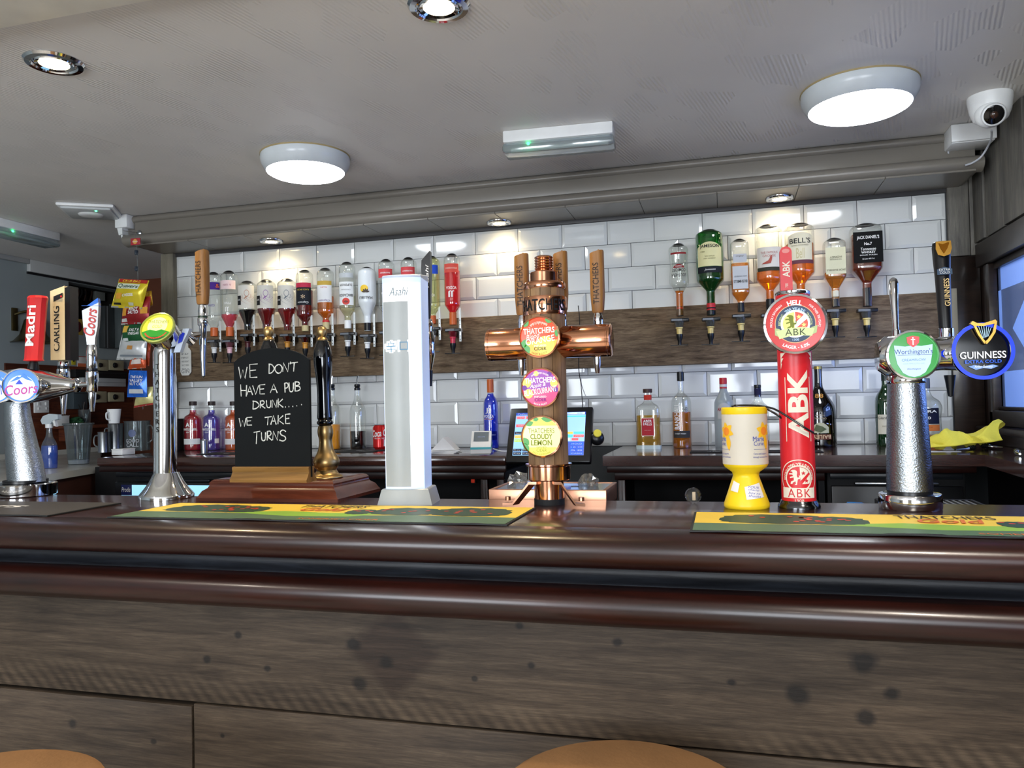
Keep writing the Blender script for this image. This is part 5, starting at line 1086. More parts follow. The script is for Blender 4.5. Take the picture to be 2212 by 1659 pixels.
# ---------------------------------------------------------------- copper drip tray hung behind the bar edge
a, b_ = atY(1055, 1075, -1.585), atY(1310, 1075, -1.585)
t = thing('drip_tray', 'shallow copper drip tray with steel grid behind cider tower', 'drip tray', ((float(a[0])+float(b_[0]))/2, -1.49, 1.098)); w = (float(b_[0])-float(a[0]))/2; zt_ = float(atY(1200, 1058, -1.583)[2])-1.098
obj('tray', [box(-w, w, -.093, -.083, 0, zt_, .002), box(-w, w, .083, .093, 0, zt_, .002), box(-w, -w+.01, -.09, .09, 0, zt_, .002), box(w-.01, w, -.09, .09, 0, zt_, .002), box(-w, w, -.09, .09, 0, .006)], coppery, t)
obj('grid', box(-w+.008, w-.008, -.084, .084, zt_-.006, zt_-.002), mat('tray_steel', '#c2c9cc', .2, 1), t)
obj('drain_hole', cyl(.012, zt_-.003, zt_-.0012, 20, c=(w*.35, 0, 0)), black, t); obj('blue_card', box(-w*.1, w*.32, -.06, -.02, zt_-.002, zt_+.002), mat('blue_card', '#7f90d8', .5), t)
# small clear stopper on the bar's back edge
C = Tw(1500, -1.615, 'glass_stopper', 'small clear glass stopper with tan grip at back of bar', 'stopper'); k = C.k
obj('disc', along(cyl(17*k, 0, 14*k, 28, bev=3*k), (0, 0, 17*k), (-.3, -1, 0)), clear, C.t); obj('grip', box(-3.5*k, 3.5*k, -19*k, -14*k, 8*k, 26*k, 1*k), mat('tan_grip', '#b9a68a', .5), C.t)

# ================================================================ BACK BOARD, OPTICS AND BOTTLES
YB = -.045
bz0, bz1 = 1.497, 1.745
bb = thing('back_board', 'long reclaimed scaffold board fixed across the white tiles', 'board', (1.385, 0, (bz0+bz1)/2))
obj('plank', box(-1.775, 1.775, YB, -.0085, (bz0-bz1)/2, (bz1-bz0)/2, .003), woodmat('scaffold_board_wood', '#4a3b2a', '#74614c', '#8d7a60', grain=(1.4, 12, 12), scale=6, bump=.8, knots=2.5, rough=.75, fine=.4), bb)
obj('end_bracket', box(1.768, 1.79, YB-.004, -.0085, -.1, .135, .002), mat('grey_end_wood', '#8d8778', .6), bb)

def rad_at(prof, z):
    for (z0, r0), (z1, r1) in zip(prof, prof[1:]):
        if z0 <= z <= z1: return r0+(r1-r0)*(z-z0)/max(1e-9, z1-z0)
    return prof[-1][1] if z > prof[-1][0] else prof[0][1]
def round_prof(pts, it=1):
    for _ in range(it):
        q = [pts[0]]
        for a, b in zip(pts, pts[1:]): q += [(a[0]*.8+b[0]*.2, a[1]*.8+b[1]*.2), (a[0]*.2+b[0]*.8, a[1]*.2+b[1]*.8)]
        pts = q+[pts[-1]]
    return pts
def bottle(name, label, x, Y, prof, glass=None, liquid=None, level=None, labels=(), texts=(), cap=None, caps=(), base=None, sq=2., sy=1., group=None, top_open=True, rz=0., cat='bottle', lfac=.93):
    """prof: (pixel row, half-width in px) from the lowest to the highest row; everything else also in pixel rows"""
    zf = lambda y: float(atY(x, y, Y)[2]); X = float(atY(x, prof[len(prof)//2][0], Y)[0])
    if base is not None: X = float(atY(x, prof[0][0], Y)[0])
    zb = base if base is not None else zf(prof[0][0]); kk = mpp((X, Y, (zb+zf(prof[-1][0]))/2))
    t = thing(name, label, cat, (X, Y, zb), rz, group)
    P = [(zf(y)-zb, r*kk) for y, r in prof]
    if base is not None: P[0] = (0, P[0][1])
    S = round_prof(P, 2)
    ends = lambda Q: [(0, Q[0][0])]+[(r, z) for z, r in Q]+[(0, Q[-1][0])]
    g = obj('glass_body', lathe(ends(S), 32, sy=sy, pw=sq), glass or clear, t, smooth=50)
    if liquid is not None:
        zl = zf(level)-zb; Q = []
        for z_, r_ in S:
            if .002 < z_ < zl-.001: Q.append((z_, r_*lfac))
        Q = [(.002, rad_at(S, .002)*lfac)]+Q+[(zl, rad_at(S, zl)*lfac)]
        obj('liquid', lathe(ends(Q), 28, sy=sy, pw=sq), liquid, t, smooth=50)
    rmax = max(r for _, r in P)
    def lmap(y, off=.0008):
        r = rad_at(S, zf(y)-zb)
        if sq > 2: return flat((0, -r*sy, 0), n=(0, -1, 0), off=off)
        return around(r, 0, LTH, off, sy=sy)
    LTH = .0 if sq > 2 else TH(X, Y)
    lo_ = []
    for L_ in labels:
        y0, y1, hw, m = L_[:4]; fn = L_[4] if len(L_) > 4 else None; uo = L_[5]*kk if len(L_) > 5 else 0
        lo_.append(gridshape(t, 'label', uo-hw*kk, uo+hw*kk, zf(y1)-zb, zf(y0)-zb, lmap((y0+y1)/2), m, .0003+.0004*len(lo_), 14, top=(lambda u, z=zf(y0)-zb: z-((u/(hw*kk))**2)*fn*kk) if fn else None))
    for s_, W, H, y, m, *ex in texts:
        e = ex[0] if ex else {}; e = dict(e); u = e.pop('u', 0)*kk; kz = e.pop('k', .0026)
        txt(lo_[0] if lo_ and False else t, s_, W*kk if W else None, H*kk, lmap(y), m, at=(u, zf(y)-zb), k=kz, cut=0 if sq > 2 else .006, **e)
    for y0, y1, r, m in ([cap] if cap else [])+list(caps):
        za_, zb_ = zf(y1)-zb, zf(y0)-zb
        obj('cap' if cap and (y0, y1, r, m) == cap else 'neck_band', cyl(r*kk, za_, zb_, 22, bev=min(.0015, r*kk*.2)), m, t)
    t['k'] = kk; del t['k']
    return t, kk, zf, zb, lmap
def TH(X, Y):  # the angle that turns a label a little towards the room's middle
    return max(-.5, min(.5, .6*math.atan2(CAM[0]-X, Y-CAM[1])))

amber = glassy('amber_liquid', '#ffb63c', .22, .1); brown_l = glassy('brown_liquid', '#c8601c', .25, .1); dark_l = glassy('black_liquid', '#080404', .93, .12); rum_l = glassy('dark_rum_liquid', '#b4282a', .35, .1)
red_l = glassy('red_liquid', '#ff2a44', .45, .1); pink_l = glassy('pink_liquid', '#ff8aa0', .45, .08); pale_l = glassy('pale_liquid', '#fbfae6', .04, .08); honey_l = glassy('honey_liquid', '#ffc458', .25, .1); white_l = mat('cream_liquid', '#dfe4e6', .2)
gold_l = glassy('gold_liquid', '#f0d070', .28, .08); blue_l = glassy('blue_liquid', '#2058ff', .6, .12); orange_l = glassy('orange_liquid', '#ff9030', .5, .1); oj = mat('orange_juice', '#f2a016', .3); purple_l = glassy('purple_liquid', '#8a70e0', .5, .1); ruby_l = glassy('ruby_liquid', '#e8304a', .5, .1)
green_g = glassy('green_glass', '#3aa84a', .2, .16); dgreen_g = glassy('dark_green_glass', '#1f6a34', .35, .18); brown_g = glassy('brown_glass', '#0c0504', .92, .14); frosted_g = glassy('frosted_glass', '#dfe6e6', .55, .1, .3); white_g = mat('white_glass', '#dde3e6', .12)
ocap, tcap, bcap, wcap, rcap = mat('orange_cap', '#c9622a', .35), mat('tan_cap', '#c8b98a', .4), black, white, mat('red_cap', '#c4252b', .35)
L = lambda c, n=None: mat('label_'+c.lstrip('#'), c, .6, spec=.15)

# ---- optics
strap_m = mat('white_strap', '#d3d8d8', .3, .3); optic_gold = mat('optic_gold', '#d9c27a', .3); optic_white = mat('optic_white', '#e0e2e2', .35)
clear_o = glassy('optic_clear', '#d8dcdc', .15, .2)
def optic(x, y, Y, valve, chamber, label, strap=True, tilt=0., group='spirit optics on the back board'):
    """spirit measure: y is the pixel row of its black top clamp"""
    P = atY(x, y, Y); t = thing('spirit_optic', label, 'optic', (float(P[0]), Y, float(P[2])), tilt, group)
    obj('clamp', box(-.034, .04, -.014, .022, -.010, .004, .003), black, t)
    obj('clamp_plate', box(-.03, .012, -.0158, -.0135, -.007, .001), mat('optic_plate', '#6a6f76', .4), t)
    obj('back_bracket', box(-.012, .012, .02, -Y+YB, -.03, .004, .002) if -Y+YB > .021 else box(-.01, .01, .018, .022, -.03, .004), black, t)
    ch = obj('measure', lathe([(0, -.034), (.013, -.034), (.019, -.018), (.021, -.008), (0, -.008)], 18), chamber, t)
    obj('valve', lathe([(0, -.062), (.011, -.062), (.012, -.04), (.015, -.037), (.015, -.033), (0, -.033)], 18), valve, t)
    obj('nozzle', lathe([(0, -.105), (.007, -.105), (.008, -.09), (.013, -.075), (.014, -.061), (0, -.061)], 18), black, t)
    obj('glass_rest', box(-.038, .034, -.004, .002, -.108, -.104, .001), black, t)
    if strap:
        s_ = obj('strap', [box(.030, .041, -.0-.004, .0, -.055, .095, .0015), box(.03, .041, -.006, .012, -.012, .004)], strap_m, t)
        for zz in (-.045, -.03, .02, .04): obj('strap_hole', along(cyl(.0022, 0, .0012, 8), (.0355, -.0038, zz), (0, -1, 0)), black, s_)
YO = -.125
def inv(x, top, sh, nk, end, w, nw, tall=.0, waist=None):
    """profile of a bottle hung upside down: neck end at the bottom row"""
    p = [(end, nw), (nk+4, nw), (nk, nw*1.05), (sh+ (nk-sh)*.35, w*.62+nw*.38), (sh, w*.97), (sh-8, w)]
    if waist: p += [((sh+top)/2, w*waist)]
    return p+[(top+12, w), (top+5, w*.94), (top, w*.62)]
specs = []
def hang(label, x, top, sh, nk, end, w, nw, olabel, valve, chamber, ocol=.0, strap=True, rz=0, oy=9, **kw):
    kw.setdefault('group', 'upside down bottles on the back board')
    r = bottle('spirit_bottle', label, x, YO, inv(x, top, sh, nk, end, w, nw, waist=kw.pop('waist', None)), **kw)
    t, kk, zf, zb, lm_ = r
    obj('base_cap', lathe([(w*.62*kk, zf(top)-zb-.001), (w*.5*kk, zf(top)-zb+2*kk), (w*.25*kk, zf(top)-zb+4*kk), (0, zf(top)-zb+4.5*kk)], 18, sy=kw.get('sy', 1)), black, t)
    optic(x, end+oy, YO, valve, chamber, olabel, strap, 0)
    return r
gw_ = inkw
def stopper(x, y, r=6): return (y, y+4, r, black)
hang('nearly empty upside down gin bottle with purple neck label', 462.5, 592, 690, 706, 727, 18, 7, 'spirit optic under the purple labelled gin bottle', optic_white, clear_o, labels=[(612, 628, 17.5, L('#4b2a86'))], texts=[('GIN', 12, 5, 662, L('#5b4a9a'), {'rot': 180}), ('&', 8, 8, 620, L('#e0703a'), {'u': 12})], cap=(708, 727, 8, ocap))
hang('upside down gin bottle a third full of pink gin', 496, 589, 684, 704, 727, 18.5, 7, 'spirit optic with pink valve under pink gin bottle', mat('optic_pink', '#e2b3bd', .35), glassy('pink_chamber', '#d890a0', .3, .15), liquid=pink_l, level=680, labels=[(608, 627, 18, L('#e8cfd0'))], texts=[('PINK', 14, 5, 657, inkw, {'rot': 180}), ('JJ', 8, 10, 670, inkw, {'rot': 180}), ('& GIN', 16, 4, 618, L('#b98b96'), {'rot': 180})], cap=(707, 727, 8, ocap))
for i, (x, top, lv, liq, tent, lbl, ol, och) in enumerate(((535, 611, 670, dark_l, '#b9876c', 'squat octopus label rum bottle with orange tentacles and black rum', 'spirit optic under the octopus label bottle holding black rum', '#1a0c0c'), (576, 608, 667, rum_l, '#9a6aa8', 'squat octopus label rum bottle with purple tentacles and dark red rum', 'spirit optic under the purple octopus label bottle', '#5a1a12'), (620.5, 606, 664, rum_l, '#6f7a82', 'squat octopus label rum bottle with grey tentacles and dark red rum', 'spirit optic under the grey octopus label bottle', '#7a2c12'))):
    t, kk, zf, zb, lmap = hang(lbl, x, top, 672, 700, 714, 20.5, 8, ol, mat('optic_amber', '#c98a2c', .35) if i else mat('optic_darkred', '#4a1216', .35), glassy('chamber_%d' % i, och, .5, .15), liquid=liq, level=lv, labels=[(619, 668, 19, L('#d9d6cc'))])
    m_ = lmap(645, .0012); cz = zf(636)-zb; ink_o = mat('octopus_ink_%d' % i, tent, .6)
    shape(t, 'octopus_print', disc(5.2*kk, 20, (3*kk, cz), 1.4), m_, ink_o, .0008, .005); shape(t, 'octopus_print', disc(4.3*kk, 20, (3*kk, cz), 1.4), m_, L('#d9d6cc'), .0012, .005)
    for j in range(7):
        a = -PI*.95+PI*.9*j/6+.0; V = []; F = []; n = 9; L0 = 13+3*(j % 3)
        pts = [(3*kk+q*L0*kk*math.cos(a+.9*math.sin(q*5+j)), cz-5*kk+q*L0*1.25*kk*math.sin(a+.5*math.sin(q*4+j))) for q in [i_/n for i_ in range(n+1)]]
        poly = [(u-.9*kk*(1-q/12), v) for q, (u, v) in enumerate(pts)]+[(u+.9*kk*(1-q/12), v) for q, (u, v) in reversed(list(enumerate(pts)))]
        for q in range(n): V += []
        Vv = poly; Ff = [(q, q+1, 2*n-q, 2*n+1-q) for q in range(n)]
        mapped(t, 'octopus_print', Vv, Ff, m_, ink_o, .001)
    gridshape(t, 'badge_print', -19*kk, -9*kk, zf(661)-zb, zf(641)-zb, m_, ink, .0014, 4); txt(t, 'RUM', 7*kk, 4*kk, m_, inkw, at=(-14*kk, zf(650)-zb), k=.002, cut=.004, rot=180)
    for sgn in (-1, 1): obj('neck_loop', tube([(sgn*(10+5*math.sin(q))*kk*1.0, 0, zf(690)-zb+8*kk*math.cos(q)) for q in [PI*i_/8 for i_ in range(9)]], 1.5*kk, 8), clear, t)
hang('upside down bottle of dark red rum with charcoal label', 659, 587, 682, 694, 716, 18.5, 7, 'spirit optic under the charcoal label dark rum bottle', mat('optic_amber', '#c98a2c', .35), glassy('chamber_r', '#6a1a14', .5, .15), liquid=rum_l, level=628, labels=[(613, 623, 18, L('#c23a52')), (623, 661, 18, L('#23262c'))], texts=[('Captain', 22, 5, 655, inkw, {'rot': 180, 'shear': .2}), ('BLACK SPICED', 24, 3, 628, L('#d8c25a'), {'rot': 180}), ('*', 8, 9, 643, L('#d9c0a0'), {'rot': 180})], cap=(703, 716, 7.5, tcap))
hang('upside down bottle of amber spiced rum with white and gold label', 704, 583, 676, 686, 713, 18.5, 7, 'spirit optic with cream valve under amber spiced rum', optic_gold, clear_o, liquid=amber, level=641, labels=[(609, 618, 17, L('#c2a24a')), (618, 655, 17, L('#e2e3e4'))], texts=[('Captain', 24, 5, 651, L('#7a6a9a'), {'rot': 180, 'shear': .2}), ('RUM', 12, 3, 623, L('#c46a6a'), {'rot': 180})], cap=(694, 712, 7.5, tcap), caps=[(692, 697, 7.7, rcap)])
t, kk, zf, zb, lmap = hang('upside down bottle of white rum with round red emblem', 751, 570, 668, 682, 711, 18, 7.2, 'spirit optic under the white rum bottle with red emblem', optic_white, clear_o, liquid=pale_l, level=640, labels=[(592, 602, 17, L('#b9bec2')), (611, 661, 17, L('#e6e9ea'))], texts=[('BACARDI', 28, 6, 640, ink, {'rot': 180, 'bold': .01}), ('SUPERIOR', 26, 5, 618, ink, {'rot': 180}), ('ORIGINAL', 20, 2.5, 628, L('#8a8f94'), {'rot': 180})], cap=(692, 710, 7.6, wcap))
shape(t, 'emblem_print', disc(7.5*kk, 24, (0, zf(653)-zb)), lmap(653, .001), mat('emblem_red', '#d0392e', .5), .0022, .004)
shape(t, 'emblem_print', [(-5*kk, zf(654)-zb), (0, zf(651)-zb), (5*kk, zf(654)-zb), (2*kk, zf(656)-zb), (-2*kk, zf(656)-zb)], lmap(653, .001), mat('emblem_dark', '#7a1c18', .5), .003, .004)
t, kk, zf, zb, lmap = hang('upside down white opaque coconut liqueur bottle with palm emblem', 793.5, 581, 655, 682, 715, 19.5, 7.5, 'spirit optic under the opaque white coconut bottle', optic_white, clear_o, glass=white_g, texts=[('MALIBU', 28, 6, 645, ink, {'rot': 180})], cap=(697, 715, 7.6, bcap))
shape(t, 'emblem_print', disc(8.5*kk, 24, (-3*kk, zf(626)-zb)), lmap(626, .001), mat('sun_yellow', '#e7bf2e', .5), .0006, .004)
for j in range(5): shape(t, 'palm_print', leaf((0, zf(634)-zb), PI*.1+j*PI*.2, 9*kk, 1.6*kk), lmap(632, .001), mat('palm_ink', '#3a2a1a', .5), .0012, .004)
jjr = L('#c94a4e')
for x, top, lbl in ((835.5, 564, 'nearly empty clear vodka bottle with red neck label beside coconut liqueur'), (884, 560, 'nearly empty clear vodka bottle with red neck label behind white tower')):
    hang(lbl, x, top, 664, 678, 708, 17.5, 7, 'spirit optic under the clear vodka bottle '+('beside coconut liqueur' if x < 860 else 'behind white tower'), optic_white, clear_o, liquid=pale_l, level=672, labels=[(top+19, top+38, 17, jjr)], texts=[('VODKA', 16, 6, 636, inkw, {'rot': 180}), ('JJ', 10, 11, 649, inkw, {'rot': 180}), ('RASPBERRY', 20, 3, top+28, inkw, {'rot': 180, 'k': .004})], cap=(688, 707, 7.6, ocap))
hang('upside down clear vodka bottle with blue neck label behind black tap', 934, 557, 664, 678, 700, 17.5, 7, 'spirit optic under the blue labelled vodka bottle', optic_white, clear_o, glass=glassy('straw_glass', '#eef0c8', .08, .16), labels=[(575, 594, 17, L('#2f55c8'))], texts=[('VODKA', 16, 6, 640, inkw, {'rot': 180})], cap=(682, 700, 7.6, ocap))
hang('upside down bottle full of bright red flavoured vodka', 978, 552, 660, 674, 703, 18, 7, 'spirit optic with red valve under bright red vodka', mat('optic_red', '#d2334a', .3), glassy('red_chamber', '#d4495c', .4, .15), liquid=red_l, level=586, labels=[(572, 591, 17.5, L('#d2554a'))], texts=[('VODKA', 22, 7, 624, inkw, {'rot': 180, 'bold': .02}), ('JJ', 12, 14, 637, inkw, {'rot': 180, 'bold': .02}), ('STRAWBERRY', 24, 4, 582, L('#f0c8b8'), {'rot': 180, 'k': .004})], cap=(675, 702, 7.8, ocap))
# right hand group
rk = dict(strap=False, oy=7)
hang('upside down waisted clear bottle with amber only in its neck', 1467, 530, 614, 632, 683, 21, 8, 'gold optic under the waisted clear liqueur bottle', optic_gold, clear_o, liquid=amber, level=629, waist=.86, texts=[('SOUTHERN', 30, 7, 597, ink, {'rot': 180, 'bold': .01}), ('COMFORT', 28, 7, 586, ink, {'rot': 180, 'bold': .01}), ('ORIGINAL', 14, 3, 578, inkw, {'rot': 180, 'k': .004})], labels=[(573, 581, 12, L('#8e2a2c'), 6), (548, 552, 18, L('#8e2f30'))], caps=[(664, 668, 7.4, rcap), (668, 683, 7.2, bcap)], **rk)
hang('large upside down green whiskey bottle with cream label', 1534.4, 500, 608, 628, 681, 29, 9, 'gold optic under the large green whiskey bottle', optic_gold, clear_o, glass=green_g, liquid=dgreen_g, level=592, labels=[(527, 579, 28, L('#dcd6a4'), 12), (580, 593, 28.6, L('#20242a'))], texts=[('JAMESON', 40, 9, 537, ink, {'bold': .012}), ('IRISH WHISKEY', 24, 2.5, 563, L('#7a7450')), ('TRIPLE DISTILLED', 20, 2.5, 558, L('#7a7450')), ('Jameson', 22, 5, 587, inkw, {'shear': .4, 'k': .004}), ('1780', 9, 3, 548, L('#7a7450'), {'u': -14})], caps=[(655, 671, 9.4, rcap), (671, 681, 9.4, bcap), (664, 668, 9.7, L('#20242a'))], **rk)
hang('slim upside down whiskey bottle with two pale labels', 1600, 520, 634, 650, 674, 19.5, 7, 'gold optic under the slim pale labelled whiskey', optic_gold, clear_o, sq=4, sy=.8, liquid=honey_l, level=570, labels=[(551, 569, 14, L('#b9bdc4')), (577, 626, 16, L('#c3c6ca'))], texts=[('BUSHMILLS', 28, 6, 610, ink, {'rot': 180, 'bold': .01}), ('IRISH WHISKEY', 26, 3, 599, L('#5a6068'), {'rot': 180}), ('Original', 16, 4, 556, L('#6a5f58'), {'shear': .3})], cap=(654, 674, 7.2, bcap), **rk)
t, kk, zf, zb, lmap = hang('large upside down whisky bottle with red grouse label', 1662.5, 489, 606, 626, 673, 28.5, 8.5, 'gold optic under the red grouse whisky bottle', optic_gold, clear_o, liquid=amber, level=588, labels=[(538, 581, 28, L('#d5d0c8')), (581, 589, 28, L('#3a3a30'))], texts=[('THE FAMOUS', 34, 5, 550, L('#b57a74')), ('GROUSE', 26, 5, 557, L('#b57a74'))], cap=(646, 673, 8.8, bcap), **rk)
shape(t, 'grouse_print', [(a*kk, zf(567)-zb+b_*kk) for a, b_ in ((-16, -7), (-10, -4), (-2, 0), (1, 5), (2, 10), (5, 11), (6, 8), (5, 1), (3, -6), (-4, -7))], lmap(567, .001), mat('grouse_red', '#a5402f', .5), .0022, .004)
hang('large upside down whisky bottle with cream label and purple band', 1729, 486, 591, 612, 668, 30.5, 9, 'gold optic behind the red tower lever', optic_gold, clear_o, liquid=amber, level=528, labels=[(507, 566, 27, L('#ddd6be'), 8), (566, 574, 29.5, L('#6a3f4a'))], texts=[("BELL'S", 42, 11, 525, ink, {'bold': .008}), ('BLENDED SCOTCH WHISKY', 34, 3, 535, L('#8a836c')), ('Bell', 16, 22, 552, L('#c5bb92'), {'k': .002})], cap=(645, 668, 9, bcap), **rk)
hang('small square upside down honey whiskey bottle with cream label', 1803.5, 518, 601, 622, 663, 22.5, 8, 'gold optic under the square honey whiskey bottle', optic_gold, clear_o, sq=5, sy=.95, liquid=honey_l, level=590, labels=[(538, 595, 20, L('#d3d0b2'))], texts=[('HONEY', 24, 4.5, 559, L('#5a5742'), {'rot': 180}), ('TENNESSEE', 24, 2.5, 564, L('#5a5742'), {'rot': 180}), ('JACK DANIELS', 38, 5, 586, L('#5a5742'), {'rot': 180})], caps=[(646, 663, 8.3, bcap), (628, 642, 8.8, L('#dcd8c4'))], **rk)
hang('large square upside down whiskey bottle with black label', 1871.5, 487, 585, 610, 662, 31, 9, 'gold optic under the large black labelled whiskey', optic_gold, clear_o, sq=5, sy=.95, liquid=brown_l, level=508, labels=[(506, 572, 29, L('#060608'))], texts=[("JACK DANIEL'S", 44, 9, 519, inkw, {'bold': .012, 'warp': lambda a, b: (a, b-(a*11)**2*.004)}), ('No.7', 15, 6, 532, inkw, {'bold': .02}), ('Tennessee', 30, 6, 543, inkw, {'shear': .2}), ('WHISKEY', 28, 5, 550, inkw, {'bold': .01}), ('SOUR MASH', 34, 2.5, 556, inkw), ('1.5 Litre 40% Vol.', 24, 3, 564, inkw)], cap=(622, 662, 9.3, bcap), **rk)

# ---------------------------------------------------------------- bottles standing on the back counter
def stand(label, x, Y, prof, **kw): return bottle('spirit_bottle', label, x, Y, prof, base=CTR, **kw)
gin = lambda: [(973, 18), (970, 19.5), (905, 19.5), (899, 17), (894, 8), (891, 6.8), (876, 6.8), (873, 6.8)]
for x, liq, lbl, wl_ in ((418, ruby_l, 'red gin bottle with dark stopper and white band', 0), (458.4, purple_l, 'purple gin bottle beside the steel measuring cup', 11), (506, orange_l, 'orange gin bottle partly hidden by chalkboard', 0)):
    stand(lbl, x, -.085, gin(), liquid=liq, level=886, labels=[(947, 959, 19 if not wl_ else 6, L('#dadada'), None, 0 if not wl_ else 16)] if not wl_ else [(947, 957, 5, L('#dadada'), 0, 15)], texts=[('WHITLEY NEILL', 30, 5, 927, inkw, {'u': -2, 'bold': .02}), ('GIN', 7, 3, 933, inkw, {'u': -6}), ('A', 9, 9, 917, inkw, {'u': -6, 'bold': .03})], cap=(867, 876, 8, mat('dark_stopper', '#2a1c1a', .5)), group='gin bottles on the back counter')
def pourer(x, liq, lv, label):
    t, kk, zf, zb, lm_ = stand(label, x, -.09, [(968, 16), (965, 17.5), (890, 17.5), (878, 15), (866, 8), (855, 6.5), (842, 6.5)], liquid=liq, level=lv)
    obj('pourer_collar', lathe([(0, zf(843)-zb), (6.6*kk, zf(843)-zb), (6.6*kk, zf(838)-zb), (5*kk, zf(837)-zb), (6.6*kk, zf(834)-zb), (6*kk, zf(830)-zb), (0, zf(829)-zb)], 16), black, t); obj('pourer_spout', tube([(0, 0, zf(831)-zb), (0, 0, zf(820)-zb), (2*kk, 0, zf(811)-zb)], 1.6*kk, 8), chrome, t)
pourer(719, oj, 917, 'clear pourer bottle half filled with orange juice'); pourer(774, dark_l, 931, 'clear pourer bottle part filled with dark cordial')
p = atY(822, 965, -.14)
t = thing('drink_can', 'red cola can with white script on back counter', 'can', (float(p[0]), -.14, CTR)); k = mpp(p); r = 16*k; h = .112
obj('body', lathe([(0, .003), (r*.72, .0), (r*.78, .004), (r, .012), (r, h-.012), (r*.82, h-.003), (r*.8, h), (r*.76, h-.004), (0, h-.004)], 30), mat('can_red', '#c9201f', .22, .4), t); obj('rim', lathe([(r*.8, h-.003), (r*.83, h), (r*.78, h+.001), (r*.76, h-.004), (0, h-.005)], 30), steel, t)
ma = around(r, 0, .35); txt(t, 'Coca Cola', 46*k, 15*k, ma, inkw, shear=.3, bold=.02, at=(4*k, h*.68), rot=5, cut=.004); txt(t, 'ORIGINAL TASTE', 24*k, 3*k, ma, inkw, at=(0, h*.46), cut=.004); shape(t, 'wave_print', [(8*k, h*.15), (14*k, h*.12), (13*k, h*.4), (9*k, h*.42)], ma, inkw, .0005, .004)
stand('tall bright blue flavoured vodka bottle with orange cap', 1062, -.11, [(966, 15.5), (963, 17), (873, 17), (862, 13.5), (855, 8), (850, 6.5), (835, 6.5), (822, 6.5)], liquid=blue_l, level=850, texts=[('JJ', 11, 12, 887, inkw, {'bold': .01, 'u': -4}), ('VODKA', 21, 6.5, 899, inkw, {'bold': .02, 'u': -3}), ('RASPBERRY', 18, 3, 939, L('#8f9ad8'), {'u': 2}), ('~', 18, 3, 905, L('#d6a080'), {'u': -3})], labels=[(931, 950, 15, glassy('deep_blue_band', '#1b2fa8', .7, .1))], cap=(819, 848, 7.3, ocap))
t, kk, zf, zb, lm_ = stand('square whisky bottle with red label and brown stopper', 1402, -.2, [(967, 25), (963, 26.5), (884, 26), (877, 23), (871, 12), (866, 8), (862, 8), (848, 8)], sq=5, sy=.7, liquid=gold_l, level=897, labels=[(902, 941, 13.5, L('#e6d9c8')), (903.2, 939.8, 12.6, L('#b5333a'))], texts=[('ABER', 18, 5.5, 909, inkw, {'bold': .012}), ('FALLS', 18, 5.5, 915.5, inkw, {'bold': .012}), ('WHISKY LIQUEUR', 14, 2, 929, L('#dba9a2'))], cap=(840, 848.5, 10, mat('brown_stopper', '#3c221a', .5)), caps=[(853, 864, 8.5, L('#bf3a2c'))])
obj('glass_foot', lathe([(0, 0), (26.8*kk, 0), (27*kk, 7*kk), (25*kk, 8*kk), (0, 8*kk)], 28, sy=.7, pw=5), mat('thick_glass', '#c8d6d4', .1), t)
stand('tall malt spirit bottle with vertical lettering and black stopper', 1474, -.17, [(966, 20), (963, 21), (866, 21), (857, 17), (850, 8), (846, 6), (824, 6)], liquid=glassy('sweet_mash_liquid', '#e8a428', .4, .1), level=890, labels=[(930, 945, 19.5, L('#3b3a3a'))], texts=[('BANKHALL', 55, 11, 899, inkw, {'rot': 90, 'u': -9, 'bold': .02}), ('SWEET MASH', 22, 3, 936, inkw, {'k': .003, 'u': -3}), ('HB', 8, 9, 884, ink, {'u': 9})], cap=(803, 823, 7.6, black))
stand('frosted white schnapps bottle with red cap and oval label', 1566, -.15, [(963, 19.5), (960, 20.5), (872, 20.5), (863, 18), (850, 10), (840, 7.3), (828, 7.3)], glass=frosted_g, liquid=None, labels=[(870, 904, 13, L('#c4c4c4'), 8)], texts=[('ARCHERS', 26, 7, 884, L('#b0303a'), {'bold': .02})], cap=(816, 830, 8, rcap), caps=[(830, 836, 8, L('#e0dcdc')), (836, 839.5, 8, rcap)])
stand('clear spirit bottle with black stopper behind the collection tin', 1640, -.13, [(963, 20), (960, 22), (885, 22), (876, 19), (868, 10), (855, 7), (838, 7)], liquid=amber, level=951, labels=[(880, 945, 18, L('#d9dde0'))], cap=(831, 838, 7.6, black), caps=[(838, 857, 7.2, L('#2a2a48'))])
cream_t, kk, zf, zb, lm_ = stand('wide black cream liqueur bottle with inverted label', 1772, -.15, [(966, 32), (962, 34), (890, 34), (874, 31), (855, 19), (840, 10), (830, 8.2), (796, 8)], glass=brown_g, labels=[(912, 934, 17, L('#c9c8a8'), 10)], texts=[('BAILEYS', 40, 8, 942, L('#e8c9a0'), {'rot': 180, 'bold': .012, 'k': .003}), ('ORIGINAL', 24, 3.5, 903, L('#b9ab92'), {'rot': 180}), ('Irish Cream', 18, 3, 897, L('#b9ab92'), {'rot': 180}), ('88', 15, 9, 855, L('#d99a4a'), {'bold': .02, 'k': .004})], cap=(791, 798, 8.4, mat('gold_cap', '#9c8a4a', .3, .6)))
gridshape(cream_t, 'scroll_print', -22*kk, 22*kk, zf(948)-zb, zf(937)-zb, lm_(942), mat('scroll_brown', '#6a3420', .5), .0015, 12)
shape(cream_t, 'scene_print', [(-13*kk, zf(928)-zb), (-8*kk, zf(916)-zb), (4*kk, zf(920)-zb), (12*kk, zf(926)-zb), (0, zf(933)-zb)], lm_(925), mat('scene_green', '#55613c', .5), .0015, .005)
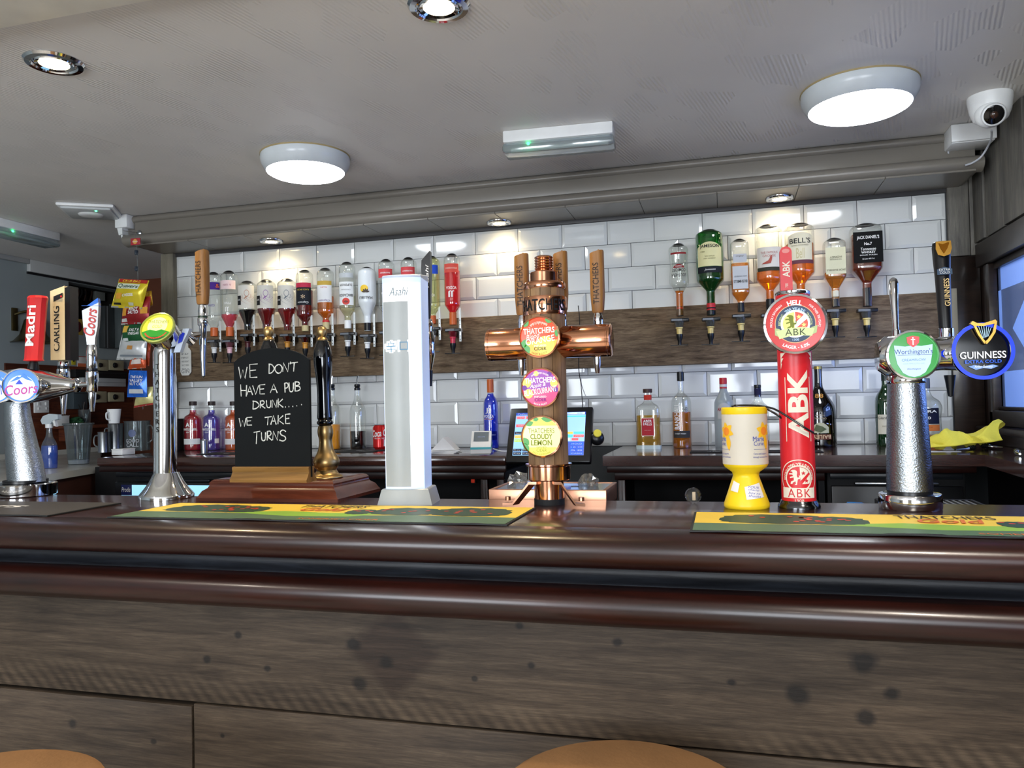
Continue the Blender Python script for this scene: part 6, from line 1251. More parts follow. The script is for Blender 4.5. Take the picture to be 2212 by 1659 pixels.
stand('green malt whisky bottle with cream label behind frosty steel tower', 1917, -.14, [(962, 21), (959, 22.5), (864, 22.5), (852, 18), (840, 10), (832, 7.5), (822, 7.5)], glass=dgreen_g, labels=[(895, 937, 20, L('#d8d3c2'))], texts=[('Glenfiddich', 36, 6, 902, ink), ('SINGLE MALT', 20, 3, 920, L('#8a8468'))], cap=(803, 823, 8, mat('dark_green_cap', '#152420', .4)))
stand('clear waisted malt bottle with navy and orange labels', 2004, -.16, [(960, 29), (956, 30), (900, 27), (880, 31), (866, 26), (856, 12), (846, 8), (838, 8)], liquid=amber, level=940, labels=[(881, 915, 24, L('#1d2038')), (917, 930, 24, L('#d5793f'))], texts=[('JURA', 34, 7, 889, inkw, {'bold': .02}), ('10', 10, 6, 902, inkw, {'bold': .02}), ('SCOTCH', 14, 2.5, 922, L('#7a3a1c'))], cap=(817, 839, 8.5, mat('grey_cap', '#4b5058', .4)))

# ================================================================ SMALL THINGS ON THE BACK COUNTER
def onC(x, y, z=CTR): q = atZ(x, y, z); return float(q[0]), float(q[1])
x, y = onC(441, 981); k = mpp((x, y, CTR))
t = thing('measuring_cup', 'small steel spirit measuring cup before the gin bottles', 'cup', (x, y, CTR))
obj('cup', lathe([(0, 0), (6.6*k, 0), (7.6*k, 30*k), (7.2*k, 30*k), (6.2*k, .003), (0, .003)], 24), steel, t); obj('rim', lathe([(7.6*k, 29*k), (7.9*k, 30*k), (7.4*k, 31*k), (7.2*k, 30*k)], 24), steel, t)
X0 = float(atY(390, 940, -.12)[0]); k = mpp((X0, -.12, CTR))
t = thing('black_box', 'black box at the end of back counter beside red gin', 'box', (X0-.03, -.12, CTR)); obj('carton', box(-.035, .02, -.05, .05, 0, 66*k, .002), blackm, t); obj('flap', box(-.037, .022, -.052, .052, 66*k, 69*k, .002), blackm, t)
shape(t, 'white_print', [(.021, 22*k), (.021, 34*k), (.021, 28*k)], lambda a, b, kk=0: (.0206+kk, -.03+(b-28*k)*1.2, b), inkw) if False else None
def flat_mat(xa, xb, y0, y1, label, nscr):
    t = thing('counter_mat', label, 'mat', ((xa+xb)/2, (y0+y1)/2, CTR), group='black rubber counter mats'); w, d = (xb-xa)/2, (y1-y0)/2
    s = obj('rubber', box(-w, w, -d, d, 0, .003, .001), blackm, t); m_ = flat((0, 0, .003), (1, 0, 0), (0, 1, 0), n=(0, 0, 1), off=.0003)
    rnd = random.Random(nscr)
    for i in range(nscr): txt(s, rnd.choice(['Gold', 'lager', 'est', 'ale']), w*.25, d*.4, m_, mat('faint_white_print', '#a9acad', .5), shear=.3, at=(rnd.uniform(-.8, .8)*w, rnd.uniform(-.5, .5)*d))
a, b_ = onC(430, 982), onC(505, 978); flat_mat(a[0], b_[0]+.12, a[1]-.02, a[1]+.12, 'black rubber mat under the steel measuring cup', 3)
a, b_ = onC(690, 978), onC(840, 972); flat_mat(a[0], b_[0], a[1]-.02, a[1]+.16, 'black printed mat under the pourer bottles and cola can', 7)
a, b_ = onC(1490, 979), onC(1660, 979); flat_mat(a[0], b_[0]+.1, a[1], a[1]+.12, 'black printed mat behind the yellow collection tin', 4)
a, b_ = onC(1745, 978), onC(1780, 978); flat_mat(a[0]-.05, b_[0], a[1], a[1]+.1, 'small black mat before the cream liqueur bottle', 0)
x, y = onC(952, 981); k = mpp((x, y, CTR))
t = thing('paper_napkin', 'folded white paper napkins stacked beside the white tower', 'napkin', (x, y+.05, CTR))
nap = mat('white_paper', '#dcdde0', .8)
for i in range(4): obj('folded_sheet', xf(box(-.055, .055, -.05, .05, i*.0035, i*.0035+.003, .001), RZ(.15*i)), nap, t)
obj('folded_sheet', xf(prism([(-.05, 0), (.05, 0), (.045, .004), (-.0, .05)], -.04, .04, 'xz'), T(-.0, .01, .015) @ RZ(.1)), nap, t, smooth=0)
# card reader
x, y = onC(1031, 979); k = mpp((x, y, CTR))
t = thing('card_reader', 'white card payment reader with teal band and grey screen', 'card reader', (x, y+.06, CTR), .25)
cw = mat('reader_white', '#e9ebea', .3); prb = [(-.075, 0), (.07, 0), (.072, .02), (.05, .075), (.03, .085), (-.06, .036), (-.078, .018)]
b = obj('body', prism(prb, -.04, .04, 'yz'), cw, t, smooth=25); obj('teal_band', prism([(-.079, .016), (.073, .028), (.072, .036), (-.079, .024)], -.0412, .0412, 'yz'), mat('teal_plastic', '#2aa9b4', .35), t, smooth=0)
sn = Vector((0, -.049, .09)).normalized(); mA = flat((0, -.015, .0605), (1, 0, 0), (0, .878, .478), n=(0, -.478, .878), off=.0012)
shape(b, 'screen', rect(-.03, .03, -.032, .04), mA, mat('reader_screen', '#6a767d', .1), .0008); txt(b, 'WELCOME', .03, .006, mA, mat('screen_blue_text', '#bcd0ff', .5), at=(0, 0), k=.0015)
tag(obj('reader_cable', tube(smooth_path([(x+.04, y+.09, CTR+.012), (x+.08, y+.06, CTR+.004), (x+.12, y+.08, CTR+.004), (x+.16, y+.11, CTR+.02)]), .0028, 8), white), 'white cable from the card reader to the till', 'cable')
# till
TYL = -.64
def tp(x, y, dy): q = atY(x, y, TYL+dy); return Vector((float(q[0]), TYL+dy, float(q[2])))
tl, tr, br_, bl_ = tp(1106, 882, .06), tp(1284, 877, .06), tp(1272, 999, -.03), tp(1088, 998, -.03)
cx_ = (tl.x+tr.x)/2; lowz = .93
sh = thing('till_shelf', 'low dark shelf in the gap between the worktops under till', 'shelf', (1.69, -.3, lowz)); obj('board', box(-.18, .17, -.5, .29, -.03, 0, .003), mahog, sh); obj('leg', box(-.17, -.14, -.45, -.4, -lowz, -.03), mahog, sh); obj('leg', box(.13, .16, -.45, -.4, -lowz, -.03), mahog, sh)
obj('leg', box(-.17, -.14, .2, .25, -lowz, -.03), mahog, sh); obj('leg', box(.13, .16, .2, .25, -lowz, -.03), mahog, sh)
t = thing('till', 'black touchscreen till with blue sales screen between worktops', 'till', (cx_, TYL, lowz))
org = Vector((cx_, TYL, lowz)); q4 = [p_-org for p_ in (bl_, br_, tr, tl)]
u = ((q4[1]-q4[0])+(q4[2]-q4[3])).normalized(); v = (q4[3]-q4[0]+q4[2]-q4[1]); v = (v-u*v.dot(u)).normalized(); nn = u.cross(v); ctr = (q4[0]+q4[1]+q4[2]+q4[3])/4
W_, H_ = ((q4[1]-q4[0]).length+(q4[2]-q4[3]).length)/4, ((q4[3]-q4[0]).length+(q4[2]-q4[1]).length)/4
Mt = Matrix(((u.x, v.x, nn.x, ctr.x), (u.y, v.y, nn.y, ctr.y), (u.z, v.z, nn.z, ctr.z), (0, 0, 0, 1)))
b = obj('screen_housing', xf(box(-W_, W_, -H_, H_, -.03, 0, .006), Mt), black, t)
def tm(a, b2, kk=0): return tuple(Mt @ Vector((a, b2, .0006+kk)))
e_ = lambda n_, c, s_=.9: mat('ui_'+n_, c, .3, emis=s_)
scr = shape(b, 'screen', rect(-W_*.84, W_*.84, -H_*.76, H_*.8), tm, e_('blue', '#86b4ee', .75), .0003)
def ui(u0, u1, v0, v1, m, s_=None, mt=inkw):
    shape(scr, 'key', rect(u0*W_, u1*W_, v0*H_, v1*H_), tm, m, .0007)
    if s_: txt(scr, s_, (u1-u0)*W_*.8, (v1-v0)*H_*.5, tm, mt, at=((u0+u1)/2*W_, (v0+v1)/2*H_), k=.0011)
nv, rdk, blk_, orn, grn, tea, ryl = e_('navy', '#2a4aa8', .7), e_('red', '#d2555f', .7), e_('dark', '#1c2a44', .25), e_('orange', '#e0b040', .7), e_('green', '#a0d860', .7), e_('teal', '#3fb7c9', .7), e_('royal', '#1862d8', .8)
ui(-.84, .84, .7, .8, nv); txt(scr, 'Cashier 1', W_*.3, H_*.06, tm, inkw, at=(-W_*.65, H_*.75), k=.0012); ui(.3, .82, .71, .79, e_('pale', '#bcd8f4', .8)); txt(scr, '0.00', W_*.12, H_*.05, tm, ink, at=(W_*.7, H_*.75), k=.0012)
for i in range(2):
    for s_ in range(2): ui(-.82+.22*i, -.62+.22*i, .57-.3*s_, .67-.3*s_, rdk, 'ITEM')
ui(-.83, -.62, .0, .1, blk_, 'Search'); ui(-.83, -.62, -.14, -.03, orn, 'Open'); ui(-.83, -.62, -.28, -.17, grn, 'Bar')
for i in range(3):
    for s_ in range(2): ui(-.83+.22*i, -.63+.22*i, -.62-.12*s_, -.52-.12*s_, blk_, 'Key')
ui(.2, .84, .62, .66, tea); ui(.34, .56, .0, .08, orn); ui(.58, .82, .0, .08, tea); ui(.34, .56, -.12, -.03, tea); ui(.58, .82, -.12, -.03, rdk, 'VOID'); ui(.34, .5, -.24, -.15, e_('pale', '#bcd8f4', .8)); ui(.54, .7, -.24, -.15, rdk)
ui(.2, .84, -.76, -.27, nv); ui(.52, .82, -.4, -.3, ryl, 'HOLD')
for i in range(2):
    for s_ in range(2): ui(.52+.155*i, .66+.155*i, -.52-.11*s_, -.43-.11*s_, ryl, ('10', '20', '5', '8')[i+2*s_])
ui(.52, .82, -.73, -.66, ryl, 'CASH')
for i in range(4): txt(scr, str(9-3*i if i < 3 else 0), W_*.05, H_*.06, tm, inkw, at=(W_*.4, -H_*(.36+.11*i)), k=.0012)
obj('stand', xf(prism([(-.02, 0), (.1, 0), (.06, .12), (.02, .15)], -.05, .05, 'yz'), T(0, .03, 0)), black, t); obj('cash_drawer', box(-.15, .15, -.08, .22, .0, .05, .003), black, t)
P = tp(1290, 945, .02)-org; kk = mpp(P+org)
fr = obj('fob_reader', along(lathe([(0, 0), (14*kk, 0), (16*kk, 6*kk), (14*kk, 14*kk), (9*kk, 18*kk), (0, 18*kk)], 20), P+Vector((-.005, .02, -.005)), (.3, -1, .2)), black, t); obj('yellow_cover', along(lathe([(0, 18*kk), (9*kk, 18*kk), (8*kk, 21*kk), (0, 22*kk)], 16), P+Vector((-.005, .015, .006)), (.3, -1, .35)), mat('yellow_plastic', '#e7d84a', .4), fr)
tag(obj('till_cable', tube(smooth_path([tuple(atY(*s)) for s in ((1249, 660, -.06), (1252, 700, -.06), (1250, 790, -.055), (1255, 830, -.015), (1258, 870, -.1), (1258, 885, -.2))]), .0018, 8), blackm), 'thin black cable hanging down the tiles behind the till', 'cable')
# cling film bundle behind the cider tower
def crumple(name, label, cat, c, r, m, seed, sz=1., n=3):
    bm = bmesh.new(); bmesh.ops.create_icosphere(bm, subdivisions=n, radius=r); rnd = random.Random(seed)
    for v_ in bm.verts: v_.co *= rnd.uniform(.72, 1.12); v_.co.z = max(v_.co.z*sz, -r*.3)
    bm.verts.index_update(); g = [tuple(v_.co) for v_ in bm.verts], [tuple(v_.index for v_ in f.verts) for f in bm.faces]; bm.free()
    return tag(obj(name, g, m, loc=c, smooth=0), label, cat)
film = glassy('cling_film', '#d8d8d4', .12, .35, .1)
p = atY(1122, 1030, -1.47); crumple('plastic_film', 'crumpled clear plastic film on the drip tray beside tower stem', 'plastic film', (float(p[0]), -1.47, 1.145), .032, film, 3)
p = atY(1272, 1028, -1.46); crumple('plastic_film', 'crumpled clear plastic film on the drip tray near drain hole', 'plastic film', (float(p[0]), -1.46, 1.145), .026, film, 5)
# yellow cloth
yc = [(2012, 965), (2030, 950), (2052, 936), (2064, 930), (2085, 929), (2100, 933), (2117, 927), (2140, 930), (2142, 940), (2136, 952), (2118, 960), (2095, 962), (2078, 970), (2060, 972), (2044, 962)]
cl0 = atY(2080, 960, -.42); t = thing('cleaning_cloth', 'crumpled yellow cleaning cloth draped at the counter corner', 'cloth', (float(cl0[0]), -.42, CTR))
V, F = [], []; nu, nv_ = 26, 12; rnd = random.Random(8)
for j in range(nv_+1):
    for i in range(nu+1):
        f, g = i/nu, j/nv_; w = .5-.5*math.cos(2*PI*min(1, f*1.0))
        hgt = (.016+.082*f**.8*(1-.12*f))*math.sin(PI*(.1+.88*g))**.7+.018*math.sin(f*13+g*5)*math.sin(g*PI)+.010*math.sin(f*27-g*9)*g
        V.append((-.16+.27*f+.02*math.sin(g*7+f*4), -.07+.15*g*(.6+.4*f)-.03*f+.018*math.sin(f*14), max(.002, hgt)))
for j in range(nv_):
    for i in range(nu): a = j*(nu+1)+i; F.append((a, a+1, a+nu+2, a+nu+1))
obj('fabric', (V, F), mat('yellow_cloth', '#e8dc52', .85, bump=(180, .4)), t, smooth=80); obj('hem', tube([Vector(V[i])+Vector((0, 0, .0005)) for i in range(nu+1)], .0018, 6), mat('yellow_hem', '#d9cb3f', .85), t)
def corkscrew(x, y, rz, label):
    q = onC(x, y); t = thing('pourer_spout', label, 'pourer', (q[0], q[1], CTR), rz, 'loose bottle pourers on the counter')
    obj('stem', tube([(-.03, 0, .008), (.0, 0, .009), (.012, 0, .011)], [.003, .004, .007], 10), chrome, t); obj('stopper', [along(cyl(.009, i*.007, i*.007+.004, 14), (.014, 0, .011), (1, 0, .1)) for i in range(3)]+[along(cyl(.006, 0, .024, 12), (.012, 0, .011), (1, 0, .1))], black, t)
corkscrew(2085, 976, .35, 'black stoppered bottle pourer lying before the yellow cloth'); corkscrew(2145, 971, 2.6, 'black stoppered bottle pourer lying beside the yellow cloth hem'); corkscrew(2200, 985, 1.4, 'chrome bottle pourer lying alone on the corner worktop')
q = onC(2030, 975); tag(obj('paper_slip', box(-.06, .06, -.02, .02, 0, .002), nap, loc=(q[0], q[1], CTR)), 'white paper slip lying under the edge of yellow cloth', 'paper')

# hanging gin plaque on the back board
p = atY(401, 785, YB-.008); k = mpp(p)
t = thing('gin_plaque', 'white bottle-shaped gin plaque hanging on the back board', 'plaque', (float(p[0]), YB-.006, float(p[2])))
O = [(-13, 27), (-13, -18), (-9, -26), (8, -26), (14, -19), (14, 26), (10, 32), (7, 34), (7, 44), (-5, 44), (-5, 34), (-9, 32)]
b = obj('plate', prism([(a*k, c*k) for a, c in O], -.004, 0, 'xz'), mat('plaque_white', '#d8d9d4', .5), t, smooth=0); m_ = flat((0, -.004, 0), n=(0, -1, 0))
for i, s_ in enumerate(('IF AT', 'FIRST', "YOU DON'T", 'SUCCEED', 'TRY A')): txt(b, s_, 18*k, 3.6*k, m_, mat('grey_print', '#6a6c6e', .6), at=(0, (20-8*i)*k))
txt(b, 'GIN', 20*k, 8*k, m_, mat('grey_print', '#6a6c6e', .6), at=(0, -17*k)); obj('string', tube([(-3*k, -.001, 40*k), (0, -.001, 62*k), (4*k, -.001, 40*k)], .0008, 6), blackm, t)

# ================================================================ HANGING SNACKS
YS = -.33
def S3(x, y, dy=0): q = atY(x, y, YS+dy); return Vector((float(q[0]), YS+dy, float(q[2])))
h = Vector(atY(299, 503, -.232)); t = thing('hook', 'round silver hook screwed into the canopy fascia', 'hook', tuple(h))
obj('plate', along(lathe([(0, 0), (.013, 0), (.013, .003), (.008, .007), (0, .008)], 20), (0, .006, 0), (0, -1, 0)), steel, t); obj('hook', tube([(0, -.005, 0), (0, -.06, -.006), (0, -.1, -.01), (0, -.1, .004)], .0018, 8), chrome, t)
c0, c1 = S3(293, 504), S3(302, 884)
t = thing('snack_strip', 'clear hanging display strip with red header card for snack packets', 'display strip', tuple(c0))
obj('strip', [tube([Vector((0, .004, 0)), c1-c0+Vector((0, .02, 0))], .0015, 6)], plastic_clear, t)
hc = S3(293, 522)-c0; k = mpp(c0)
cd = obj('header_card', box(hc.x-.026, hc.x+.026, -.003, .003, hc.z-.016, hc.z+.016, .001), mat('red_card', '#a8323c', .4), t); m_ = flat((hc.x, -.003, hc.z), n=(0, -1, 0)); shape(cd, 'print', disc(.012, 20), m_, mat('gold_card', '#d8a24a', .5)); txt(cd, 'Walkers', .03, .007, m_, inkw, k=.0008)
for yy in (545, 580): q = S3(293, yy)-c0; obj('clip', box(q.x-.006, q.x+.006, -.002, .012, q.z-.011, q.z+.011, .002), glassy('grey_clip', '#5c6c80', .6, .1), t)
def packet(name, label, quad, m, depth=.022, dy=0., prints=(), band=None):
    """pillow bag from its four pixel corners (bottom left, bottom right, top right, top left)"""
    A, B, C_, D = [S3(*p_, dy) for p_ in quad]; o = (A+B)/2; t = thing(name, label, 'snack packet', tuple(o), 0, 'snack packets on the hanging strip')
    n, mm = 12, 14; rnd = random.Random(int(A.x*999)+len(label)); V, F = [], []
    ph = rnd.uniform(0, 6)
    def pt(f, g, s):
        P = (A*(1-f)+B*f)*(1-g)+(D*(1-f)+C_*f)*g-o; e = (math.sin(PI*f)**.6)*(max(0, math.sin(PI*min(1, max(0, (g-.07)/.86))))**.7)
        return P+Vector((0, s*(depth*e*(1+.12*math.sin(9*g+ph)*math.sin(7*f+ph))+.0005+.0015*math.sin(f*16+ph+g*5)), 0))
    for s in (-1, 1):
        for j in range(mm+1):
            for i in range(n+1): V.append(tuple(pt(i/n, j/mm, s)))
    q = (n+1)*(mm+1)
    for s in (0, 1):
        for j in range(mm):
            for i in range(n): a = s*q+j*(n+1)+i; F.append((a, a+1, a+n+2, a+n+1))
    for j in range(mm):
        for i in (0, n): a = j*(n+1)+i; F.append((a, a+n+1, a+n+1+q, a+q))
    for i in range(n):
        for j in (0, mm): a = j*(n+1)+i; F.append((a, a+1, a+1+q, a+q))
    b = obj('bag', (V, F), m, t, smooth=60)
    mp_ = lambda u, v, kk=0: tuple(pt(u, v, -1)+Vector((0, -.0012-kk, 0)))
    for pr_ in prints:
        if pr_[0] == 'T': txt(b, pr_[1], pr_[2], pr_[3], mp_, pr_[6], at=(pr_[4], pr_[5]), bold=.015, k=.001, cut=.12, rot=pr_[7] if len(pr_) > 7 else 0)
        else: gridshape(b, 'print', pr_[1], pr_[2], pr_[3], pr_[4], mp_, pr_[5], .0004, 8, 6)
    crimp = mat('foil_crimp', '#b9b9b4', .25, .6)
    obj('crimp', loft([[pt(f, g, s_)*1.0 for f in (0, .25, .5, .75, 1)]+[pt(f, g, -s_) for f in (1, .75, .5, .25, 0)] for g, s_ in ((0, 1.0), (.055, 1.0))], False), crimp if band is None else band, t)
    return t
foil = lambda n_, c: mat('foil_'+n_, c, .25, .25, noise=(25, .08))
packet('snack_packet', 'pale yellow snack packet hanging low behind the blue nuts', ((290, 881), (331, 874), (331, 835), (296, 838)), foil('cream', '#d6cf8e'), .016, .02, [('G', 0, 1, .0, .1, L('#a03a34')), ('T', 'S', .16, .3, .35, .7, L('#2f6a3a'))])
packet('snack_packet', 'bright blue nut packet hanging below the orange packet', ((275, 858), (318, 858), (317, 801), (279, 800)), foil('blue', '#1f63c8'), .014, .0, [('T', 'THE SUN', .62, .1, .5, .76, inkw), ('T', 'VALLEY', .7, .11, .5, .63, inkw), ('T', 'NUT CO', .7, .11, .5, .5, inkw), ('G', .12, .85, .14, .3, L('#cfd4d8'))], band=foil('blue', '#1f63c8'))
packet('snack_packet', 'small orange snack packet above the blue nut packet', ((276, 798), (315, 795), (316, 766), (284, 770)), foil('orange', '#c9552c'), .014, .004, [('G', .2, .8, .35, .7, L('#d9cfc8'))])
packet('snack_packet', 'orange brown snack packet showing behind the white packet', ((312, 795), (322, 790), (326, 738), (316, 740)), foil('orange', '#c9552c'), .01, .03)
packet('snack_packet', 'white and grey savoury snack packet with crackers printed', ((252, 777), (315, 777), (318, 728), (264, 722)), foil('white', '#c9cccd'), .02, -.004, [('G', .12, .9, .12, .2, L('#7d868e')), ('G', .4, .6, .42, .58, L('#b98448')), ('G', .42, .62, .82, .95, L('#b03a3a'))])
packet('snack_packet', 'dark green crisp packet below the red crisps', ((263, 745), (312, 739), (318, 700), (266, 702)), foil('green', '#1d5a34'), .018, -.01, [('T', 'SALT &', .4, .16, .58, .72, inkw), ('T', 'VINEGAR', .46, .16, .58, .52, inkw), ('G', .06, .28, .6, .95, L('#d8b04a')), ('G', .1, .34, .16, .3, L('#c9cfd0'))])
packet('snack_packet', 'golden yellow snack packet peeping behind the cheese snacks', ((312, 672), (330, 660), (327, 628), (308, 632)), foil('gold', '#d9a62c'), .012, .03)
packet('snack_packet', 'dark red ready salted crisp packet below the yellow packet', ((262, 702), (320, 698), (326, 640), (268, 644)), foil('red', '#8f1f22'), .022, -.016, [('T', 'READY', .34, .12, .52, .56, inkw), ('T', 'SALTED', .36, .12, .52, .43, inkw), ('G', .04, .26, .32, .66, L('#d89a3a')), ('G', .76, .97, .36, .6, L('#d89a3a')), ('G', .3, .72, .74, .95, L('#d8a24a')), ('G', .03, .26, .1, .22, L('#c9c9c6'))])
packet('snack_packet', 'yellow cheese snack packet hanging topmost on the strip', ((240, 664), (306, 668), (322, 606), (258, 602)), foil('yellow', '#d8c22a'), .026, -.034, [('G', .03, .97, .88, 1, L('#a8302c')), ('T', 'GRAB BAG', .6, .08, .45, .94, L('#e8c83a')), ('G', .05, .8, .66, .84, L('#d5dcc8')), ('T', 'Quavers', .66, .15, .44, .75, L('#1f4a3a')), ('T', 'CHEESE', .34, .09, .55, .45, inkw, 8), ('G', .15, .35, .3, .5, L('#d89a3a')), ('G', .08, .35, .1, .17, L('#2a2a22')), ('G', .6, .75, .1, .2, L('#bdbdaa'))])

# ================================================================ FAR LEFT: SIDE WORKTOP, WALL THINGS
def WX(x, y, dx=0): q = atX(x, y, XL+dx); return Vector((XL+dx, float(q[1]), float(q[2])))
# brass bell
b0 = WX(30, 690); t = thing('bell', 'aged brass bell on a curled wall bracket by the hatch', 'bell', tuple(b0))
old = mat('tarnished_brass', '#6b6040', .3, .9)
obj('bracket_plate', box(0, .01, -.02, .02, -.07, .07, .003), old, t); obj('bracket_arm', tube(smooth_path([(.005, .0, .03), (.04, .04, .05), (.07, .09, .045), (.075, .12, .02)]), .008, 10), old, t)
bc = WX(72, 700, .08)-b0; bb_ = WX(72, 738, .08)-b0
obj('bell_cup', lathe([(0, 0), (.025, 0), (.05, -.02), (.062, -.07), (.075, -.11), (.105, -.145), (.125, -.155), (.12, -.158), (.07, -.12), (0, -.06)], 28, c=(bc.x, bc.y, bb_.z+.15)), old, t); obj('clapper', ball(.012, (bc.x, bc.y, bb_.z+.0)), old, t)
# grey wall notices
def plate(name, label, cat, x0, y0, x1, y1, m, d=.012, prints=(), dx=0):
    a, c = WX(x0, y1, dx), WX(x1, y0, dx); zc, yc = (a.z+c.z)/2, (a.y+c.y)/2; zh, yh = abs(c.z-a.z)/2, abs(c.y-a.y)/2
    t = thing(name, label, cat, (XL+dx, yc, zc)); b = obj('panel', box(0, d, -yh, yh, -zh, zh, min(.003, d*.3)), m, t); mp_ = flat((d, 0, 0), (0, 1, 0), (0, 0, 1), n=(1, 0, 0))
    for pr_ in prints:
        if pr_[0] == 'G': shape(b, 'print', [(a_*yh, b_*zh) for a_, b_ in rect(*pr_[1:5])], mp_, pr_[5], .0004)
        elif pr_[0] == 'D': shape(b, 'print', disc(pr_[1]*yh, 20, (pr_[2]*yh, pr_[3]*zh), pr_[5]), mp_, pr_[4], .0006)
        elif pr_[0] == 'K': obj('knob', along(lathe([(0, 0), (pr_[1]*yh, 0), (pr_[1]*yh*.8, .012), (0, .013)], 14), (d, pr_[2]*yh, pr_[3]*zh), (1, 0, 0)), black, t)
        elif pr_[0] == 'B': obj('switch', box(d, d+.006, pr_[1]*yh, pr_[2]*yh, pr_[3]*zh, pr_[4]*zh, .001), white, t)
    return t
plate('metal_cabinet', 'tall grey metal cabinet in the dark hatch corner', 'cabinet', 236, 662, 270, 752, mat('dark_steel_cabinet', '#5d6566', .35, .4), .1, [('G', -.95, -.8, -1, 1, mat('cabinet_edge', '#8d9698', .3, .4))])
plate('black_cabinet', 'black metal cabinet behind the hanging crisp packets', 'cabinet', 272, 655, 284, 770, blackm, .12, [('G', -.8, .8, -.9, .9, mat('black_door', '#14161a', .4))])
plate('dark_grey_cabinet', 'dark grey panel beside the grey metal cabinet', 'cabinet', 214, 664, 234, 752, mat('dark_panel', '#35393a', .4), .05, [('G', -.6, -.4, -1, 1, mat('cabinet_edge', '#8d9698', .3, .4))])
plate('round_sign', 'round dark red sign with yellow rim on grey wall', 'sign', 155, 690, 178, 722, mat('sign_yellow', '#b9993c', .5), .004, [('D', .82, 0, 0, mat('sign_red', '#4a1218', .4), 1.0)])
plate('warning_sticker', 'small yellow electrical warning sticker on grey wall', 'sticker', 154, 772, 163, 788, mat('warning_yellow', '#c9bc2c', .5), .002, [('D', .5, 0, .2, ink, 1.2)])
plate('notice', 'white wall notice with red header and orange footer', 'notice', 167, 770, 186, 794, mat('notice_paper', '#d5d2d0', .7), .002, [('G', -1, 1, .85, 1, mat('notice_red', '#a8443c', .6)), ('G', -.98, .98, -1, -.25, mat('notice_orange', '#cf6a44', .6))])
plate('white_box', 'small pale box mounted inside the dark cable recess', 'box', 200, 617, 220, 648, mat('dim_box', '#8d918c', .6), .03, [('K', .12, 0, .2)], dx=-.2)
cab = mat('recess_cable', '#3a2418', .7)
for i in range(7):
    a = WX(150+i*9, 606+i*2, -.2); c = WX(152+i*9+random.uniform(-4, 4), 650, -.2)
    tag(obj('recess_cable', tube(smooth_path([a, (a+c)/2+Vector((.02, random.uniform(-.03, .03), 0)), c]), .006, 8), cab if i % 2 else blackm), 'loose dark cable hanging inside the wall recess', 'cable', 'cables in the wall recess')
pale = mat('cream_electrical', '#a8a184', .45)
for x0, x1, y0, y1, lb in ((193, 221, 778, 801, 'cream electrical switch box on rail beside the silver tap handle'), (223, 255, 780, 800, 'cream electrical switch box with round knob on upper rail'), (183, 218, 846, 870, 'cream electrical switch box behind the silver tap spout'), (223, 256, 848, 868, 'cream electrical switch box with round knob on lower rail')):
    plate('switch_box', lb, 'switch box', x0, y0, x1, y1, pale, .05, [('K', .28, -.25, 0)], dx=.012)
plate('grey_box', 'square dark grey junction box on the red brown panel', 'junction box', 143, 847, 173, 884, mat('slate_box', '#3f4a50', .4), .06, [('G', -.9, .9, .8, .84, blackm)], dx=.012)
plate('white_rail', 'white metal trunking rail between the switch boxes', 'rail', 170, 818, 262, 834, mat('trunking_white', '#b7bcbd', .35), .04, [('G', -1, 1, -.1, -.04, grout)], dx=.012)
plate('black_rail', 'black electrical rail under the warning stickers', 'rail', 150, 803, 262, 815, blackm, .05, [('G', -1, 1, .3, .4, mat('rail_edge', '#2b2d30', .5))], dx=.012)
plate('wall_socket', 'white double wall socket beside the brown shelf', 'socket', 72, 865, 103, 892, white, .012, [('B', -.7, -.4, .2, .7), ('B', .4, .7, .2, .7), ('B', -.6, -.5, -.5, -.1), ('B', .5, .6, -.5, -.1)], dx=.012)
# brown shelf
a, c = WX(95, 917, .012), WX(240, 912, .012); t = thing('wall_shelf', 'brown wooden wall shelf above the white worktop', 'shelf', (XL+.012, (a.y+c.y)/2, (a.z+c.z)/2-.01)); hl = abs(c.y-a.y)/2
obj('board', box(0, .2, -hl, hl, -.02, 0, .003), redwood, t); obj('support', box(0, .16, -hl*.6, -hl*.6+.02, -.1, -.02), redwood, t); obj('support', box(0, .16, hl*.6-.02, hl*.6, -.1, -.02), redwood, t)
zs_ = (a.z+c.z)/2-.01
def onshelf(x, dx): q = atX(x, 915, XL+dx); return (XL+dx, float(q[1]), zs_)
p = onshelf(183, .1); t = thing('cutlery_pot', 'clear pot of green and dark bits on brown shelf', 'pot', p); obj('pot', lathe([(0, 0), (.035, 0), (.04, .1), (.037, .1), (.032, .004), (0, .004)], 20), plastic_clear, t)
for i in range(5): obj('handle', tube([(random.uniform(-.02, .02), random.uniform(-.02, .02), .01), (random.uniform(-.045, .045), random.uniform(-.045, .045), .15)], .004, 6), steel if i % 2 else blackm, t)
p = onshelf(163, .11); crumple('green_cloth', 'crumpled green cloth on brown wall shelf', 'cloth', (p[0], p[1], p[2]+.02), .05, mat('green_cloth', '#1d4a2a', .9), 11, .7)
p = onshelf(125, .1); t = thing('white_carton', 'small white carton on brown shelf behind the spray bottle', 'carton', p); obj('carton', box(-.04, .04, -.05, .05, 0, .06, .002), white, t); obj('lid_flap', box(-.042, .042, -.052, .052, .06, .064, .001), white, t)
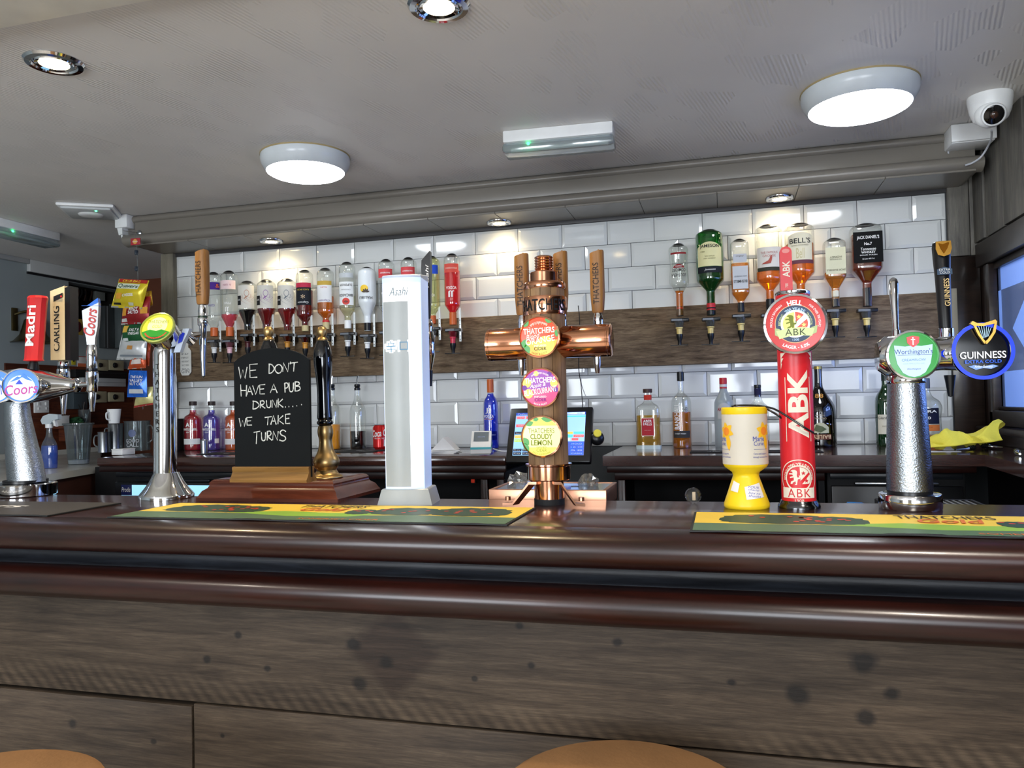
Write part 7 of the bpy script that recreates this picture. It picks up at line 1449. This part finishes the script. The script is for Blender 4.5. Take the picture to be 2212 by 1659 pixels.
# white side worktop
ZW = 1.088
t = thing('side_worktop', 'white marble effect worktop on brown cupboard beside the wall', 'worktop', (XL, .0, 0))
wp = [atZ(-60, 1050, ZW), atZ(218, 1007, ZW), atZ(217, 979, ZW), atZ(127, 987, ZW)]
slab = [(float(q_[0])-XL, float(q_[1])) for q_ in wp]; slab = slab[:3]+[(.012, slab[2][1]+.25), (.012, slab[0][1])]
marb = mat('marble_top', '#c9c8c0', .25, noise=(4, .1))
obj('top', prism(slab, ZW-.03, ZW, 'xy'), marb, t, smooth=0)
cxs, cys = sum(p_[0] for p_ in slab)/5, sum(p_[1] for p_ in slab)/5
obj('cupboard', prism([(max(.012, p_[0]*.985), cys+(p_[1]-cys)*.98) for p_ in slab], 0, ZW-.033, 'xy'), mat('cupboard_brown', '#4a2a20', .5), t, smooth=0)
obj('upstand', box(.012, .03, slab[4][1]+.1, slab[3][1], ZW, ZW+.03), marb, t, smooth=0)
# spray bottle
def onW(x, y): q = atZ(x, y, ZW); return float(q[0]), float(q[1])
X, Y = onW(107, 1012); k = mpp((X, Y, ZW))
t = thing('spray_bottle', 'clear trigger spray bottle half full of blue cleaner', 'spray bottle', (X, Y, ZW))
prf = [(0, 17), (6, 18), (45, 18.5), (56, 15), (68, 8), (78, 6.5), (90, 6)]
S = round_prof([(h_*k, r_*k) for h_, r_ in prf], 2)
obj('bottle', lathe([(0, 0)]+[(r_, z_) for z_, r_ in S]+[(0, S[-1][0])], 24, sy=.75), plastic_clear, t); Q = [(z_, r_*.94) for z_, r_ in S if z_ < 49*k]; obj('liquid', lathe([(0, .002)]+[(r_, z_+.002) for z_, r_ in Q]+[(0, Q[-1][0]+.002)], 24, sy=.75), glassy('blue_cleaner', '#1c80ff', .85, .1), t)
obj('collar', cyl(7.5*k, 88*k, 96*k, 16), white, t); obj('trigger_head', prism([(-14*k, 96*k), (8*k, 96*k), (14*k, 104*k), (28*k, 106*k), (28*k, 116*k), (4*k, 118*k), (-12*k, 113*k), (-18*k, 104*k)], -5*k, 5*k, 'xz'), mat('pale_trigger', '#b9c4ca', .4), t, smooth=20); obj('trigger', prism([(10*k, 104*k), (17*k, 92*k), (21*k, 90*k), (18*k, 104*k)], -3*k, 3*k, 'xz'), white, t, smooth=20)
X, Y = onW(170, 1003); k = mpp((X, Y, ZW))
t = thing('plastic_tub', 'tall clear plastic tub standing on the white worktop', 'tub', (X, Y, ZW)); obj('tub', lathe([(0, 0), (20*k, 0), (28*k, 84*k), (31*k, 86*k), (31*k, 89*k), (27*k, 88*k), (19*k, .003), (0, .003)], 28), plastic_clear, t); obj('contents', lathe([(0, .004), (19.5*k, .004), (20.5*k, 10*k), (0, 11*k)], 24), nap, t)
# things on the dark counter's end
def jug(x, y, r, h, label, m, name='steel_jug', handle=True, sgn=-1):
    X, Y = onC(x, y); Y = min(Y, -.06); k = mpp((X, Y, CTR)); t = thing(name, label, 'jug', (X, Y, CTR))
    obj('jug_body', lathe([(0, 0), (r*k, 0), (r*k, h*k), (r*1.06*k, (h+2)*k), (r*.94*k, (h+1)*k), (r*.92*k, .004), (0, .004)], 26), m, t)
    if handle: obj('handle', tube(smooth_path([(sgn*r*k, 0, h*.85*k), (sgn*(r+12)*k, 0, h*.82*k), (sgn*(r+13)*k, 0, h*.4*k), (sgn*r*k, 0, h*.25*k)]), 1.6*k, 8), m, t)
    return t, k
jug(250, 975, 15, 58, 'steel jug under the pale mug at the counter end', steel)
jug(225, 977, 12, 42, 'small steel jug with wire handle at the counter end', steel)
X, Y = onC(246, 975); k = mpp((X, Y, CTR)); zt_ = CTR+60.5*k
t = thing('mug', 'pale conical mug standing on top of steel jug', 'mug', (X+.004, Y, zt_)); obj('cup', lathe([(0, 0), (10.5*k, 0), (14*k, 31*k), (13*k, 31*k), (10*k, .003), (0, .003)], 26), white, t); obj('handle', tube(smooth_path([(-1*k, -13*k, 24*k), (-2*k, -20*k, 22*k), (-2*k, -19*k, 10*k), (0, -11*k, 8*k)]), 1.6*k, 8), white, t)
t, k = jug(297, 973, 26, 62, 'clear plastic jug with pale printed lettering', plastic_clear, 'water_jug', True, 1)
m_ = around(26*k, 0, .3); txt(t, 'GOOD', 28*k, 8*k, m_, mat('grey_white_print', '#a9adb2', .5), at=(0, 22*k), bold=.02, cut=.006); txt(t, 'CALL', 26*k, 8*k, m_, mat('grey_white_print', '#a9adb2', .5), at=(0, 13*k), bold=.02, cut=.006); shape(t, 'logo_print', disc(8*k, 20, (0, 38*k)), m_, mat('blue_grey_logo', '#5a678e', .5), .0004, .006)
X, Y = onC(218, 984); t = thing('white_tissue_box', 'small white box at the corner of dark worktop', 'box', (X+.07, Y+.06, CTR)); k = mpp((X, Y, CTR)); obj('box_body', box(-.03, .03, -.04, .04, 0, 11*k, .002), white, t); obj('lid', box(-.031, .031, -.041, .041, 11*k, 13*k, .001), white, t)

# ================================================================ UNDER COUNTER COOLERS, STOOLS
lit = mat('cooler_glow', '#8fc6e8', .3, emis=.75)
def cooler(x0, x1, label, lit_on, badge_=None):
    t = thing('bottle_cooler', label, 'cooler', ((x0+x1)/2, -.28, 0), group='under counter bottle coolers'); w = (x1-x0)/2
    obj('body', [box(-w, w, -.22, .24, .05, 1.09, .004)], blackm, t)
    obj('vent_strip', box(-w+.01, w-.01, -.232, -.22, 1.065, 1.085, .002), mat('cooler_strip', '#1c1f24', .3), t); obj('handle', box(-w*.6, w*.6, -.25, -.232, 1.046, 1.056, .003), steel if not lit_on else mat('dark_handle', '#2a2e34', .3, .5), t)
    d = obj('door', [box(-w+.012, w-.012, -.24, -.222, .1, 1.042, .003)], black, t)
    if lit_on: obj('side_filler', box(-w-.3, -w, -.02, .2, .05, 1.09), blackm, t)
    if lit_on: obj('window', box(-w+.05, w-.03, -.2425, -.2405, .3, 1.03), lit, d)
    if badge_: bg = obj('badge', box(-w+.05, -w+.105, -.245, -.24, .985, 1.031, .001), mat('badge_navy_plate', '#16205a', .4), d); txt(bg, badge_, .046, .02, flat((-w+.077, -.245, 1.01), n=(0, -1, 0)), inkw, shear=.2)
    return t
cooler(-.33, .3, 'black bottle cooler with lit pale blue glass door', True, 'Prodis')
cooler(2.63, 3.06, 'black bottle cooler with steel handles beneath malt bottles', False)
for i, (x, y) in enumerate(((1022, 1018), (1022, 1036))):
    q = atY(x, y, -.5); t = thing('red_switch', 'small red lit switch inside dark cabinet '+('upper' if i == 0 else 'lower')+' one', 'switch', (float(q[0]), -.5, float(q[2]))); obj('rocker', box(-.007, .007, -.006, 0, -.012, .012, .002), mat('switch_red', '#b0301c', .4, emis=.25), t); obj('mount', box(-.01, .01, 0, .02, -.016, .016, .001), blackm, t)
tan = mat('tan_leather', '#8a6642', .55, noise=(14, .12), bump=(120, .15))
def stool(cx, cy, r, zt, label):
    t = thing('bar_stool', label, 'bar stool', (cx, cy, 0), group='tan bar stools')
    obj('seat', lathe([(0, zt-.075), (r*.9, zt-.075), (r, zt-.06), (r*1.0, zt-.02), (r*.97, zt-.006), (r*.9, zt), (0, zt+.004)], 48), tan, t); obj('piping', lathe([(r*1.0, zt-.055), (r*1.015, zt-.05), (r*1.0, zt-.045)], 48), mat('dark_tan', '#6a4526', .5), t)
    for i in range(4):
        a = PI/4+i*PI/2; obj('leg', tube([(r*.6*math.cos(a), r*.6*math.sin(a), zt-.07), (r*1.05*math.cos(a), r*1.05*math.sin(a), 0)], [.016, .012], 10), woodmat('stool_leg_wood', '#2a1a12', '#3a2418', '#4a3020', grain=(9, 9, 1)), t)
    obj('footring', tube([(r*.88*math.cos(2*PI*i/24), r*.88*math.sin(2*PI*i/24), .28) for i in range(25)], .008, 8), brass, t)
def circ(P):
    (ax, ay), (bx, by), (cx, cy) = P; d = 2*(ax*(by-cy)+bx*(cy-ay)+cx*(ay-by))
    ux = ((ax*ax+ay*ay)*(by-cy)+(bx*bx+by*by)*(cy-ay)+(cx*cx+cy*cy)*(ay-by))/d; uy = ((ax*ax+ay*ay)*(cx-bx)+(bx*bx+by*by)*(ax-cx)+(cx*cx+cy*cy)*(bx-ax))/d
    return ux, uy, math.hypot(ax-ux, ay-uy)
zst = .77
q = [tuple(float(v_) for v_ in atZ(*p_, zst)[:2]) for p_ in ((1340, 1588), (1095, 1659), (1590, 1659))]; ux, uy, r_ = circ(q)
stool(ux, uy, r_, zst, 'round tan leather bar stool before the plain lower planks')
q2 = atZ(95, 1608, zst); q3 = atZ(238, 1659, zst)
# the second stool is the same size; find its centre from two points on its rim
A_, B_ = Vector((float(q2[0]), float(q2[1]))), Vector((float(q3[0]), float(q3[1]))); mid = (A_+B_)/2; hd_ = (B_-A_).length/2; pv = Vector(((B_-A_).y, -(B_-A_).x)).normalized()
cc = mid+pv*math.sqrt(max(0, r_*r_-hd_*hd_)); stool(cc.x, cc.y, r_, zst, 'round tan leather bar stool beside the plank joint')

# ================================================================ BEHIND THE BAR: LOW STEEL SHELF AND TRAYS
t = thing('underbar_shelf', 'low steel shelf behind the bar under trays and packets', 'shelf', (2.7, -1.3, 0))
ZU = 1.03
obj('top', box(-.55, .5, -.26, .2, ZU-.02, ZU, .003), steel, t)
for sx in (-.5, .45):
    for sy_ in (-.2, .15): obj('leg', box(sx-.015, sx+.015, sy_-.015, sy_+.015, 0, ZU-.02), steel, t)
def grid_tray(x0, x1, y, zt, label, yaw=0, m=None):
    a, b_ = atY(x0, 1080, y), atY(x1, 1080, y); w = (float(b_[0])-float(a[0]))/2; t = thing('drainer_tray', label, 'tray', ((float(a[0])+float(b_[0]))/2, y, ZU), yaw, 'drainer trays behind the bar')
    obj('frame', [box(-w, w, -.07, -.062, 0, zt, .002), box(-w, w, .062, .07, 0, zt, .002), box(-w, -w+.008, -.07, .07, 0, zt, .002), box(w-.008, w, -.07, .07, 0, zt, .002)], m or blackm, t)
    n = max(4, int(w*2/.016))
    for i in range(n): x = -w+.01+(2*w-.02)*(i+.5)/n; obj('slat', box(x-.003, x+.003, -.063, .063, zt-.006, zt-.002), mat('tray_slat_grey', '#8a8f92', .35, .5), t)
grid_tray(1640, 1800, -1.4, .045, 'steel drainer tray behind the red lager tower', 0, steel)
grid_tray(1900, 2120, -1.28, .055, 'black drainer tray behind the frosty steel tower')
p = atY(1845, 1085, -1.33); crumple('blue_packet', 'crumpled shiny blue plastic packet behind the bar', 'packet', (float(p[0]), -1.33, ZU+.022), .065, mat('blue_plastic_pack', '#2f7fc0', .15), 21, .55)
